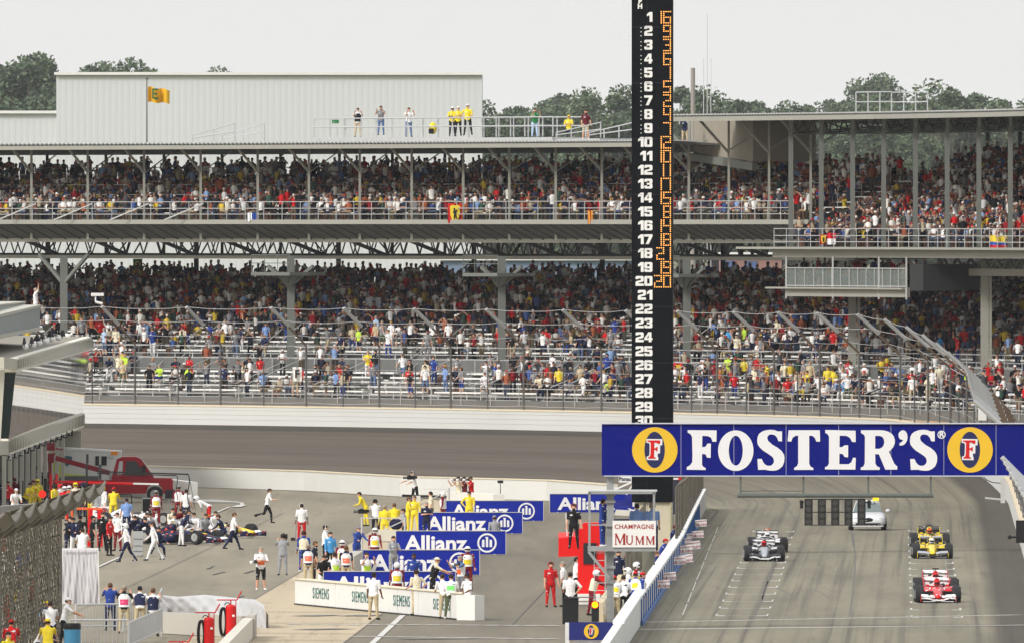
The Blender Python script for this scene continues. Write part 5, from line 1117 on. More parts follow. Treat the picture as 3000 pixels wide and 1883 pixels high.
# ---- right group
Q(1613, 1777, FR + .3, 'stand', 'red', 'red', 'crewman in bright red team overalls with red headset', feet=True, headset='red')
Q(1652, 1776, LF, 'stand', 'white', 'black', 'grey haired man in white shirt talking to the red overalls crewman', feet=True, hair=2)
Q(1671, 1815, BK, 'hip', 'white', 'black', 'broad man in white short sleeved shirt seen from behind left of the black cabinet', feet=True, h=1.03)
Q(1687, 1631, RT, 'stand', 'white', 'black', 'man in white and black standing close against the red timing stand', hair=3)
Q(1735, 1669, RT, 'reach', 'dark red', 'dark red', 'marshal in white helmet and cream vest climbing the platform ladder', hat='helmet', vest='cream', sleeve='dark red')
for px, y, a, c1, c2, ve, pn, hc_, lab in ((1812, 1612, .3, 'navy', 'navy', None, None, None, 'man in navy and white under the right half of the steward platform'), (1846, 1607, BK, 'dark red', 'dark red', 'white', 'yellow', None, 'marshal with yellow chevron tabard under the large white sign'),
                                      (1862, 1646, RT, 'dark red', 'dark red', 'white', 'yellow', 'white', 'marshal in white helmet nearest the pylon base'), (1843, 1662, LF, 'white', 'black', None, None, 'white', 'man in white helmet with dark visor left of another white helmet'),
                                      (1863, 1674, BK, 'blue', 'blue', 'white', 'yellow', 'red', 'marshal in red helmet and blue sleeves below the white helmets'), (1801, 1686, BK, 'white', 'khaki', 'white', 'yellow', 'red', 'marshal in red cap and khaki trousers right of the gantry column'),
                                      (1826, 1684, BK, 'white', 'black', None, None, None, 'man in white shirt and black trousers over a tripod beside the gantry column'), (1880, 1676, RT, 'blue', 'blue', 'white', None, 'red', 'marshal in blue with red cap at the pit wall')):
    Q(px, y, a, 'stand' if a != BK else 'lean', c1, c2, lab, vest=ve, panel=pn, hat=('helmet' if hc_ == 'white' else 'cap') if hc_ else None, hatc=hc_ or 'white', sleeve=c1)
for px, y, lab, hc_ in ((1905, 1655, 'marshal in blue leaning over the pit wall beside the two nearest small signs', 'brown'), (1932, 1612, 'marshal in blue with red cap and red gloves holding small signs', 'red'), (1962, 1570, 'marshal in blue and white with bright red cap at the pit wall', 'red'),
                        (1981, 1554, 'marshal in blue cap and blue overalls farthest along the pit wall', 'blue')):
    d = 10.1 * F / (2616 - px); person(A(-10.12, d), RT - .2, 'crouch', 'blue', 'navy', lab, hat='cap', hatc=hc_, sleeve='blue')
zpl = CAMZ - (1600 - HOR) * kg
person(P(1765, 1600, 807.6), RT - .3, 'stand', 'blue', 'blue', 'steward in blue overalls standing on the left half of the steward platform', sleeve='blue', shoe='white', headset='black')
person(P(1866, 1613, 808.2), BK, 'stand', 'light blue', 'navy', 'dark haired man in pale blue shirt behind the large white sign', hair=3)
person(P(1912, 1612, 808.2), BK + .2, 'stand', 'light blue', 'navy', 'grey haired man in pale blue shirt behind the large white sign', hair=2, headset='black')
person(P(1681, 1606, 856), FR, 'stand', 'black', 'black', 'man in black overalls with red headset standing on top of the red timing stand', headset='red', sleeve='skin' if False else None)
# three crouching photographers
for px, c1, lab in ((1345, 'cream', 'leftmost photographer aiming a long lens from behind the white counter'), (1362, 'maroon', 'middle photographer aiming a long lens from behind the white counter'), (1381, 'red', 'rightmost photographer in red and navy behind the white counter')):
    o = Q(px, 1395, LF + .5, 'camera', c1, 'navy', lab); stillcam(P(px - 9, 1404, o.location.y - .4), LF + .5, 'long lens camera held by the ' + lab.split(' aiming')[0].split(' in red')[0])
# ---- on the grandstand roof
DR = W(T(1200, 9), 9).y
for px, y, ps_, c1, c2, lab, kw in ((1040, 317, 'camera', 'white', 'khaki', 'photographer in white jacket over black shirt and khaki trousers on the roof platform', dict(vest='black')), (1108, 311, 'camera', 'grey', 'denim', 'photographer in grey vest and blue jeans on the roof platform', {}),
                               (1189, 316, 'camera', 'white', 'denim', 'photographer in white shirt and jeans right of the grey vest man on the roof', {}), (1317, 314, 'folded', 'yellow', 'black', 'left one of three men in yellow shirts and black trousers on the roof', dict(hat='cap', hatc='white', skin=3)),
                               (1334, 313, 'folded', 'yellow', 'black', 'middle one of three men in yellow shirts on the roof', dict(hat='cap', hatc='white')), (1362, 306, 'hip', 'yellow', 'black', 'right one of three men in yellow shirts on the roof', dict(hat='cap', hatc='white', h=1.06)),
                               (1558, 318, 'camera', 'green', 'pale blue', 'photographer in dark green shirt and pale jeans at the right end of the roof platform', {}), (1658, 338, 'folded', 'yellow', 'black', 'man in yellow shirt and yellow cap standing right of the roof platform', dict(hat='cap', hatc='yellow', h=.95)),
                               (1707, 322, 'stand', 'maroon', 'khaki', 'man in plaid shirt and khaki shorts on the small rusty frame', dict(shin='skin', shoe='white')), (1998, 340, 'camera', 'navy', 'khaki', 'photographer in navy vest and khaki shorts right of the pylon on the roof', dict(shin='skin', sleeve='white'))):
    t = T(px, 9); p = W(t, 9.2); s_ = F / p.y; yf = y + POSES[ps_]['top'] * kw.get('h', 1) * s_
    person((p.x, p.y, CAMZ - (yf - HOR) / s_), rnd.uniform(-.3, .3), ps_, c1, c2, lab, **kw)
ch_ = thing('folding_chair', 'green backed folding chair at the left end of the roof platform', 'chair', P(978, 396, DR))
m_ = MB(); m_.box((0, 0, .45), (.42, .4, .03)); m_.build('seat', STEEL, ch_); m_ = MB(); m_.box((.1, .18, .8), (.42, .03, .22)); m_.build('backrest', CL['green'], ch_)
for x, y in ((-.2, -.18), (.2, -.18), (-.2, .18), (.2, .18)): m_ = MB(); m_.tube((x, y, .45), (x * 1.2, y * 1.3, 0), .015); m_.build('leg', STEEL, ch_)
bg = thing('backpack', 'yellow and black bag hanging on the roof platform rail', 'bag', P(1268, 395, DR)); m_ = MB(); m_.ball((0, 0, .38), .3, 10, 8, (.8, .6, 1.2)); m_.build('body', CL['yellow'], bg, smooth=True); m_ = MB(); m_.box((-.1, -.16, .2), (.3, .06, .3), 0); m_.build('pocket', BLACK, bg)
# ---- spectators: the ones that show largest, each its own figure, then the rest of the crowd as one mass
SC = ['white', 'white', 'white', 'red', 'red', 'yellow', 'light blue', 'navy', 'blue', 'black', 'grey', 'cream', 'dark red', 'sky blue', 'khaki', 'grey', 'lime', 'pale blue', 'white', 'black', 'navy', 'grey']
TC = ['khaki', 'denim', 'black', 'navy', 'olive', 'white', 'grey', 'blue']
SCb = ['white', 'red', 'white', 'navy', 'grey', 'black', 'cream', 'white', 'dark red', 'blue', 'yellow', 'light blue']
clump = [rnd.random() for _ in range(400)]; n_ind = 0; seen = set(); ROW = ['bottom', 'second', 'third', 'fourth', 'fifth', 'sixth', 'seventh', 'eighth']
bays = sorted([tips[i] + 88 for i in range(1, len(tips))])
def bayname(px):
    k = sum(1 for b_ in bays if b_ < px)
    if 1850 < px < 2200 and rnd.random() < .3: return 'right of the pylon'
    return ('left of the first leaning fence post' if k == 0 else 'between leaning fence posts %d and %d from left' % (k, k + 1) if k < 12 else 'behind the crowded right end of fence posts')
indiv = []
for ri in range(0, 9):
    o_, z_ = LOW[ri]; px = rnd.uniform(225, 250)
    while px < 2850:
        dens = (.40 if px > 1500 else .22) * (.55 + .9 * clump[(int(px / 75) * 7 + ri // 2) % 400])
        if 215 < px < 2850 and not (1845 < px < 1980) and rnd.random() < dens: indiv.append((px, ri))
        px += rnd.choice([19, 23, 27, 34, 46, 60])
rnd.shuffle(indiv); indiv = indiv[:195]
for px, ri in indiv:
    o_, z_ = LOW[ri]; t = tpx(px, o_ + .1)
    for _ in range(60):
        ps_ = rnd.choice(['stand', 'stand', 'folded', 'hip', 'woman', 'sit', 'camera', 'raise', 'walk', 'lean']); c1, c2 = rnd.choice(SC), rnd.choice(TC); ht = rnd.choice([None, None, 'cap', 'hat']); hc_ = rnd.choice(['white', 'red', 'yellow', 'navy'])
        act = {'stand': 'standing', 'folded': 'arms folded', 'hip': 'hand on hip', 'woman': 'standing', 'sit': 'sitting', 'camera': 'shading eyes', 'raise': 'arm raised', 'walk': 'walking', 'lean': 'leaning forward'}[ps_]
        hn = '' if not ht else ' and %s %s' % (hc_, ht); sh_ = rnd.random() < .45
        lab = '%s in %s top%s, %s %s, %s, %s' % ('woman' if ps_ == 'woman' else 'spectator', c1, hn, c2, 'shorts' if sh_ else 'trousers', act, bayname(px))
        if len(lab.split()) > 16: lab = lab.replace(' and %s %s' % (hc_, ht), '').replace('trousers, ', '') if ht else lab
        if len(lab.split()) <= 16 and lab not in seen: break
    if ht and (' and %s %s' % (hc_, ht)) not in lab: ht = None
    seen.add(lab); nn = Wn(t); d0 = -nn * .55 + V3((-.25, -.8, 0)); rz = math.atan2(d0.x, -d0.y) + rnd.uniform(-.6, .6)
    p = W(t, o_ + (.18 if ps_ == 'sit' else -.12), z_ + .02 + (.08 if ps_ == 'sit' else 0))
    person(p, rz, ps_, c1, c2, lab, hat=ht, hatc=hc_, hair=rnd.randrange(5), skin=rnd.choice([0, 1, 2, 0, 3]), shin='skin' if sh_ else None, group='spectators on the lower benches', h=rnd.uniform(.86, 1.0), shoe=rnd.choice(['white', 'black', 'brown']))
# crowd mass
def lod(sit, armup, twist):
    mb = MB(); reg = []
    def add(r_, fn):
        n0 = len(mb.v); fn(); reg.extend([r_] * (len(mb.v) - n0))
    def hexr(cx, cy, z, rx, ry, n=6): return [(cx + rx * math.cos(2 * math.pi * i / n), cy + ry * math.sin(2 * math.pi * i / n), z) for i in range(n)]
    def cyl(rings):
        n = len(rings[0]); o = len(mb.v); mb.v += [tuple(v) for g in rings for v in g]
        for k in range(len(rings) - 1):
            for i in range(n): j = (i + 1) % n; mb.f.append((o + k * n + i, o + k * n + j, o + (k + 1) * n + j, o + (k + 1) * n + i))
        for b0 in (o, o + (len(rings) - 1) * n):
            if n == 6: mb.f.append((b0, b0 + 1, b0 + 2, b0 + 3)); mb.f.append((b0, b0 + 3, b0 + 4, b0 + 5))
            else: mb.f.append((b0, b0 + 1, b0 + 2, b0 + 3))
    def bar(p, q, r1, r2):
        p, q = V3(p), V3(q); a, b_ = frame(q - p); cyl([[p + r1 * (i * a + j * b_) for i, j in ((-1, -1), (1, -1), (1, 1), (-1, 1))], [q + r2 * (i * a + j * b_) for i, j in ((-1, -1), (1, -1), (1, 1), (-1, 1))]])
    hz = .5 if sit else .9
    add(0, lambda: cyl([hexr(0, 0, hz - .02, .16, .11), hexr(0, 0, hz + .2, .15, .11), hexr(0, -.01, hz + .45, .2, .12), hexr(0, -.01, hz + .54, .1, .08)]))
    add(1, lambda: cyl([hexr(0, -.02, hz + .53, .05, .05), hexr(0, -.03, hz + .62, .07, .085), hexr(0, -.03, hz + .72, .078, .095)]))
    add(2, lambda: cyl([hexr(0, -.02, hz + .71, .084, .1), hexr(0, -.02, hz + .78, .078, .092), hexr(0, -.02, hz + .815, .04, .05)]))
    if sit:
        for s in (-1, 1): add(3, lambda: bar((s * .09, 0, .5), (s * .11, -.42, .48), .075, .06)); add(4, lambda: bar((s * .11, -.42, .48), (s * .1, -.4, .02), .055, .045))
    else:
        for s in (-1, 1): add(3, lambda: bar((s * .085, 0, .95), (s * .1, -.01, .5), .08, .06)); add(4, lambda: bar((s * .1, -.01, .5), (s * .1, 0, 0.0), .055, .05))
    for s in (-1, 1):
        if armup == 2 or (armup == 1 and s == twist): add(0, lambda: bar((s * .2, 0, hz + .45), (s * .27, -.2, hz + .42), .045, .04)); add(1, lambda: bar((s * .27, -.2, hz + .42), (s * .06, -.14, hz + .66), .035, .035))
        elif armup == 3: add(0, lambda: bar((s * .2, 0, hz + .45), (s * .24, -.08, hz + .2), .048, .04)); add(1, lambda: bar((s * .24, -.08, hz + .2), (-s * .02, -.2, hz + .24), .038, .034))
        else: add(0, lambda: bar((s * .2, 0, hz + .45), (s * .25, 0, hz + .18), .048, .04)); add(1, lambda: bar((s * .25, 0, hz + .18), (s * .22, -.12, hz - .04), .036, .034))
    return np.array(mb.v, dtype=np.float32), np.array(mb.f, dtype=np.int32), np.array(reg)
LODS = [lod(0, 0, 1), lod(0, 3, 1), lod(0, 1, 1), lod(0, 2, 1), lod(1, 0, 1), lod(1, 3, 1), lod(1, 1, -1)]
rs = np.random.RandomState(3)
spots = []          # x, y, z, rot, template class
fillw = [(8.4, 5.9)]
used = set((ri, round(px / 24)) for px, ri in indiv)
def fill(rows, t0, t1, dens, pitch, stand):
    for ri, (o_, z_) in enumerate(rows):
        t = t0 + rnd.uniform(0, .5)
        while t < t1:
            px = wpx(t, o_)
            if -60 < px < 3400 and rnd.random() < dens(ri, px):
                n_ = Wn(t); d0 = -n_ * .5 + V3((-.2, -.85, 0)); st = rnd.random() < stand(ri, px); p = W(t, o_ + rnd.uniform(-.12, .12) + (0 if st else .15), z_ + .02)
                spots.append((p.x, p.y, p.z, math.atan2(d0.x, -d0.y) + rnd.gauss(0, .45), st))
            t += pitch * rnd.uniform(.85, 1.25)
clump = [rnd.random() for _ in range(400)]
def dl(ri, px):
    if ri < 5: return 0
    c = clump[(int(px / 62) % 47 + 47 * (ri // 2)) % 400]; k = (ri - 5) / 15
    if px > 1950: return min(.97, .25 + .9 * k + .5 * (c - .5))
    return min(.97, max(.05, .07 + 1.2 * k + .6 * (c - .5)))
fill(LOW, -120, TL, dl, .56, lambda ri, px: .75 if ri > 8 else .55)
fill(LOW[:5], -120, TL, lambda ri, px: .26 if px > 1500 or px < 230 else .09, .6, lambda ri, px: .6)
fill(fillw, -120, TL, lambda ri, px: .14, .7, lambda ri, px: 1)
fill(DA, tS, TL, lambda ri, px: .93, .54, lambda ri, px: .85 if ri >= 6 else (.3 if ri == 5 else .08 + (.25 if clump[int(px / 60) % 50] > .8 else 0)))
fill(DB, -120, T(2330), lambda ri, px: .93 if px > 2560 or ri < 8 else (.8 if ri < 9 else 0), .54, lambda ri, px: .75 if ri >= 9 else .2)
fill([(13.2, 15.6), (12.4, 15.3)], T(2330), T(2020), lambda ri, px: .9, .56, lambda ri, px: .9)
fill([(7.4, 11.25), (8.4, 11.25)], T(2675), T(2322), lambda ri, px: .35, .7, lambda ri, px: .9)
sp_ = np.array([s[:4] for s in spots]); st_ = np.array([s[4] for s in spots]); nS = len(sp_)
tmpl = np.where(st_, rs.choice([0, 0, 1, 2, 3], nS), rs.choice([4, 5, 5, 6], nS))
lin = lambda c: np.array(sRGB(*c))
shirtP = np.array([lin(c) for c in ((235, 235, 235), (225, 225, 225), (220, 220, 215), (190, 28, 34), (225, 222, 215), (232, 232, 232), (130, 24, 32), (30, 36, 60), (36, 40, 62), (28, 28, 32), (30, 30, 34), (70, 72, 78), (120, 120, 124), (60, 84, 140), (130, 158, 200), (205, 178, 60), (160, 150, 130), (34, 40, 50), (50, 76, 66), (160, 90, 60), (40, 44, 66))])
trP = np.array([lin(c) for c in ((170, 155, 125), (60, 70, 100), (40, 42, 50), (90, 105, 135), (120, 116, 104), (30, 32, 38))])
skP = np.array([lin(c) for c in ((176, 134, 114), (160, 120, 100), (142, 104, 86), (100, 74, 62))])
haP = np.array([lin(c) for c in ((48, 36, 30), (60, 46, 36), (90, 68, 48), (225, 225, 225), (215, 212, 205), (190, 30, 34), (120, 110, 100), (38, 44, 80))])
Vs, Fs, Cs = [], [], []; vo = 0
for k, (tv, tf, trg) in enumerate(LODS):
    idx = np.where(tmpl == k)[0]
    if len(idx) == 0: continue
    a = sp_[idx, 3]; ca, sa = np.cos(a)[:, None], np.sin(a)[:, None]; sc_ = rs.uniform(.9, 1.06, len(idx))[:, None]; wd_ = rs.uniform(.92, 1.25, len(idx))[:, None]
    x, y, z = tv[None, :, 0] * wd_, tv[None, :, 1] * wd_, tv[None, :, 2]
    vv = np.stack([(x * ca - y * sa) * sc_ + sp_[idx, 0][:, None], (x * sa + y * ca) * sc_ + sp_[idx, 1][:, None], z * sc_ + sp_[idx, 2][:, None]], 2)
    pal = np.zeros((len(idx), 5, 3)); pal[:, 0] = shirtP[rs.randint(0, len(shirtP), len(idx))]; sk = skP[rs.randint(0, 4, len(idx))]; pal[:, 1] = sk; pal[:, 2] = haP[rs.randint(0, len(haP), len(idx))]
    pal[:, 3] = trP[rs.randint(0, len(trP), len(idx))]; pal[:, 4] = np.where(rs.rand(len(idx))[:, None] < .5, sk, pal[:, 3]); pal *= rs.uniform(.75, 1.12, (len(idx), 1, 1))
    cc = pal[:, trg]; Vs.append(vv.reshape(-1, 3)); Cs.append(cc.reshape(-1, 3)); n0 = len(tv)
    Fs.append((tf[None] + (np.arange(len(idx)) * n0)[:, None, None] + vo).reshape(-1, 4)); vo += n0 * len(idx)
Vs = np.concatenate(Vs); Cs = np.clip(np.concatenate(Cs), 0, 1); Cs = np.concatenate([Cs, np.ones((len(Cs), 1))], 1)
cm = bpy.data.materials.new('crowd_clothes'); cm.use_nodes = True; at = cm.node_tree.nodes.new('ShaderNodeAttribute'); at.attribute_name = 'Col'
cb = cm.node_tree.nodes['Principled BSDF']; cb.inputs['Roughness'].default_value = .85; cb.inputs['Specular IOR Level'].default_value = .15; cm.node_tree.links.new(at.outputs['Color'], cb.inputs['Base Color'])
me = quads('spectator_crowd', Vs, np.concatenate(Fs), Cs); me.materials.append(cm)
o = bpy.data.objects.new('spectator_crowd', me); C.objects.link(o); tag(o, 'dense crowd of seated and standing spectators filling both grandstand decks', 'crowd', kind='stuff')
print('crowd', nS)
# ------------------------------------------------------------------ racing cars
def sect(y, hw, z0, z1, n=12, p=2.6, x0=0):
    g = []
    for i in range(n):
        a = 2 * math.pi * (i + .5) / n; c, s = math.cos(a), math.sin(a)
        g.append((x0 + hw * math.copysign(abs(c) ** (2 / p), c), y, (z0 + z1) / 2 + (z1 - z0) / 2 * math.copysign(abs(s) ** (2 / p), s)))
    return g
def wheel(par, x, y, r, w_, s=1):
    wo = None; m_ = MB(); rr = [(-.5, .62), (-.5, .9), (-.38, .985), (-.2, 1), (.2, 1), (.38, .985), (.5, .9), (.5, .62)]
    m_.loft([[(q * w_, r * f_ * math.cos(a), r * f_ * math.sin(a)) for a in [2 * math.pi * i / 28 for i in range(28)]] for q, f_ in rr])
    t = m_.build('wheel', TYRE, par, smooth=False, loc=(x, y, r))
    m_ = MB(); m_.tube((s * w_ * .42, 0, 0), (s * w_ * .515, 0, 0), r * .6, r * .56, 20)
    for k in range(6): a = k * math.pi / 3; m_.beam((s * w_ * .52, 0, 0), (s * w_ * .52, r * .5 * math.cos(a), r * .5 * math.sin(a)), .035)
    m_.build('rim', STEEL, t); return t
def racecar(name, label, px, yc, body, nose, wing, wing2, pod, helmet, cam_col, rz=0, driver=None, end=None, stripe=None, head_label=None):
    p = G(px, yc); o = thing(name, label, 'racing car', (p.x + (0 if rz == 0 else 0), p.y + 1.6 if rz == 0 else p.y, 0), rz)
    CARB = M((.02, .02, .022), rough=.35)
    m_ = MB(); m_.loft([sect(-2.42, .085, .20, .28), sect(-2.3, .12, .19, .34), sect(-1.9, .15, .19, .42), sect(-1.5, .17, .18, .49), sect(-1.1, .20, .14, .56), sect(-.6, .25, .1, .62), sect(-.25, .28, .08, .64)])
    m_.build('nose', nose, o, smooth=True)
    m_ = MB(); m_.loft([sect(-.25, .28, .08, .64), sect(-.05, .29, .08, .56), sect(.3, .29, .08, .56), sect(.45, .28, .08, .72), sect(.9, .24, .08, .62), sect(1.5, .15, .1, .46), sect(2.1, .10, .14, .34)])
    for s in (-1, 1):
        m_.loft([sect(y, w_, z0, z1, x0=s * x) for y, w_, z0, z1, x in ((-.12, .20, .14, .50, .42), (.1, .24, .08, .53, .44), (.7, .23, .06, .48, .42), (1.3, .14, .06, .34, .30), (1.8, .06, .06, .22, .2))])
    bd = m_.build('body', body, o, smooth=True)
    m_ = MB(); m_.box((0, .25, .045), (1.38, 2.7, .03)); m_.box((0, 1.95, .12), (.95, .5, .1))
    for s in (-1, 1): m_.box((s * .43, -.13, .31), (.30, .02, .26))
    m_.ball((0, -.02, .63), .2, 12, 5, (1, 1.5, .2)); m_.build('floor', CARB, o)
    m_ = MB(); m_.loft([sect(.36, .10, .62, .86), sect(.45, .12, .6, .95), sect(.7, .11, .55, .92), sect(1.2, .06, .45, .72), sect(1.7, .03, .35, .5)]); ab = m_.build('airbox', body, o, smooth=True)
    m_ = MB(); m_.ball((0, .355, .85), .075, 12, 6, (1, .15, 1)); m_.build('air_intake', BLACK, ab)
    m_ = MB(); m_.tube((0, .5, .93), (0, .5, 1.02), .015); m_.box((0, .5, 1.03), (.26, .09, .045)); m_.build('onboard_camera', cam_col, o)
    for s in (-1, 1):
        m_ = MB(); m_.tube((s * .24, -.35, .6), (s * .36, -.35, .66), .012); m_.box((s * .39, -.35, .67), (.14, .05, .075)); m_.build('mirror', body, o)
    # front wing: centre low, tips raised, flap above; endplates
    fw = None
    prof = lambda s: [(0, .10), (s * .22, .11), (s * .4, .17), (s * .66, .20)]
    m_ = MB()
    for s in (-1, 1):
        xs = [(0.0, .095), (.2, .10), (.36, .16), (.55, .175), (.67, .175)]
        m_.loft([[(s * x, -2.58, z), (s * x, -2.28, z + .045), (s * x, -2.28, z + .07), (s * x, -2.58, z + .025)] for x, z in xs])
    fwo = m_.build('front_wing', wing, o)
    m_ = MB()
    for s in (-1, 1): m_.loft([[(s * x, -2.33, z), (s * x, -2.16, z + .085), (s * x, -2.15, z + .10), (s * x, -2.33, z + .02)] for x, z in ((.14, .20), (.36, .245), (.67, .26))])
    m_.build('wing_flap', wing2, fwo)
    m_ = MB()
    for s in (-1, 1): m_.box((s * .685, -2.36, .19), (.02, .46, .24)); m_.box((s * .2, -2.35, .17), (.012, .25, .12))
    m_.build('endplate', end or wing, fwo)
    m_ = MB()
    for s in (-1, 1): m_.box((s * .36, -2.5, .075), (.5, .12, .02))
    m_.build('lower_plane', wing2, fwo)
    m_ = MB()
    for z, y, c in ((.84, 1.98, .3), (.74, 1.92, .14)): m_.loft([[(x, y - c / 2, z), (x, y + c / 2, z + .05), (x, y + c / 2, z + .07), (x, y - c / 2, z + .02)] for x in (-.49, .49)])
    m_.box((0, 1.76, .70), (.98, .03, .14)); rw_ = m_.build('rear_wing', wing, o)
    m_ = MB(); m_.loft([[(x, 2.12, .82), (x, 2.2, .93), (x, 2.21, .95), (x, 2.12, .84)] for x in (-.49, .49)]); m_.build('wing_flap', wing2, rw_)
    m_ = MB()
    for s in (-1, 1): m_.box((s * .5, 1.98, .68), (.02, .56, .52))
    m_.box((0, 2.0, .42), (.98, .14, .02)); m_.build('endplate', wing2 if not end else end, rw_)
    m_ = MB()
    for s in (-1, 1): m_.loft([[(s * x, .55 + .25 * (x - .3), z), (s * x, .95, z + .06), (s * x, .95, z + .075), (s * x, .55 + .25 * (x - .3), z + .015)] for x, z in ((.3, .50), (.66, .55))])
    m_.build('winglet', pod, o)
    m_ = MB()
    for s in (-1, 1):
        for (x0, y0, z0), (x1, y1, z1) in (((.18, -1.75, .42), (.62, -1.6, .45)), ((.18, -1.3, .45), (.62, -1.55, .45)), ((.16, -1.75, .24), (.62, -1.6, .22)), ((.16, -1.3, .2), (.62, -1.55, .22)), ((.17, -1.6, .46), (.6, -1.6, .2)),
                                        ((.14, 1.2, .38), (.6, 1.45, .42)), ((.12, 1.7, .34), (.6, 1.5, .42)), ((.14, 1.2, .2), (.6, 1.45, .2)), ((.12, 1.7, .18), (.6, 1.5, .2))): m_.tube((s * x0, y0, z0), (s * x1, y1, z1), .016, n=5)
    for s in (-1, 1): m_.box((s * .34, -.62, .3), (.015, .5, .34))
    m_.build('suspension', BLACK, o)
    for s in (-1, 1): wheel(o, s * .725, -1.6, .33, .35, s); wheel(o, s * .71, 1.5, .335, .38, s)
    if stripe: m_ = MB(); m_.loft([sect(-1.6, .08, .47, .498), sect(-.7, .12, .58, .628)]); m_.build('nose_stripe', stripe, o)
    # driver
    if driver:
        ps = POSES['sit']; q = Matrix.Rotation(rz, 3, 'Z') @ V3((0, .14, 0)); d_ = bpy.data.objects.new('person', DRV); C.objects.link(d_)
        d_.location = o.location + q + V3((0, 0, .12)); d_.rotation_euler.z = rz
        for i, m in enumerate([CL[driver], SKINS[0]]): d_.material_slots[i].link = 'OBJECT'; d_.material_slots[i].material = m
        part(HS['helmet'], 'helmet', CL[helmet] if isinstance(helmet, str) else helmet, d_, (0, 0, .63)); part(HS['visor'], 'visor', BLACK, d_, (0, 0, .63)); tag(d_, head_label, 'person')
    return o
m_ = MB(); m_.loft([[(rx * math.cos(t), y + ry * math.sin(t), z) for t in [2 * math.pi * i / 14 for i in range(14)]] for z, rx, ry, y in ((.05, .16, .12, 0), (.3, .17, .12, 0), (.44, .18, .11, 0), (.5, .1, .08, 0), (.58, .05, .05, 0))])
for s in (-1, 1): limb(m_, (s * .17, 0, .42), (s * .2, -.18, .25), .05, .04); limb(m_, (s * .2, -.18, .25), (s * .1, -.4, .32), .04, .035)
for s in (-1, 1): limb(m_, (s * .09, -.05, .08), (s * .1, -.5, .2), .08, .06); limb(m_, (s * .1, -.5, .2), (s * .08, -.9, .1), .06, .04)
dro = m_.build('person', [BLACK, BLACK], smooth=True); DRV = dro.data; bpy.data.objects.remove(dro)
CW = M((.80, .80, .80), rough=.25, var=.03, decal=((.05, .05, .07), 5, .62)); CB = M((.02, .02, .024), rough=.25, var=.05, decal=((.7, .7, .7), 6, .66)); CR = M(sRGB(214, 20, 26), rough=.25, var=.04, decal=((.8, .8, .8), 5, .64)); CY_ = M(sRGB(236, 206, 44), rough=.25, var=.04, decal=((.05, .05, .05), 5, .66)); CS = M(sRGB(170, 174, 180), rough=.3, metal=.2); CN = M(sRGB(20, 24, 58), rough=.25, var=.05, decal=((.7, .1, .05), 4, .66))
racecar('racing_car', 'nearest red racing car with white wings on the front right of the grid', 2748, 1765, CR, CR, CW, CW, CR, 'red', BLACK, driver='red', head_label='driver with red helmet in the nearest red racing car', end=CR)
racecar('racing_car', 'second red racing car directly behind the nearest red one', 2743.8, 1742, CR, CR, CW, CW, CR, 'red', BLACK, driver='red', head_label='driver with red helmet in the second red racing car', end=CR)
racecar('racing_car', 'nearer yellow racing car with dark wings behind the two red cars', 2732, 1635, CY_, CY_, CB, CS, CY_, 'white', BLACK, driver='yellow', head_label='driver with white helmet in the nearer yellow car', end=CY_)
racecar('racing_car', 'farther yellow racing car half hidden behind the nearer yellow one', 2725, 1604, CY_, CY_, CB, CB, CY_, 'orange', BLACK, driver='yellow', head_label='driver with orange helmet in the farther yellow car', end=CY_)
racecar('racing_car', 'nearer white and black racing car with silver nose on the left of the grid', 2239.8, 1643, CB, CS, CW, CB, CW, 'red', BLACK, driver='black', head_label='driver with red helmet in the nearer white and black car', end=CB)
racecar('racing_car', 'farther white racing car with orange onboard camera on the left of the grid', 2250, 1617, CW, CW, CW, CB, CW, 'white', CL['orange'], driver='white', head_label='driver with white helmet in the farther white car', end=CB)
c_ = racecar('racing_car', 'dark blue racing car with yellow nose being serviced in the pit lane', 592, 1591, CN, CN, CN, CW, CN, 'white', CY_, rz=R(72), stripe=CY_); c_.location = G(530, 1592); c_.rotation_euler.z = R(50)
c_ = racecar('racing_car', 'second dark blue racing car half hidden behind the nearer dark blue one', 640, 1572, CN, CY_, CN, CW, CN, 'white', CY_, rz=R(50)); c_.location = G(632, 1572)
for px, y, a, ps_, c1, c2, lab in ((425, 1500, .4, 'crouch', 'navy', 'white', 'crewman in navy and white kneeling between the two pit cars'), (452, 1500, -.3, 'bend', 'white', 'navy', 'crewman in white bending behind the dark blue car rear wing'), (520, 1488, .2, 'bend', 'dark red', 'dark red', 'crewman in dark red bending over the cockpit'), (560, 1494, -.4, 'crouch', 'grey', 'navy', 'crewman in grey vest crouching beside the black tyre'), (622, 1496, .5, 'crouch', 'white', 'white', 'crewman in white crouching between the two dark blue noses'), (388, 1508, .2, 'bend', 'navy', 'navy', 'crewman in navy bending left of the grey tool cabinet'), (345, 1500, -.5, 'stand', 'white', 'dark red', 'crewman in white and dark red behind the orange paddle'), (300, 1500, .5, 'stand', 'black', 'black', 'crewman in black between the two red rig towers')):
    Q(px, y, a, ps_, c1, c2, lab, sleeve=c1)
c_ = racecar('racing_car', 'white and red racing car in the pits behind the dark blue one', 300, 1560, CW, CW, CR, CW, CR, 'white', BLACK, rz=R(72)); c_.location = G(405, 1538)
c_ = racecar('racing_car', 'white racing car crowded by crew at the far left garages', 60, 1500, CW, CW, CW, CR, CW, 'white', BLACK, rz=R(60)); c_.location = G(52, 1492)
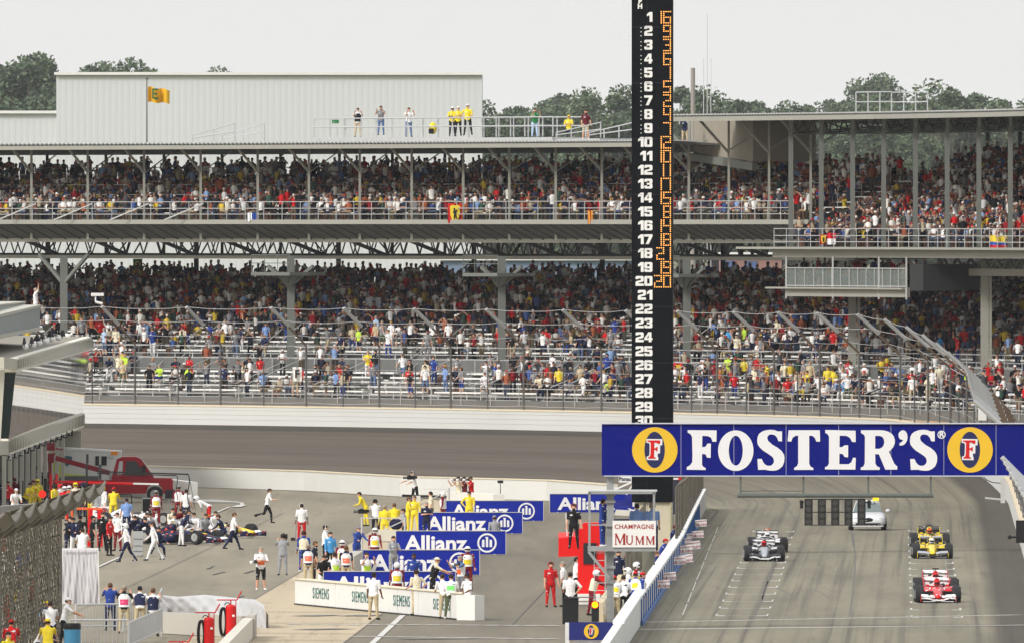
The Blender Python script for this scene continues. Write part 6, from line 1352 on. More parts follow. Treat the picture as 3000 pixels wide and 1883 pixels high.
# lettering on wings: small white or red blocks of sponsor text are below legibility, left as plain bands
# ------------------------------------------------------------------ safety car
p = G(2543, 1553); sc_ = thing('safety_car', 'silver white coupe with amber roof light following the grid', 'car', (p.x, p.y + .85, 0)); SV = M(sRGB(216, 218, 222), rough=.25, metal=.1, var=.03)
m_ = MB(); n14 = 14
m_.loft([sect(-.85, .60, .30, .52, 14, 4), sect(-.78, .80, .22, .62, 14, 4), sect(-.4, .88, .2, .74, 14, 4), sect(.3, .90, .2, .88, 14, 4), sect(1.2, .90, .2, .93, 14, 4), sect(2.6, .90, .2, .93, 14, 4), sect(3.4, .86, .22, .9, 14, 4), sect(3.75, .74, .3, .76, 14, 4)])
m_.build('body', SV, sc_, smooth=True)
m_ = MB(); m_.loft([[(s * w_, y, z) for s, z in ((-1, z0), (-.88, z1), (.88, z1), (1, z0))] for y, w_, z0, z1 in ((.45, .74, .86, .9), (1.15, .66, .9, 1.34), (1.9, .64, .9, 1.38), (3.0, .66, .9, .98))]); m_.build('roof', SV, sc_)
m_ = MB(); m_.loft([[(-.70, .43, .90), (.70, .43, .90)], [(-.56, 1.1, 1.335), (.56, 1.1, 1.335)]], cap=False, closed=False); m_.build('windscreen', M((.16, .2, .2), rough=.1), sc_)
for s in (-1, 1): m_ = MB(); m_.ball((s * .6, -.76, .56), .13, 12, 6, (1.2, .4, .75)); m_.build('headlight', M((.6, .62, .62), rough=.1), sc_)
m_ = MB(); m_.ball((0, -.84, .52), .2, 14, 6, (1.3, .2, .55)); m_.box((0, -.87, .30), (1.2, .06, .13)); m_.build('grille', CB, sc_)
m_ = MB(); m_.box((0, -.9, .22), (1.5, .08, .05)); m_.build('bumper_lip', SV, sc_)
for s in (-1, 1): m_ = MB(); m_.ball((s * 1.0, .75, .95), .1, 10, 6, (1.2, .6, .8)); m_.build('mirror', SV, sc_)
for s in (-1, 1):
    for y in (-.05, 2.7): wheel(sc_, s * .80, y, .33, .22, s)
m_ = MB(); m_.box((0, 1.5, 1.43), (1.0, .2, .07)); lb_ = m_.build('light_bar', WHITE, sc_); m_ = MB(); m_.box((.42, 1.48, 1.50), (.30, .22, .14)); m_.build('amber_lamp', M((1, .55, .02), var=0, emit=.9), lb_)
text('SAFETY CAR', .14, 'lettering', CB, sc_, (0, .98, 1.3), bold=.004)
# ------------------------------------------------------------------ tow truck and ambulance
p = G(505, 1470); tt = thing('tow_truck', 'red crew cab tow truck with raised boom parked by the pit exit', 'truck', (p.x, p.y + 1, 0)); TR = M(sRGB(150, 20, 34), rough=.3, var=.05)
def side(name, pts, y0, y1, mat, par, off=0): m_ = MB(); m_.prism([(x, z) for x, z in pts], 'y', y0, y1); return m_.build(name, mat, par)
side('body', [(-5.9, .55), (-5.9, 1.15), (-2.75, 1.2), (-2.7, 1.3), (-.1, 1.28), (.0, 1.15), (.02, .6), (-.1, .45), (-.5, .45), (-.6, .8), (-.85, .95), (-1.1, .95), (-1.35, .8), (-1.45, .45), (-4.2, .45), (-4.3, .8), (-4.5, .95), (-4.8, .95), (-5.05, .8), (-5.15, .5)], 0, 1.95, TR, tt)
side('cab', [(-3.3, 1.2), (-3.0, 2.3), (-2.7, 2.42), (-1.95, 2.42), (-1.7, 2.32), (-1.0, 1.28)], .08, 1.87, TR, tt)
side('window', [(-2.55, 1.42), (-2.5, 2.2), (-2.0, 2.2), (-1.45, 1.5), (-1.45, 1.42)], .06, .09, M((.05, .055, .06), rough=.1), tt)
side('window', [(-3.0, 1.45), (-2.85, 2.2), (-2.68, 2.2), (-2.7, 1.45)], .06, .09, M((.5, .5, .5), rough=.2), tt)
m_ = MB(); m_.loft([[(-1.72, .2, 2.28), (-1.72, 1.75, 2.28)], [(-1.05, .12, 1.34), (-1.05, 1.83, 1.34)]], cap=False, closed=False); ws_ = m_.build('windscreen', M((.35, .38, .38), rough=.1), tt); ws_.location = (.03, 0, .03)
for s, x in ((0, -.97), (0, -4.65)):
    for y in (.1, 1.85):
        w_ = wheel(tt, x, y, .42, .28, -1); w_.rotation_euler.z = R(90)
m_ = MB(); m_.box((.0, .25, .85), (.1, .3, .28)); m_.build('headlight', M((.75, .75, .72), rough=.15), tt); m_ = MB(); m_.box((.05, 1, .5), (.16, 1.9, .2)); m_.build('bumper', BLACK, tt)
m_ = MB(); m_.box((-1.55, -.1, 1.75), (.2, .16, .42)); m_.build('mirror', BLACK, tt); m_ = MB(); m_.box((-3.15, 1, 2.6), (.35, 1.2, .2)); m_.build('amber_light_bar', M(sRGB(214, 130, 30)), tt)
m_ = MB(); m_.beam((-6.3, .8, 2.35), (-3.4, .8, 1.55), .2, .26); m_.beam((-6.6, .8, .9), (-6.6, .8, 2.6), .18); m_.box((-6.55, .8, 2.95), (.42, .3, .4)); m_.box((-6.55, .7, 2.35), (.34, .3, .5)); m_.beam((-6.3, .8, 2.85), (-5.9, .8, 2.8), .08); m_.build('boom', M(sRGB(140, 20, 36), rough=.4), tt)
m_ = MB(); m_.beam((-3.9, .2, 1.2), (-3.9, .2, 2.0), .14); m_.box((-4.9, .5, 1.28), (1.8, .9, .22)); m_.box((-2.55, 1, 1.3), (.06, 1.7, .06)); m_.build('winch_gear', DGREY, tt)
text('RESCUE', .2, 'lettering', LW, tt, (-2.1, -.012, .95)) if False else None
p = G(330, 1440); am = thing('ambulance', 'white box ambulance with lime stripes behind the red tow truck', 'ambulance', (p.x, p.y + 2, 0)); s_ = F / (p.y + 2); u = 1 / s_
AX = lambda px: (px - 330) * u
m_ = MB(); m_.loft([[(x, 0, z0), (x, 0, z1), (x, 2.3, z1), (x, 2.3, z0)] for x, z0, z1 in ((AX(148), .8, 2.42), (AX(352), .6, 2.2))]); m_.build('box_body', M((.66, .66, .63), var=.05), am)
m_ = MB(); m_.loft([[(x, -.03, z1 - .03), (x, -.03, z1 + .07), (x, 2.33, z1 + .07), (x, 2.33, z1 - .03)] for x, z1 in ((AX(147), 2.42), (AX(353), 2.2))]); m_.build('roof_trim', WHITE, am)
shape([[(AX(150), 1.75), (AX(172), 1.55), (AX(192), 1.0), (AX(250), .92), (AX(250), .78), (AX(175), .8), (AX(150), 1.2)]], 'stripe', M(sRGB(205, 215, 70)), am, (0, -.02, 0))
m_ = MB(); m_.box((AX(157), -.03, 2.1), (.26, .05, .16)); m_.build('red_light', M(sRGB(190, 20, 30)), am); m_ = MB(); m_.box((AX(172), -.03, 2.08), (.22, .05, .2)); m_.box((AX(325), -.03, 1.98), (.26, .05, .2)); m_.build('scene_light', LSTEEL, am)
m_ = MB(); m_.box((AX(283), -.03, 1.72), (.2, .04, .52)); m_.box((AX(303), -.03, 1.72), (.3, .04, .5)); m_.build('window', BLACK, am)
shape([[(AX(195) + .28 * x, 1.72 + .28 * y) for x, y in ((-1, .8), (0, 1), (1, .8), (.9, -.4), (0, -1.1), (-.9, -.4))]], 'badge', M(sRGB(60, 110, 124)), am, (0, -.02, 0))
m_ = MB(); m_.box((AX(240), .3, .4), (AX(350) - AX(150), 1.7, .5)); m_.build('chassis', BLACK, am)
for px in (185, 320): w_ = wheel(am, AX(px), .2, .4, .28, -1); w_.rotation_euler.z = R(90)
# ------------------------------------------------------------------ garage and suite building on the left
gb_ = thing('pit_building', 'pale suite building with mirrored glass front above the numbered garages', 'building', P(200, 1480, 1215)); o = gb_
FA = M(sRGB(188, 186, 172), rough=.5, var=.06); DS = M(sRGB(120, 118, 108), rough=.7)
dn, df = 1120.0, 1236.0
def pt(px, py, d): return P(px, py, d)
def quadslab(mb, a, b_, c, d_, dep): # front quad pushed back to the left by dep
    q = [a, b_, c, d_]; mb.loft([[v for v in q], [v + V3((-dep, dep * .02, 0)) for v in q]])
m_ = MB(); quadslab(m_, pt(52, 1051, dn), pt(268, 988, df), pt(272, 1020, df), pt(52, 1080, dn), .4)
quadslab(m_, pt(12, 1045, dn - 4), pt(52, 1051, dn), pt(52, 1080, dn), pt(12, 1080, dn - 4), .4); m_.build('roof_fascia', FA, o, world=True)
m_ = MB()
for k in range(46):
    a = k / 45; d = dn + (df - dn) * a; x = 52 + (270 - 52) * a; m_.beam(pt(x, 1053 - 62 * a, d) + V3((.03, -.03, 0)), pt(x, 1078 - 58 * a, d) + V3((.03, -.03, 0)), .07)
for k in range(50):
    a = k / 49; d = dn + (df - dn) * a; x = 26 + (245 - 26) * a; m_.beam(pt(x, 1288 - 76 * a, d) + V3((.03, -.03, 0)), pt(x, 1326 - 80 * a, d) + V3((.03, -.03, 0)), .07)
m_.build('rib', M(sRGB(150, 148, 136)), o, world=True)
m_ = MB(); quadslab(m_, pt(52, 1047, dn), pt(266, 986, df), pt(268, 990, df), pt(52, 1053, dn), .4); quadslab(m_, pt(50, 1080, dn), pt(272, 1018, df), pt(272, 1024, df), pt(50, 1088, dn), 30)
quadslab(m_, pt(24, 1284, dn), pt(246, 1208, df), pt(246, 1214, df), pt(24, 1291, dn), 30); quadslab(m_, pt(24, 1325, dn), pt(246, 1245, df), pt(246, 1250, df), pt(24, 1333, dn), 30); m_.build('trim', M(sRGB(226, 222, 208)), o, world=True)
m_ = MB(); quadslab(m_, pt(26, 1286, dn), pt(245, 1210, df), pt(244, 1247, df), pt(24, 1328, dn), 30); quadslab(m_, pt(-60, 1293, dn - 20), pt(26, 1290, dn), pt(24, 1330, dn), pt(-60, 1335, dn - 20), 20); m_.build('lower_fascia', FA, o, world=True)
m_ = MB(); m_.ad([pt(-40, 1050, dn), pt(52, 1050, dn), pt(262, 986, df), pt(262 - 200, 982, df + 30), pt(-120, 985, df)], [(0, 1, 2, 3, 4)]); m_.build('roof_deck', M(sRGB(140, 134, 120), var=.15, scale=.3), o, world=True)
glm = bpy.data.materials.new('mirror_glass'); glm.use_nodes = True; b_ = glm.node_tree.nodes['Principled BSDF']; b_.inputs['Base Color'].default_value = (.50, .50, .49, 1); b_.inputs['Metallic'].default_value = 1.0; b_.inputs['Roughness'].default_value = .03
wvt = glm.node_tree.nodes.new('ShaderNodeTexNoise'); wvt.inputs['Scale'].default_value = .8; bp = glm.node_tree.nodes.new('ShaderNodeBump'); bp.inputs['Strength'].default_value = .02; glm.node_tree.links.new(wvt.outputs['Fac'], bp.inputs['Height']); glm.node_tree.links.new(bp.outputs[0], b_.inputs['Normal'])
m_ = MB(); n_ = 15
for k in range(n_):
    a, c = k / n_, (k + .985) / n_; da, dc = dn + (df - dn) * a, dn + (df - dn) * c; x0, x1 = 46 + 216 * a, 46 + 216 * c; y0, y1 = 26 + 217 * a, 26 + 217 * c
    m_.ad([pt(x0, 1087 - 66 * a, da), pt(x1, 1087 - 66 * c, dc), pt(y1, 1286 - 76 * c, dc), pt(y0, 1286 - 76 * a, da)], [(0, 1, 2, 3)])
m_.build('mirror_glass', glm, o, world=True)
m_ = MB(); m_.ad([pt(-60, 1083, dn), pt(14, 1083, dn), pt(2, 1290, dn), pt(-60, 1290, dn)], [(0, 1, 2, 3)]); m_.ad([pt(14, 1083, dn), pt(48, 1084, dn + .4), pt(48, 1092, dn + .4), pt(14, 1090, dn)], [(0, 1, 2, 3)]); m_.build('end_wall', FA, o, world=True)
m_ = MB(); m_.ad([pt(14, 1089, dn + .5), pt(46, 1089, dn + .5), pt(25, 1288, dn + .5), pt(2, 1288, dn + .5)], [(0, 1, 2, 3)]); m_.build('dark_window', M(sRGB(16, 42, 38), rough=.15), o, world=True)
# garages below with columns and number plates
m_ = MB(); m_.ad([pt(-60, 1330, dn + 3) + V3((-2, 0, 0)), pt(240, 1250, df + 2) + V3((-2.5, 0, 0)), V3((pt(240, 1250, df).x - 2.5, df + 2, 0)), V3((pt(-60, 1330, dn).x - 2, dn + 3, 0))], [(0, 1, 2, 3)]); m_.build('garage_back', M(sRGB(92, 92, 84)), o, world=True)
nums = [(12, 25, 1336), (11, 43, 1330), (10, 60, 1324), (9, 78, 1316), (8, 94, 1309), (7, 110, 1302), (6, 126, 1295), (5, 142, 1288), (4, 158, 1283), (3, 174, 1277), (2, 190, 1270), (1, 206, 1265)]
for n_, px, y in nums:
    d = dn + (df - dn) * (px - 24) / 221; sc2 = d / F
    m_ = MB(); m_.box(pt(px, y + 2, d - .2), (15 * sc2, .06, 18 * sc2)); pl = m_.build('number_plate', BLACK, o, world=True)
    text(str(n_), .32, 'number', LW, o, pt(px, y + 2, d - .3) - o.location, bold=.012)
for k in range(11):
    px = 12 + 17.2 * k; d = dn + (df - dn) * (px - 24) / 221; p = pt(px, 1335 - 5.2 * k, d + .4); m_ = MB(); m_.box((p.x, p.y, p.z / 2), (.2, .8, p.z)); m_.build('garage_column', FA, o, world=True)
m_ = MB(); p = pt(222, 1262, df - 2); m_.box((p.x - .5, p.y, 1.6), (1.6, .3, 3.2)); m_.build('end_column', FA, o, world=True)
# terrace behind the roof
te_ = thing('roof_terrace', 'grey railed terrace rising behind the pit building roof', 'terrace', P(40, 960, 1180))
m_ = MB(); quadslab(m_, pt(-40, 940, 1120), pt(118, 900, 1200), pt(116, 960, 1200), pt(-40, 1000, 1120), 10); m_.build('parapet', M(sRGB(146, 152, 150), var=.12, scale=3), te_, world=True)
m_ = MB(); quadslab(m_, pt(-40, 930, 1119), pt(119, 893, 1199), pt(119, 900, 1199), pt(-40, 940, 1119), 10); quadslab(m_, pt(-40, 988, 1118), pt(126, 958, 1199), pt(126, 966, 1199), pt(-40, 1000, 1118), 10)
quadslab(m_, pt(-40, 896, 1140), pt(76, 883, 1205), pt(76, 887, 1205), pt(-40, 900, 1140), 6); m_.build('trim', FA, te_, world=True)
m_ = MB(); quadslab(m_, pt(-40, 900, 1141), pt(74, 886, 1206), pt(72, 905, 1206), pt(-40, 925, 1141), 6); m_.build('upper_parapet', M(sRGB(160, 164, 160)), te_, world=True)
person(P(104, 938, 1202), RT, 'raise', 'white', 'white', 'man in white shirt with raised arm on the terrace at the left edge', hair=2)
# bags on the roof
for i, (px, py, c, lab) in enumerate(((75, 1022, WHITE, 'leftmost white sack on the pit building roof'), (98, 1016, WHITE, 'white sack second from the left on the pit building roof'), (115, 1011, WHITE, 'white sack third from the left on the roof'), (136, 1006, WHITE, 'white sack fourth from the left on the roof'),
                                   (152, 1001, WHITE, 'small white sack fifth from the left on the roof'), (172, 997, WHITE, 'large white sack nearest the roof corner'), (196, 990, WHITE, 'small white sack at the roof corner'),
                                   (71, 1008, BLACK, 'leftmost black folded speaker on the pit building roof'), (93, 1006, BLACK, 'black folded speaker second from the left on the roof'), (107, 999, BLACK, 'black folded speaker third from the left'), (124, 993, BLACK, 'black folded speaker fourth from the left'), (147, 987, BLACK, 'small black folded speaker on the far half of the roof'), (182, 985, BLACK, 'rightmost black folded speaker on the roof'))):
    d = 1130 + 90 * (px - 60) / 150; b0 = thing('sandbag' if c is WHITE else 'loudspeaker', lab, 'bag' if c is WHITE else 'loudspeaker', P(px, py, d), rnd.uniform(0, 3))
    if c is WHITE: m_ = MB(); m_.ball((0, 0, .12), .22, 9, 6, (1.1, .8, .65)); m_.build('sack', c, b0, smooth=True); m_ = MB(); m_.tube((.15, 0, .18), (.3, 0, .26), .05, .07, 6); m_.build('neck', c, b0)
    else: m_ = MB(); m_.loft([[(-.22, -.1, 0), (.22, -.1, 0), (.22, .1, 0), (-.22, .1, 0)], [(-.1, -.05, .34), (-.02, -.05, .36), (-.02, .05, .36), (-.1, .05, .34)]]); m_.build('cone', c, b0); m_ = MB(); m_.tube((0, 0, 0), (0, 0, -.12), .03); m_.build('foot', c, b0)
cmx = thing('security_camera', 'white security camera on the tip of the leftmost leaning fence post', 'camera', P(296, 893, 1300)); kx = 1300 / F
m_ = MB(); m_.box((-10 * kx, 0, 30 * kx), (36 * kx, .2, 9 * kx), 0); m_.ball((-24 * kx, 0, 29 * kx), .12, 8, 6); m_.build('housing', WHITE, cmx); m_ = MB(); m_.tube((-16 * kx, 0, 8 * kx), (-16 * kx, 0, 28 * kx), .05); m_.tube((-16 * kx, 0, 8 * kx), (4 * kx, 0, 3 * kx), .08); m_.build('arm', WHITE, cmx)
# ------------------------------------------------------------------ pit equipment
def kit(name, label, cat, px, py): return thing(name, label, cat, G(px, py)), 1 / S(py)
o, u = kit('refuelling_rig', 'bright red pit boom on two red posts with white tip', 'pit boom', 155, 1505)
m_ = MB()
for x in (-6, 11): m_.tube((x * u, 0, 0), (x * u, 0, 118 * u), 4.2 * u, n=10)
m_.build('post', RED, o); m_ = MB(); m_.beam((0, 0, 96 * u), (235 * u, 0, 90 * u), 6 * u); bm_ = m_.build('boom', RED, o); m_ = MB(); m_.beam((235 * u, 0, 90 * u), (310 * u, 0, 88 * u), 5 * u); m_.build('tip', WHITE, bm_)
o, u = kit('refuelling_rig', 'long black overhead pit frame with hoses hanging at its right end', 'pit boom', 254, 1560)
m_ = MB(); m_.beam((30 * u, 0, 180 * u), (298 * u, 0, 172 * u), 4 * u); m_.beam((30 * u, .5, 174 * u), (262 * u, .5, 168 * u), 3 * u); m_.tube((0, 0, 0), (0, 0, 205 * u), 3 * u); m_.box((2 * u, 0, 218 * u), (7 * u, .1, 26 * u)); m_.build('boom', BLACK, o)
m_ = MB(); m_.path([((298 + 3 * math.sin(k)) * u, 0, (172 - 13 * k) * u) for k in range(8)] + [(300 * u, 0, 66 * u), (310 * u, 0, 58 * u)], 1.4 * u); m_.path([((264 + 2 * math.sin(k * 1.4)) * u, .3, (168 - 12 * k) * u) for k in range(7)], 1.2 * u); m_.path([((300 + k * 2.6) * u, .2, (165 - 14 * k) * u) for k in range(8)], .8 * u); m_.build('hose', BLACK, o)
o, u = kit('refuelling_rig', 'black pit frame on two dark poles left of the fireman', 'pit boom', 55, 1500)
m_ = MB(); m_.tube((0, 0, 0), (0, 0, 92 * u), 2 * u); m_.tube((12 * u, 0, 0), (12 * u, 0, 94 * u), 2 * u); m_.build('pole', BLACK, o); m_ = MB(); m_.beam((78 * u, 0, 62 * u), (330 * u, 0, 52 * u), 3 * u); m_.beam((330 * u, 0, 52 * u), (332 * u, 0, -60 * u), 3 * u); m_.beam((78 * u, 0, 0), (78 * u, 0, 100 * u), 9 * u); m_.build('boom', BLACK, o)
o, u = kit('monitor_stand', 'black monitor on silver stand left of the yellow tabard marshal', 'monitor', 430, 1500); m_ = MB(); m_.box((0, 0, 20 * u), (24 * u, .15, 40 * u)); m_.build('screen', BLACK, o); m_ = MB(); m_.box((0, .1, 22 * u), (27 * u, .1, 42 * u)); m_.build('frame', LSTEEL, o)
o, u = kit('monitor_stand', 'black monitor on thin legs behind the hose frame', 'monitor', 497, 1500); m_ = MB(); m_.box((0, 0, 54 * u), (27 * u, .15, 26 * u)); m_.build('screen', BLACK, o)
for x in (-6, 0, 8): m_ = MB(); m_.tube((x * .6 * u, 0, 42 * u), (x * u, 0, 0), .02); m_.build('leg', STEEL, o)
o, u = kit('stop_board', 'bright red round signal board in front of the fireman', 'sign', 124, 1520); m_ = MB(); m_.tube((0, -.05, 74 * u), (0, .0, 74 * u), 11 * u, n=20); m_.build('disc', M((.95, .02, .01), emit=.25, var=0), o); m_ = MB(); m_.tube((0, 0, 0), (0, 0, 64 * u), .02); m_.build('pole', BLACK, o)
o, u = kit('stop_board', 'orange paddle board right of the man in red shirt', 'sign', 338, 1560); m_ = MB(); m_.box((0, -.02, 15 * u), (11 * u, .04, 26 * u)); m_.build('panel', CL['orange'], o); m_ = MB(); m_.tube((0, 0, 0), (0, 0, 40 * u), .02); m_.build('pole', BLACK, o)
o, u = kit('tool_cabinet', 'grey drawer cabinet between the two walking crewmen', 'cabinet', 404, 1627); m_ = MB(); m_.box((0, 0, 37 * u), (30 * u, .6, 70 * u)); m_.build('body', M(sRGB(168, 170, 170)), o)
for z in (14, 30, 50): m_ = MB(); m_.box((0, -.31, z * u), (27 * u, .02, 1.2 * u)); m_.build('drawer', DGREY, o)
for x in (-12, 12): m_ = MB(); m_.ball((x * u, -.2, .05), .06, 8, 5); m_.build('castor', BLACK, o)
o, u = kit('refuelling_rig', 'red refuelling rig tower with orange arm behind the black clothed crew', 'pit boom', 275, 1600); m_ = MB(); m_.beam((-12 * u, 0, 0), (-10 * u, 0, 110 * u), 14 * u); m_.beam((18 * u, 0, 0), (18 * u, 0, 108 * u), 16 * u); m_.build('tower', RED, o); m_ = MB(); m_.beam((-50 * u, 0, 112 * u), (25 * u, 0, 110 * u), 7 * u); m_.build('arm', CL['orange'], o)
o, u = kit('jack', 'trolley jack with long handle beside the red trousered crewman', 'jack', 862, 1583); m_ = MB(); m_.tube((2 * u, 0, 0), (6 * u, 0, 62 * u), .03); m_.tube((8 * u, 0, 0), (14 * u, 0, 60 * u), .03); m_.build('handle', STEEL, o); m_ = MB(); m_.box((-4 * u, 0, 5 * u), (12 * u, .4, 9 * u)); m_.build('base', BLACK, o)
# camera platform in the middle
o, u = kit('camera_platform', 'silver scaffold camera platform with sloping handrail between the boards', 'platform', 1120, 1610)
m_ = MB()
for x in (-60, 66): m_.tube((x * u, 0, 0), (x * u, 0, 96 * u), 3 * u)
m_.beam((-64 * u, 0, 94 * u), (64 * u, 0, 93 * u), 3.5 * u); m_.beam((-55 * u, 0, 30 * u), (66 * u, 0, 88 * u), 3 * u); m_.tube((-60 * u, .6, 0), (-60 * u, .6, 80 * u), 2 * u); m_.beam((-60 * u, 0, 26 * u), (66 * u, 0, 24 * u), 2.5 * u); m_.beam((-60 * u, 0, 26 * u), (-30 * u, 0, 0), 2 * u); m_.beam((66 * u, 0, 26 * u), (20 * u, 0, 0), 2 * u)
m_.build('frame', LSTEEL, o); m_ = MB(); m_.box((16 * u, .1, 43 * u), (56 * u, .6, 34 * u)); m_.build('control_box', M(sRGB(206, 202, 188)), o); m_ = MB(); m_.ball((40 * u, .2, 76 * u), 20 * u, 10, 7, (1, .6, .85)); m_.build('covered_monitor', CL['navy'], o, smooth=True)
vidcam(P(1062, 1497, G(1101, 1576).y - .3), LF, 'large black video camera on the platform aimed left')
vidcam(P(1204, 1398, G(1216, 1478).y), LF, 'black television camera held high by the white shirted cameraman')
vidcam(P(838, 1570, G(828, 1684).y + .3), BK, 'black shoulder camera of the cameraman in grey overalls')
stillcam(P(748, 1645, G(764, 1727).y - .3), -.6, 'white lens camera held by the photographer in black shorts')
stillcam(P(1345, 1652, G(1352, 1770).y - .3), LF, 'black camera raised by the photographer at the board end')
o, u = kit('camera_platform', 'white scaffold behind the yellow crewmen with sloping handrail', 'platform', 1270, 1500)
m_ = MB(); m_.tube((45 * u, 0, 0), (45 * u, 0, 72 * u), 3 * u); m_.beam((-40 * u, 0, 22 * u), (43 * u, 0, 64 * u), 2.6 * u); m_.beam((-30 * u, 0, 0), (45 * u, 0, 4 * u), 4 * u); m_.beam((-30 * u, 0, 69 * u), (45 * u, 0, 68 * u), 1.4 * u); m_.build('frame', LSTEEL, o); m_ = MB(); m_.box((-50 * u, 0, 34 * u), (24 * u, .6, 30 * u)); m_.build('box', M(sRGB(206, 204, 196)), o)
o, u = kit('light_stand', 'small black fixed camera on a thin stand above the white counter', 'camera', 1466, 1468); m_ = MB(); m_.tube((0, 0, 0), (0, 0, 56 * u), .02); m_.build('stand', BLACK, o); m_ = MB(); m_.box((0, 0, 58 * u), (17 * u, .3, 8 * u)); m_.build('head', BLACK, o)
# red timing stand
o, u = kit('timing_stand', 'bright red timing stand with wide overhanging top beside the pit wall', 'timing stand', 1733, 1770)
RD = M(sRGB(226, 22, 20), rough=.4, var=.04)
m_ = MB(); m_.loft([[(-97 * u, y, z * u) for z, y in ((140, 0), (196, 0), (210, .8), (140, .8))], [(-40 * u, y, z * u) for z, y in ((142, 0), (199, 0), (214, .8), (142, .8))]]); m_.build('canopy', RD, o)
m_ = MB(); m_.loft([[(-40 * u, 0, 30 * u), (-40 * u, 0, 215 * u), (-40 * u, 1.4, 215 * u), (-40 * u, 1.4, 30 * u)], [(-22 * u, 0, 30 * u), (-22 * u, 0, 240 * u), (-22 * u, 1.4, 240 * u), (-22 * u, 1.4, 30 * u)], [(38 * u, 0, 30 * u), (38 * u, 0, 240 * u), (38 * u, 1.4, 240 * u), (38 * u, 1.4, 30 * u)]]); m_.build('cabin', RD, o)
m_ = MB(); m_.box((-5 * u, -.03, 150 * u), (38 * u, .05, 62 * u)); m_.build('screen', M((.03, .03, .035), rough=.2), o)
m_ = MB(); m_.box((-8 * u, .1, 22 * u), (66 * u, 1.2, 20 * u)); m_.box((-22 * u, 0, 6 * u), (30 * u, .9, 10 * u)); m_.build('base', WHITE, o)
for x, t_ in ((-70, 268), (-54, 276)): m_ = MB(); m_.tube((x * u, .2, 178 * u), ((x - 5) * u, .2, t_ * u), 1.6 * u); m_.build('aerial', WHITE, o)
# covered stands and clutter near the pylon foot
o, u = kit('team_stand', 'white and blue team stand roof left of the pylon foot', 'timing stand', 1845, 1560)
m_ = MB(); m_.beam((-65 * u, 0, 118 * u), (8 * u, 0, 150 * u), 5 * u); m_.beam((-10 * u, 0, 112 * u), (8 * u, 0, 142 * u), 4 * u); m_.box((-12 * u, .4, 160 * u), (40 * u, .05, 24 * u)); m_.build('roof_frame', WHITE, o); m_ = MB(); m_.ad([(-22 * u, 0, 96 * u), (10 * u, 0, 130 * u), (10 * u, 0, 92 * u)], [(0, 1, 2)]); m_.box((-24 * u, .3, 84 * u), (60 * u, .1, 24 * u)); m_.build('panel', BLUE, o)
tx = text('Panas', .26, 'lettering', CL['navy'], o, (-14 * u, .36, 158 * u), bold=.004); m_ = MB(); m_.loft([[(-45 * u, 0, 52 * u), (6 * u, 0, 50 * u), (6 * u, 1, 50 * u), (-45 * u, 1, 52 * u)], [(-40 * u, 0, 68 * u), (2 * u, 0, 66 * u), (2 * u, 1, 66 * u), (-40 * u, 1, 68 * u)]]); m_.build('canopy', M(sRGB(216, 212, 200)), o)
m_ = MB(); m_.box((-18 * u, 0, 26 * u), (56 * u, .8, 30 * u)); m_.build('desk', CL['navy'], o)
o, u = kit('team_stand', 'black team stand with red and white stripe right of the pylon', 'timing stand', 1993, 1520); m_ = MB(); m_.box((0, .3, 70 * u), (42 * u, 1, 110 * u)); m_.build('cabin', M((.03, .03, .05)), o); m_ = MB(); m_.box((0, -.23, 119 * u), (40 * u, .04, 5 * u)); m_.build('stripe', WHITE, o); m_ = MB(); m_.box((0, -.26, 119 * u), (12 * u, .04, 9 * u)); m_.build('badge', RED, o)
o, u = kit('round_pillar', 'round concrete pillar below the right end of the large white sign', 'pillar', 1900, 1735); m_ = MB(); m_.tube((0, 0, 0), (0, 0, 128 * u), 19 * u, n=20); m_.build('shaft', M(sRGB(110, 108, 96), var=.2, scale=2), o); m_ = MB(); m_.box((0, 0, 130 * u), (42 * u, .6, 6 * u)); m_.build('cap', GREY, o)
o, u = kit('post', 'olive yellow upright post between the pylon base and the wire fence', 'post', 1960, 1590); m_ = MB(); m_.box((0, 0, 62 * u), (11 * u, .2, 124 * u)); m_.build('shaft', M(sRGB(176, 172, 112)), o); m_ = MB(); m_.box((0, 0, 2 * u), (20 * u, .3, 4 * u)); m_.build('foot', GREY, o)
o, u = kit('tripod', 'white tripod with grey box beside the gantry column', 'tripod', 1826, 1790); m_ = MB()
for x in (-12, 0, 12): m_.tube((0, 0, 50 * u), (x * u, -.1 * x / 12, 0), .025)
m_.build('legs', WHITE, o); m_ = MB(); m_.box((0, -.05, 54 * u), (17 * u, .2, 12 * u)); m_.build('box', M(sRGB(200, 200, 196)), o)
for i, (px, py, lab) in enumerate(((1942, 1698, 'nearest small white sign with red lettering over the pit wall'), (1961, 1675, 'second nearest small white sign over the pit wall'), (1989, 1629, 'small white sign at the front of the cluster of signs'), (1962, 1622, 'small white sign at the left of the cluster of signs'), (2010, 1623, 'small white sign at the lower right of the cluster'),
                                (2009, 1596, 'small white sign in the middle of the cluster'), (2003, 1575, 'small white sign half hidden left of centre in the cluster'), (2032, 1584, 'small white sign at the right of the cluster'), (2010, 1562, 'small white sign at the upper left of the cluster'), (2045, 1552, 'small white sign at the top right of the cluster'), (2054, 1519, 'farthest small white sign alone near the end of the pit wall'))):
    d = 860 + (1700 - py) * .93; kk = d / F; o = thing('hand_sign', lab, 'sign', P(px, py + 12, d), 0, group='small white signs held over the pit wall'); w_, h_ = 40 * kk, 24 * kk
    if py < 1560: w_ *= .85; h_ *= .85
    m_ = MB(); m_.box((0, .01, 0), (w_, .02, h_)); m_.build('board', M((.76, .73, .72), var=.04), o); mumm(o, w_, h_, -.004); o.rotation_euler.y = R(rnd.uniform(-8, -3))
    m_ = MB(); m_.tube((-w_ * .4, .04, -h_ * .2), (-w_ * 1.1, .4, -h_ * .9), .012); m_.build('stick', DGREY, o)
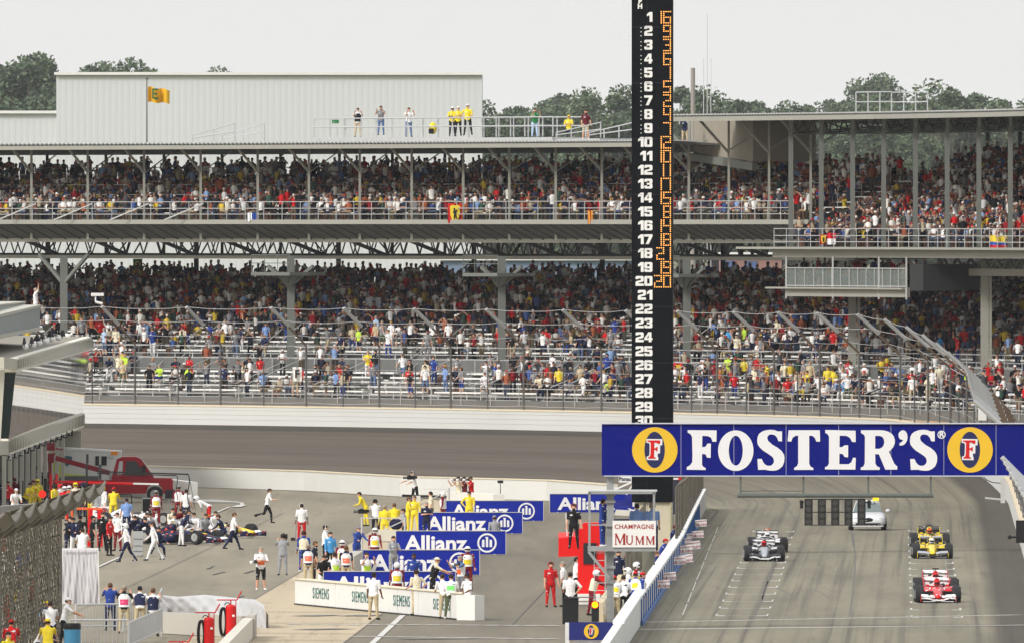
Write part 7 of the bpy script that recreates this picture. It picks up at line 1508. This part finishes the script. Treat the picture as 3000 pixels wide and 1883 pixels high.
# wire fence on the pit wall
wf = thing('wire_fence', 'dense weathered wire fence on top of the far half of the pit wall', 'fence', A(-9.95, 1040, 1.05)); WM = M(sRGB(92, 88, 78), rough=.8, var=.3, scale=4)
m_ = MB()
for d in np.arange(958, 1143, 2.6):
    for k in range(2): m_.beam(A(pwa(d) + k * .02, d + k, 1.1), A(pwa(d) + k * .02, d + k + 1.1, 3.35), .03)
    m_.beam(A(pwa(d), d + 1.1, 1.1), A(pwa(d), d, 3.35), .03)
for z in (1.2, 1.6, 2.0, 2.4, 2.8, 3.2): m_.beam(A(-9.5, 955, z), A(-9.95, 1143, z), .025)
m_.build('wire_mesh', WM, wf, world=True)
for d in np.arange(958, 1146, 9.4):
    m_ = MB(); m_.tube(A(pwa(d), d, 1.0), A(pwa(d), d, 3.4), .06); m_.tube(A(pwa(d), d, 3.4), A(pwa(d) + .5, d, 3.75), .045); m_.build('fence_post', WM, wf, world=True)
wn = thing('wire_fence', 'short piece of wire fence beside the steward platform', 'fence', A(-10.3, 880, 0))
m_ = MB()
for d in np.arange(845, 905, 1.1): m_.beam(A(-10.3, d, .8), A(-10.3, d + 1, 3.3), .035); m_.beam(A(-10.3, d + 1, .8), A(-10.3, d, 3.3), .035)
m_.build('wire_mesh', WM, wn, world=True)
for d in (845, 875, 905): m_ = MB(); m_.tube(A(-10.3, d, 0), A(-10.3, d, 3.4), .06); m_.build('fence_post', WM, wn, world=True)
# near right fence in front of the banner
nf = thing('catch_fence', 'close row of thick grey leaning fence tubes at the right edge below the banner', 'fence', P(3050, 1750, 780))
for i in range(9):
    d = 786 - 13 * i; kk = d / F; y0 = 1338 + i * 15; x0 = 2935 + i * 8.5
    m_ = MB(); m_.tube(P(x0, y0, d), P(x0 + 118, y0 + 120, d + .3), 7 * kk, 8 * kk, 12); m_.tube(P(x0 + 118, y0 + 120, d + .3), P(x0 + 118, y0 + 420, d + .3), 6 * kk, n=10); m_.build('fence_post', LSTEEL, nf, world=True)
m_ = MB()
for (dx, dy) in ((2, 2), (18, 22), (40, 44)): m_.path([P(2935 + i * 8.5 + dx, 1338 + i * 15 + dy + (4 if i % 2 else 0), 786 - 13 * i) for i in range(9)], .03, 5)
m_.build('cable', STEEL, nf, world=True)
o = thing('steel_post', 'upright grey post with horizontal bar at the right wall just below the banner', 'post', P(2938, 1472, 905)); kk = 905 / F
m_ = MB(); m_.box((0, 0, 36 * kk), (13 * kk, .25, 72 * kk)); m_.build('post', LSTEEL, o); m_ = MB(); m_.beam((0, 0, 10 * kk), (-52 * kk, 0, 15 * kk), 5 * kk); m_.build('arm', LSTEEL, o)
m_ = MB(); m_.path([(-5 * kk, 0, 58 * kk), (-30 * kk, 0, 60 * kk), (-48 * kk, 0, 68 * kk), (-60 * kk, 0, 80 * kk)], .02); m_.build('cable', BLACK, o)
o = thing('black_tarp', 'black rectangular speaker box hung beside the right wall fence', 'loudspeaker', P(2990, 1590, 890)); kk = 890 / F; m_ = MB(); m_.loft([[(x * kk, 0, z * kk), (x * kk, .5, z * kk)] for x, z in ((-10, 70), (5, 72), (12, 60))] + [[(12 * kk, 0, 0), (12 * kk, .5, 0)], [(-14 * kk, 0, 4 * kk), (-14 * kk, .5, 4 * kk)]], cap=False, closed=False); m_.box((0, .25, 34 * kk), (26 * kk, .45, 66 * kk)); m_.build('cabinet', BLACK, o); m_ = MB(); m_.tube((-32 * kk, 0, 18 * kk), (-10 * kk, 0, 18 * kk), .04); m_.ball((-32 * kk, 0, 18 * kk), .09); m_.build('bracket', BLACK, o)
o = thing('fence_camera', 'white box camera with arms on the wall at the right end of the fence', 'camera', P(2888, 1240, 1130)); kk = 1130 / F; m_ = MB(); m_.box((-10 * kk, 0, 30 * kk), (24 * kk, .4, 40 * kk)); m_.box((6 * kk, -.1, 42 * kk), (18 * kk, .3, 14 * kk)); m_.build('housing', WHITE, o); m_ = MB(); m_.box((-26 * kk, 0, 56 * kk), (34 * kk, .1, 4 * kk)); m_.build('arm', WHITE, o)
# ------------------------------------------------------------------ foreground left
def cfence(lab, p, q, h, name='crowd_barrier'):
    p, q = Vector(p), Vector(q); o = thing(name, lab, 'barrier', (p + q) / 2, group='silver crowd barriers'); d = (q - p); n_ = max(6, int(d.length / .13)); Hh = Vector((0, 0, h))
    m_ = MB(); m_.tube(p + Hh * .98, q + Hh * .98, .035); m_.tube(p + Hh * .2, q + Hh * .2, .03); m_.tube(p, p + Hh, .035); m_.tube(q, q + Hh, .035); m_.build('frame', LSTEEL, o, world=True)
    m_ = MB()
    for k in range(1, n_): m_.tube(p + d * k / n_ + Hh * .2, p + d * k / n_ + Hh * .98, .013, n=4, cap=False)
    m_.build('bar', LSTEEL, o, world=True); return o
cfence('crowd barrier directly in front of the photographer in blue', G(222, 1850), G(357, 1848), 1.02); cfence('crowd barrier in front of the two navy vests', G(361, 1848), G(452, 1846), 1.02)
cfence('crowd barrier turned sideways at the corner right of the navy vests', G(454, 1846), G(474, 1800), 1.02); cfence('nearest crowd barrier behind the blue bin', G(205, 1905), G(376, 1905), 1.1); cfence('crowd barrier end piece beside the nearest barrier', G(378, 1905), G(474, 1862), 1.0)
for px, y, c1, c2, pose, lab, kw in ((323, 1706, 'blue', 'navy', 'camera', 'photographer in blue sweater with red sleeve at the crowd barrier', dict(sleeve='blue', hair=1)), (364, 1713, 'black', 'khaki', 'camera', 'photographer in white and pink bib at the crowd barrier', dict(vest='white', panel='pink', hair=2)),
                                (410, 1716, 'white', 'khaki', 'lean', 'left one of two men in navy vests at the crowd barrier', dict(vest='navy', hair=3)), (448, 1721, 'white', 'olive', 'camera', 'right one of two men in navy vests at the crowd barrier', dict(vest='navy', hair=1))):
    Q(px, y, BK, pose, c1, c2, lab, **kw)
Q(186, 1750, RT - .2, 'reach', 'white', 'black', 'person in black and white cap reaching from behind the wire fence', hat='cap', hatc='white', sleeve=None)
kk = 1 / S(1845)
def drape(name, label, pts_top, pts_bot, mat, dep=.6, nfold=5, amp=1.0):
    o = thing(name, label, 'cover', pts_bot[0]); n_ = 90; rows = []
    def along_(pts, a):
        a *= len(pts) - 1; i = min(int(a), len(pts) - 2); return pts[i].lerp(pts[i + 1], a - i)
    for r_ in range(9):
        v = r_ / 8; row = []
        for i in range(n_ + 1):
            a = i / n_; p = along_(pts_top, a).lerp(along_(pts_bot, a), v); f_ = math.sin(a * nfold * 9 + math.sin(a * 23 + v * 5) * 1.6) * .24 * (v + .15) + abs(math.sin(a * 37 + v * 7)) * .14 + math.sin(a * 61 - v * 9) * .07; row.append(p + V3((0, -.1 - f_ * amp - .25 * math.sin(v * 1.57), 0)))
        rows.append(row)
    rows = [[p + V3((0, dep, -.02)) for p in rows[0]]] + [[p + V3((0, dep * .4, .04)) for p in rows[0]]] + rows; m_ = MB(); m_.loft(rows, cap=False, closed=False); m_.build('sheet', mat, o, smooth=True, world=True); return o
TARP = M(sRGB(186, 187, 189), rough=.6, var=.05)
d0 = G(500, 1830).y
drape('tarpaulin', 'long white crumpled tarpaulin draped over the concrete wall', [P(450, 1743, d0 + 12), P(520, 1750, d0 + 9), P(600, 1744, d0 + 6), P(700, 1754, d0 + 2), P(748, 1758, d0 - 2), P(775, 1776, d0 - 5)], [P(470, 1800, d0 + 12), P(540, 1806, d0 + 9), P(610, 1810, d0 + 5), P(690, 1850, d0 + 1), P(742, 1862, d0 - 2), P(782, 1860, d0 - 5)], TARP, .9)
m_ = MB(); m_.ad([P(780, 1790, d0 - 4.9), P(786, 1800, d0 - 4), P(787, 1858, d0 - 4), P(779, 1858, d0 - 4.9)], [(0, 1, 2, 3)]); bo = m_.build('dark_side', BLACK, world=True, loc=P(780, 1858, d0 - 5)); tag(bo, 'black end panel at the right end of the white tarpaulin', 'panel')
wall([P(455, 1797, d0) * 1, ], 1, 1, 'x', CONC, '') if False else None
a0, a1 = G(470, 1853), G(735, 1868); wall([a0, a1], .78, .25, 'concrete_wall', CONC, 'low grey concrete wall below the white tarpaulin')
wall([G(728, 1866) + V3((0, 0, 0)), G(640, 1960)], .72, .35, 'concrete_wall', M(sRGB(216, 212, 198), var=.06), 'cream concrete wall running toward the camera right of the extinguishers')
wall([G(735, 1868), G(740, 1862)], .82, .3, 'concrete_post', CONC, 'concrete wall end post at the corner beside the tarpaulin')
dd = G(250, 1765).y
drape('tarpaulin', 'tall pale grey sheet hanging like a screen beside the wire fence', [P(182, 1608, dd), P(286, 1607, dd)], [P(182, 1790, dd), P(290, 1785, dd)], M(sRGB(190, 188, 190), rough=.7, var=.05), .5, 1, .22)
m_ = MB(); m_.beam(P(180, 1607, dd - .3), P(287, 1606, dd - .3), .05); m_.beam(P(287, 1606, dd - .3), P(291, 1790, dd - .3), .04); fo = m_.build('screen_frame', WHITE, world=True, loc=P(287, 1790, dd)); tag(fo, 'white tube frame holding the grey hanging sheet', 'frame')
for i, (px, pyb, h_, lab) in enumerate(((612, 1905, 160, 'middle wheeled fire extinguisher with red bottle and coiled black hose'), (676, 1868, 150, 'rear wheeled fire extinguisher nearest the tarpaulin'), (535, 1990, 160, 'nearest wheeled fire extinguisher cut by the bottom edge'))):
    p = G(px, pyb); u = 1 / S(pyb); o = thing('fire_extinguisher', lab, 'fire extinguisher', p, group='wheeled fire extinguishers')
    m_ = MB(); m_.tube((0, 0, 12 * u), (0, 0, 92 * u), 15 * u, n=18); m_.ball((0, 0, 92 * u), 15 * u, 18, 6, (1, 1, .5)); m_.build('bottle', RED, o, smooth=False)
    m_ = MB(); m_.tube((-41 * u, 0, 112 * u), (18 * u, 0, 112 * u), 1.8 * u); m_.tube((18 * u, 0, 112 * u), (32 * u, 0, 138 * u), 2 * u); m_.tube((0, 0, 95 * u), (0, 0, 112 * u), 2 * u); m_.tube((15 * u, 0, 0), (15 * u, 0, 112 * u), 1.5 * u); m_.build('handle', M(sRGB(190, 40, 36)), o)
    m_ = MB()
    for a_ in range(3): m_.path([((-24 + a_ * 2 + 9 * math.cos(q)) * u, (-3 + a_ * 2) * u, (48 + 42 * math.sin(q)) * u) for q in [2 * math.pi * k / 16 for k in range(17)]], 2.6 * u)
    m_.path([((-10 + 8 * math.cos(q)) * u, -3 * u, (96 + 8 * math.sin(q)) * u) for q in [math.pi * k / 8 for k in range(9)]], 1.6 * u); m_.build('hose', BLACK, o)
    m_ = MB(); m_.box((8 * u, -16 * u, 66 * u), (7 * u, .01, 6 * u)); m_.build('label_plate', WHITE, o)
    for s in (-1, 1): m_ = MB(); m_.tube((4 * u, s * 17 * u - 1 * u, 8 * u), (4 * u, s * 17 * u + 1 * u, 8 * u), 9 * u, n=14); m_.build('wheel', BLACK, o)
p = G(212, 1930); u = 1 / S(1930); o = thing('litter_bin', 'blue drum bin with black liner at the bottom left', 'bin', p)
m_ = MB(); m_.tube((0, 0, 0), (0, 0, 100 * u), 24 * u, 24.5 * u, 24); m_.build('drum', M(sRGB(70, 140, 178), rough=.4, var=.06), o); m_ = MB(); m_.tube((0, 0, 98 * u), (0, 0, 106 * u), 25.5 * u, 24 * u, 24); m_.tube((0, 0, 88 * u), (0, 0, 99 * u), 25.2 * u, 25.6 * u, 24); m_.build('liner', BLACK, o)
# big wire fence in the left foreground, seen nearly end on
bf = thing('debris_fence', 'rusty chain link debris fence with curled overhang in the left foreground', 'fence', P(176, 1900, 780)); CLM = M(sRGB(84, 78, 64), rough=.8, var=.35, scale=3); CLL = M(sRGB(112, 108, 98), rough=.7, var=.2, scale=3)
fp = lambda d: V3((-16.15 + .01744 * (d - 780) * 1.15, d, 0)); ov = lambda d, a: V3((1.55 * a, 0, 0))
m_ = MB(); ds = np.arange(700, 781, .9); LV = 4.45
for d in ds:
    for sgn in (0, 1):
        z = .0
        while z < LV:
            z2 = z + .45; m_.beam(fp(d + (1.35 if sgn else 0)) + V3((rnd.uniform(-.02, .02), 0, z)), fp(d + (0 if sgn else 1.35)) + V3((rnd.uniform(-.02, .02), 0, z2)), .022); z = z2
        for k in range(5):
            a, c = k / 5, (k + 1) / 5; m_.beam(fp(d + (1.35 if sgn else 0)) + ov(d, a) + V3((0, 0, LV + 1.25 * a)), fp(d + (0 if sgn else 1.35)) + ov(d, c) + V3((0, 0, LV + 1.25 * c)), .024)
for z in np.arange(.3, 4.5, .6): m_.path([fp(700) + V3((0, 0, z)), fp(740) + V3((0, 0, z - .06)), fp(781) + V3((0, 0, z))], .02, 4)
m_.build('wire_mesh', CLM, bf, world=True)
for i, d in enumerate(np.arange(700, 782, 10.0)):
    m_ = MB(); m_.tube(fp(d), fp(d) + V3((0, 0, LV)), .085, n=8); m_.tube(fp(d) + V3((0, 0, LV)), fp(d) + V3((1.5, 0, LV + 1.2)), .07, n=8); m_.build('fence_post', CLL, bf, world=True)
    if d < 775:
        m_ = MB(); r1, r2 = [], []
        for k in range(9): a = k / 8; sg = -.42 * 4 * a * (1 - a); q = fp(d + 10 * a); r1.append(q + V3((1.62, 0, LV + 1.3 + sg))); r2.append(q + V3((1.28, 0, LV + 1.02 + sg * 1.1)))
        m_.loft([r1, r2], cap=False, closed=False); m_.path(r1, .045, 5); m_.build('rolled_edge', CLL, bf, world=True)
# people behind that fence
for i, (px, y, c1, c2, pose, hc_, lab) in enumerate(((25, 1742, 'red', 'navy', 'stand', 'red', 'person in red with white and red cap behind the left debris fence'), (32, 1815, 'red', 'navy', 'lean', 'red', 'person in red shirt low behind the left debris fence'), (22, 1850, 'yellow', 'navy', 'stand', None, 'person in yellow at the bottom left corner'),
                                            (113, 1758, 'light blue', 'khaki', 'lean', 'yellow', 'person in light blue with yellow and red cap behind the fence'), (148, 1760, 'white', 'navy', 'reach', None, 'dark haired person in white top behind the fence post'), (110, 1815, 'white', 'navy', 'lean', 'orange', 'person in white with orange bag behind the fence'),
                                            (140, 1812, 'yellow', 'navy', 'reach', 'yellow', 'person in yellow and red behind the fence near the bin'), (66, 1600, 'blue', 'navy', 'stand', 'navy', 'crewman in blue seen through the debris fence'), (40, 1640, 'white', 'yellow', 'reach', 'white', 'person in white and yellow seen through the debris fence'),
                                            (95, 1690, 'dark red', 'black', 'stand', 'black', 'dark clothed person seen through the middle of the debris fence'), (10, 1560, 'dark red', 'white', 'stand', None, 'person in dark red at the left edge behind the fence'))):
    Q(px, y, rnd.choice([RT, BK, .8]), pose, c1, c2, lab, hat='cap' if hc_ else None, hatc=hc_ or 'white')
wall([G(-60, 1545), G(130, 1530)], 1.0, .4, 'pit_counter', M(sRGB(150, 146, 140)), 'long grey counter in front of the far left garages')
# ------------------------------------------------------------------ haze
hz = MB(); hz.box((0, 3600, 32), (4600, 7600, 74)); ho = hz.build('haze', bpy.data.materials.new('haze')); hm_ = ho.data.materials[0]; hm_.use_nodes = True; ht = hm_.node_tree; ht.nodes.clear()
vo_ = ht.nodes.new('ShaderNodeVolumePrincipled'); vo_.inputs['Density'].default_value = HAZE; vo_.inputs['Color'].default_value = (.93, .95, 1, 1); oo_ = ht.nodes.new('ShaderNodeOutputMaterial'); ht.links.new(vo_.outputs[0], oo_.inputs['Volume']); tag(ho, kind='stuff')
